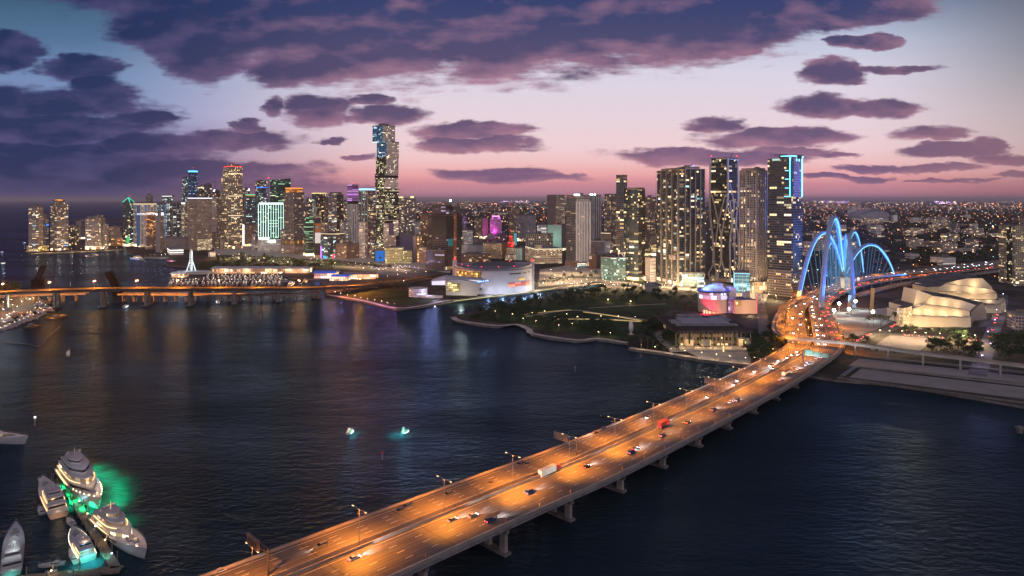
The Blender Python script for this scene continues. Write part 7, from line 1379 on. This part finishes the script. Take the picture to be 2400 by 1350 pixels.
yacht('boat lit magenta on the water left of the wheel', (412, 615), (392, 613), 6, [(.1, .7, .85, 2.2, 'warm', True)], YW, 1.8, 2.6, em((1, .15, .8), 3), False, [(0, 0, 9, 1500, (1, .2, .8))], ([(0, .9)], 30000, (1, .1, .7)))
yacht('brightly outlined tour boat entering the marina basin', (677, 673), (690, 664), 6, [(.08, .75, .9, 2.4, 'warm', True), (.14, .6, .8, 2.2, 'warm', True)], YW, 2, 3, em((1, .7, .4), 4), False, [(0, 0, 10, 1400, WA_)])
yacht('yellow-lit small tour boat in the basin right of the outlined one', (712, 664), (720, 660), 5, [(.08, .7, .9, 2.2, 'warm', True), (.2, .5, .6, 2.6, 'warm', True)], M['hulld'], 1.8, 2.6, em((1, .6, .15), 4), False, [(0, 0, 9, 1200, (1, .7, .3))])
for lb, a, b_ in (('small boat with red lights in front of the island towers', (206, 602), (200, 600)), ('second small boat with a red light near the white party yacht', (230, 599), (224, 597)), ('speedboat with a white light at the far left edge', (2, 619), (12, 617)), ('boat with blue lights at the left edge of the far bay', (1, 592), (8, 591)), ('small blue-lit boat left of the island towers', (54, 570), (60, 569)), ('small lit boat under the port bridge', (290, 722), (300, 718)), ('teal-lit boat below the trestle bridge', (512, 711), (508, 707))):
    yacht(lb, a, b_, 3.4, [(.1, .7, .85, 1.8, 'warm', True)], YW, 1.2, 1.8, em((1, .3, .3) if 'red' in lb else (.2, .4, 1) if 'blue' in lb else (.8, 1, 1), 5), False, [(0, 0, 5, 500, (1, 1, 1))], name='motor_boat')
# marina: small boats, too small for parts
def marina_boat(L, Bm, hm):
    rs, hb = hull(L, Bm, 1.1, 1.8, .6); mb = MB(); mb.rings(rs, 0, close=False); mb.face(rs[0], 0)
    for A_, B_ in zip(rs, rs[1:]): mb.face([A_[2], B_[2], B_[3], A_[3]], 0)
    mb.prism([(-L * .3, -Bm * .32), (L * .12, -Bm * .3), (L * .12, Bm * .3), (-L * .3, Bm * .32)], 1.1, 2.6, 0, 0); mb.prism([(-L * .26, -Bm * .33), (L * .13, -Bm * .31), (L * .13, Bm * .31), (-L * .26, Bm * .33)], 1.7, 2.3, 1, cap=False); mb.box((-L * .1, 0, 3.6), (L * .3, Bm * .7, .15), 0); mb.bar((-L * .1, 0, 2.6), (-L * .1, 0, 6), .16, 0); mb.octa((-L * .1, 0, 4.2), .45, 2); return obj('motor_boat', mb, [hm, M['glassd'], em((1, .8, .6), 5)])
MBT = [marina_boat(13, 4.2, YW), marina_boat(18, 5.2, YW), marina_boat(10, 3.4, YW)]; bu = set()
def moor(p, rz, lb, gp):
    q = R.randrange(3)
    if q in bu: o = dup(MBT[q], p, rz)
    else: bu.add(q); o = MBT[q]; o.location = p; o.rotation_euler = (0, 0, rz)
    tag(o, lb, 'boat', gp)
for row, (y, xa, xb) in enumerate(((649, 488, 655), (652.5, 486, 668), (656, 478, 672), (660, 405, 674), (664.5, 400, 660), (669, 396, 660))):
    x = xa
    while x < xb:
        p = P(x + R.uniform(-1, 1), y, 0); moor(Vector((p.x, p.y, 0)), math.pi / 2 + R.uniform(-.5, .5) + (math.pi if row % 2 else 0), 'small white motor boat moored in the crowded marina beside the wheel', 'boats in the marina beside the wheel'); x += R.uniform(6.5, 15)
for p in inpoly([(6, 765), (60, 748), (100, 735), (128, 724), (90, 712), (0, 740)], 20): moor(Vector((p.x, p.y, 1.6)), R.uniform(0, 6.28), 'white motor boat laid up in the boatyard under the port bridge', 'boats in the boatyard')
for k in range(9): p = P(4 + k * 11, 776 - k * 4.5, 0); moor(Vector((p.x, p.y, 0)), .6 + R.uniform(-.2, .2), 'white motor boat moored along the boatyard quay', 'boats along the boatyard quay')
for y, xa, xb in ((650.7, 484, 662), (658, 470, 672), (666.8, 396, 664)):
    mb = MB(); mb.bar(P(xa, y, .8), P(xb, y, .8), 2.2, 0, .5); tag(obj('floating_dock', mb, M['wood']), {650.7: 'innermost floating dock of the marina', 658: 'middle floating dock of the marina', 666.8: 'outermost floating dock of the marina, nearest the port bridge'}[y], 'dock')
LK['marina'] = lamp_kind('dock_lamp', 'x', 6, (1, .75, .5), 2500, 60)
for i, (x, y) in enumerate(((612, 646), (530, 648), (575, 655), (640, 651), (500, 660), (655, 660), (460, 661), (545, 662), (600, 668), (425, 658))):
    lampline('marina', [(x, y)], 'lamp on the marina docks, %s from the long market hall' % ordn(i), 'marina dock lamps')
# docks of the yacht basin
def dock(label, pts, w):
    t = thing('dock', label, 'dock', P(*pts[0], 0)); c_ = [P(x, y, 1.3) for x, y in pts]; mb = MB(); mb.strip(offs(c_, -w / 2), offs(c_, w / 2))
    for s in (-1, 1): mb.strip(offs(c_, s * w / 2, -.7), offs(c_, s * w / 2))
    obj('deck', mb, M['wood'], t)
    for p, d in along(c_, 9, 2):
        for s in (-1, 1): mb = MB(); q = p + Vector((-d.y, d.x, 0)) * (s * (w / 2 + .3)); mb.bar((q.x, q.y, -2), (q.x, q.y, 4.2), .5, 0, None, 6); obj('pile', mb, M['concd'], t)
dock('long wooden finger dock between the large white yacht and the brown-decked one', [(134, 1118), (170, 1165), (215, 1236), (272, 1330)], 3.4); dock('wooden cross dock along the bottom edge of the picture', [(40, 1356), (140, 1346), (285, 1332)], 4.5); dock('short side dock reaching left from the upper end of the finger dock', [(134, 1120), (92, 1132)], 2.4)
for i, (x, y) in enumerate(((150, 1128), (168, 1152), (186, 1180), (205, 1210), (224, 1240), (246, 1272), (262, 1304), (120, 1345))):
    t = thing('dock_lamp', 'low dock light on the yacht basin docks, %s counted from the upper end' % ordn(i), 'dock light', P(x, y, 1.3), 'dock lights in the yacht basin'); p = P(x, y, 1.3); mb = MB(); mb.bar(p, p + Vector((0, 0, 1.1)), .22); obj('post', mb, M['steel'], t); mb = MB(); mb.box(p + Vector((0, 0, 1.1)), (.4, .4, .3)); obj('lamp_head', mb, em((1, .65, .3) if i % 2 else (.5, .9, 1), 9), t); light('lamp_light', 'POINT', p + Vector((0, 0, 1.8)), 260, (1, .65, .3) if i % 2 else (.5, .9, 1), t, .2)
# channel markers, floating boom
for lb, x, y, h_ in (('red channel marker post in mid-bay left of the causeway', 896, 1078, 4.5), ('dark channel marker post in the water below the flat-roofed museum', 1348, 872, 4.5), ('thin channel marker with a lamp above the yacht basin', 82, 998, 5), ('channel marker post far out below the port bridge', 611, 750, 6), ('marker post with a white lamp off the slip mouth', 1019, 732, 7), ('square dark dolphin post at the right edge of the bay', 2390, 1014, 3.5)):
    p = P(x, y, 0); p.z = 0; t = thing('channel_marker', lb, 'channel marker', p); mb = MB(); w_ = 3.5 if 'square' in lb else .45; mb.bar(p - Vector((0, 0, 2)), p + Vector((0, 0, h_)), w_, 0, None, 6); obj('post', mb, M['concd'], t); mb = MB(); mb.box(p + Vector((0, -.3, h_ - 1.3)), (1.4 if w_ < 1 else 4, .2 if w_ < 1 else 4, 1.5)); obj('daymark', mb, pm('red daymark', (.2, .02, .02), .6) if 'red' in lb else M['concd'], t)
    if 'lamp' in lb: mb = MB(); mb.ball(p + Vector((0, 0, h_ + .4)), .45); obj('lamp_head', mb, em((1, .95, .95), 14), t)
for lb, pts in (('floating boom line bending off the boatyard', [(10, 803), (60, 806), (95, 811), (112, 792), (140, 765)]),):
    t = thing('floating_boom', lb, 'floating boom', P(*pts[0], 0)); c_ = smooth([P(x, y, .15) for x, y in pts], 5); mb = MB(); mb.tube(c_, .7, 0, None, 5); obj('float_line', mb, M['concd'], t)
for lb, a, b_, h_ in (('dark work barge moored in the boatyard basin', (62, 770), (88, 764), 3), ('dark barge with a deckhouse off the boatyard', (118, 750), (150, 740), 2.4)):
    A_, B_ = P(*a, 0), P(*b_, 0); t = thing('barge', lb, 'barge', A_.lerp(B_, .5)); mb = MB(); mb.bar(A_ + Vector((0, 0, .6)), B_ + Vector((0, 0, .6)), 8, 0, 1.8); obj('hull', mb, M['dsteel'], t); mb = MB(); q = A_.lerp(B_, .4); mb.box(q + Vector((0, 0, 1.5)), (5, 4, h_)); obj('deckhouse', mb, M['concd'], t); mb = MB(); mb.bar(q + Vector((2, 0, 1.5)), q + Vector((5, 0, 11)), .5); obj('crane_boom', mb, M['dsteel'], t)
# ------------------------------------------------------------------ evening haze over city and bay
mb = MB(); mb.prism([(-70000, -2500), (70000, -2500), (70000, 90000), (-70000, 90000)], -4.0, 330.0, 0, bot=True)
m = bpy.data.materials.new('evening haze'); m.use_nodes = True; g = G(m.node_tree)
vl = g.n('ShaderNodeVolumePrincipled'); vl.inputs['Color'].default_value = (.85, .72, .8, 1); vl.inputs['Density'].default_value = 2.6e-5; vl.inputs['Anisotropy'].default_value = .1
g.to(vl.outputs[0], g.n('ShaderNodeOutputMaterial').inputs['Volume'])
hz_ = obj('haze', mb, m); tag(hz_, kind='stuff')
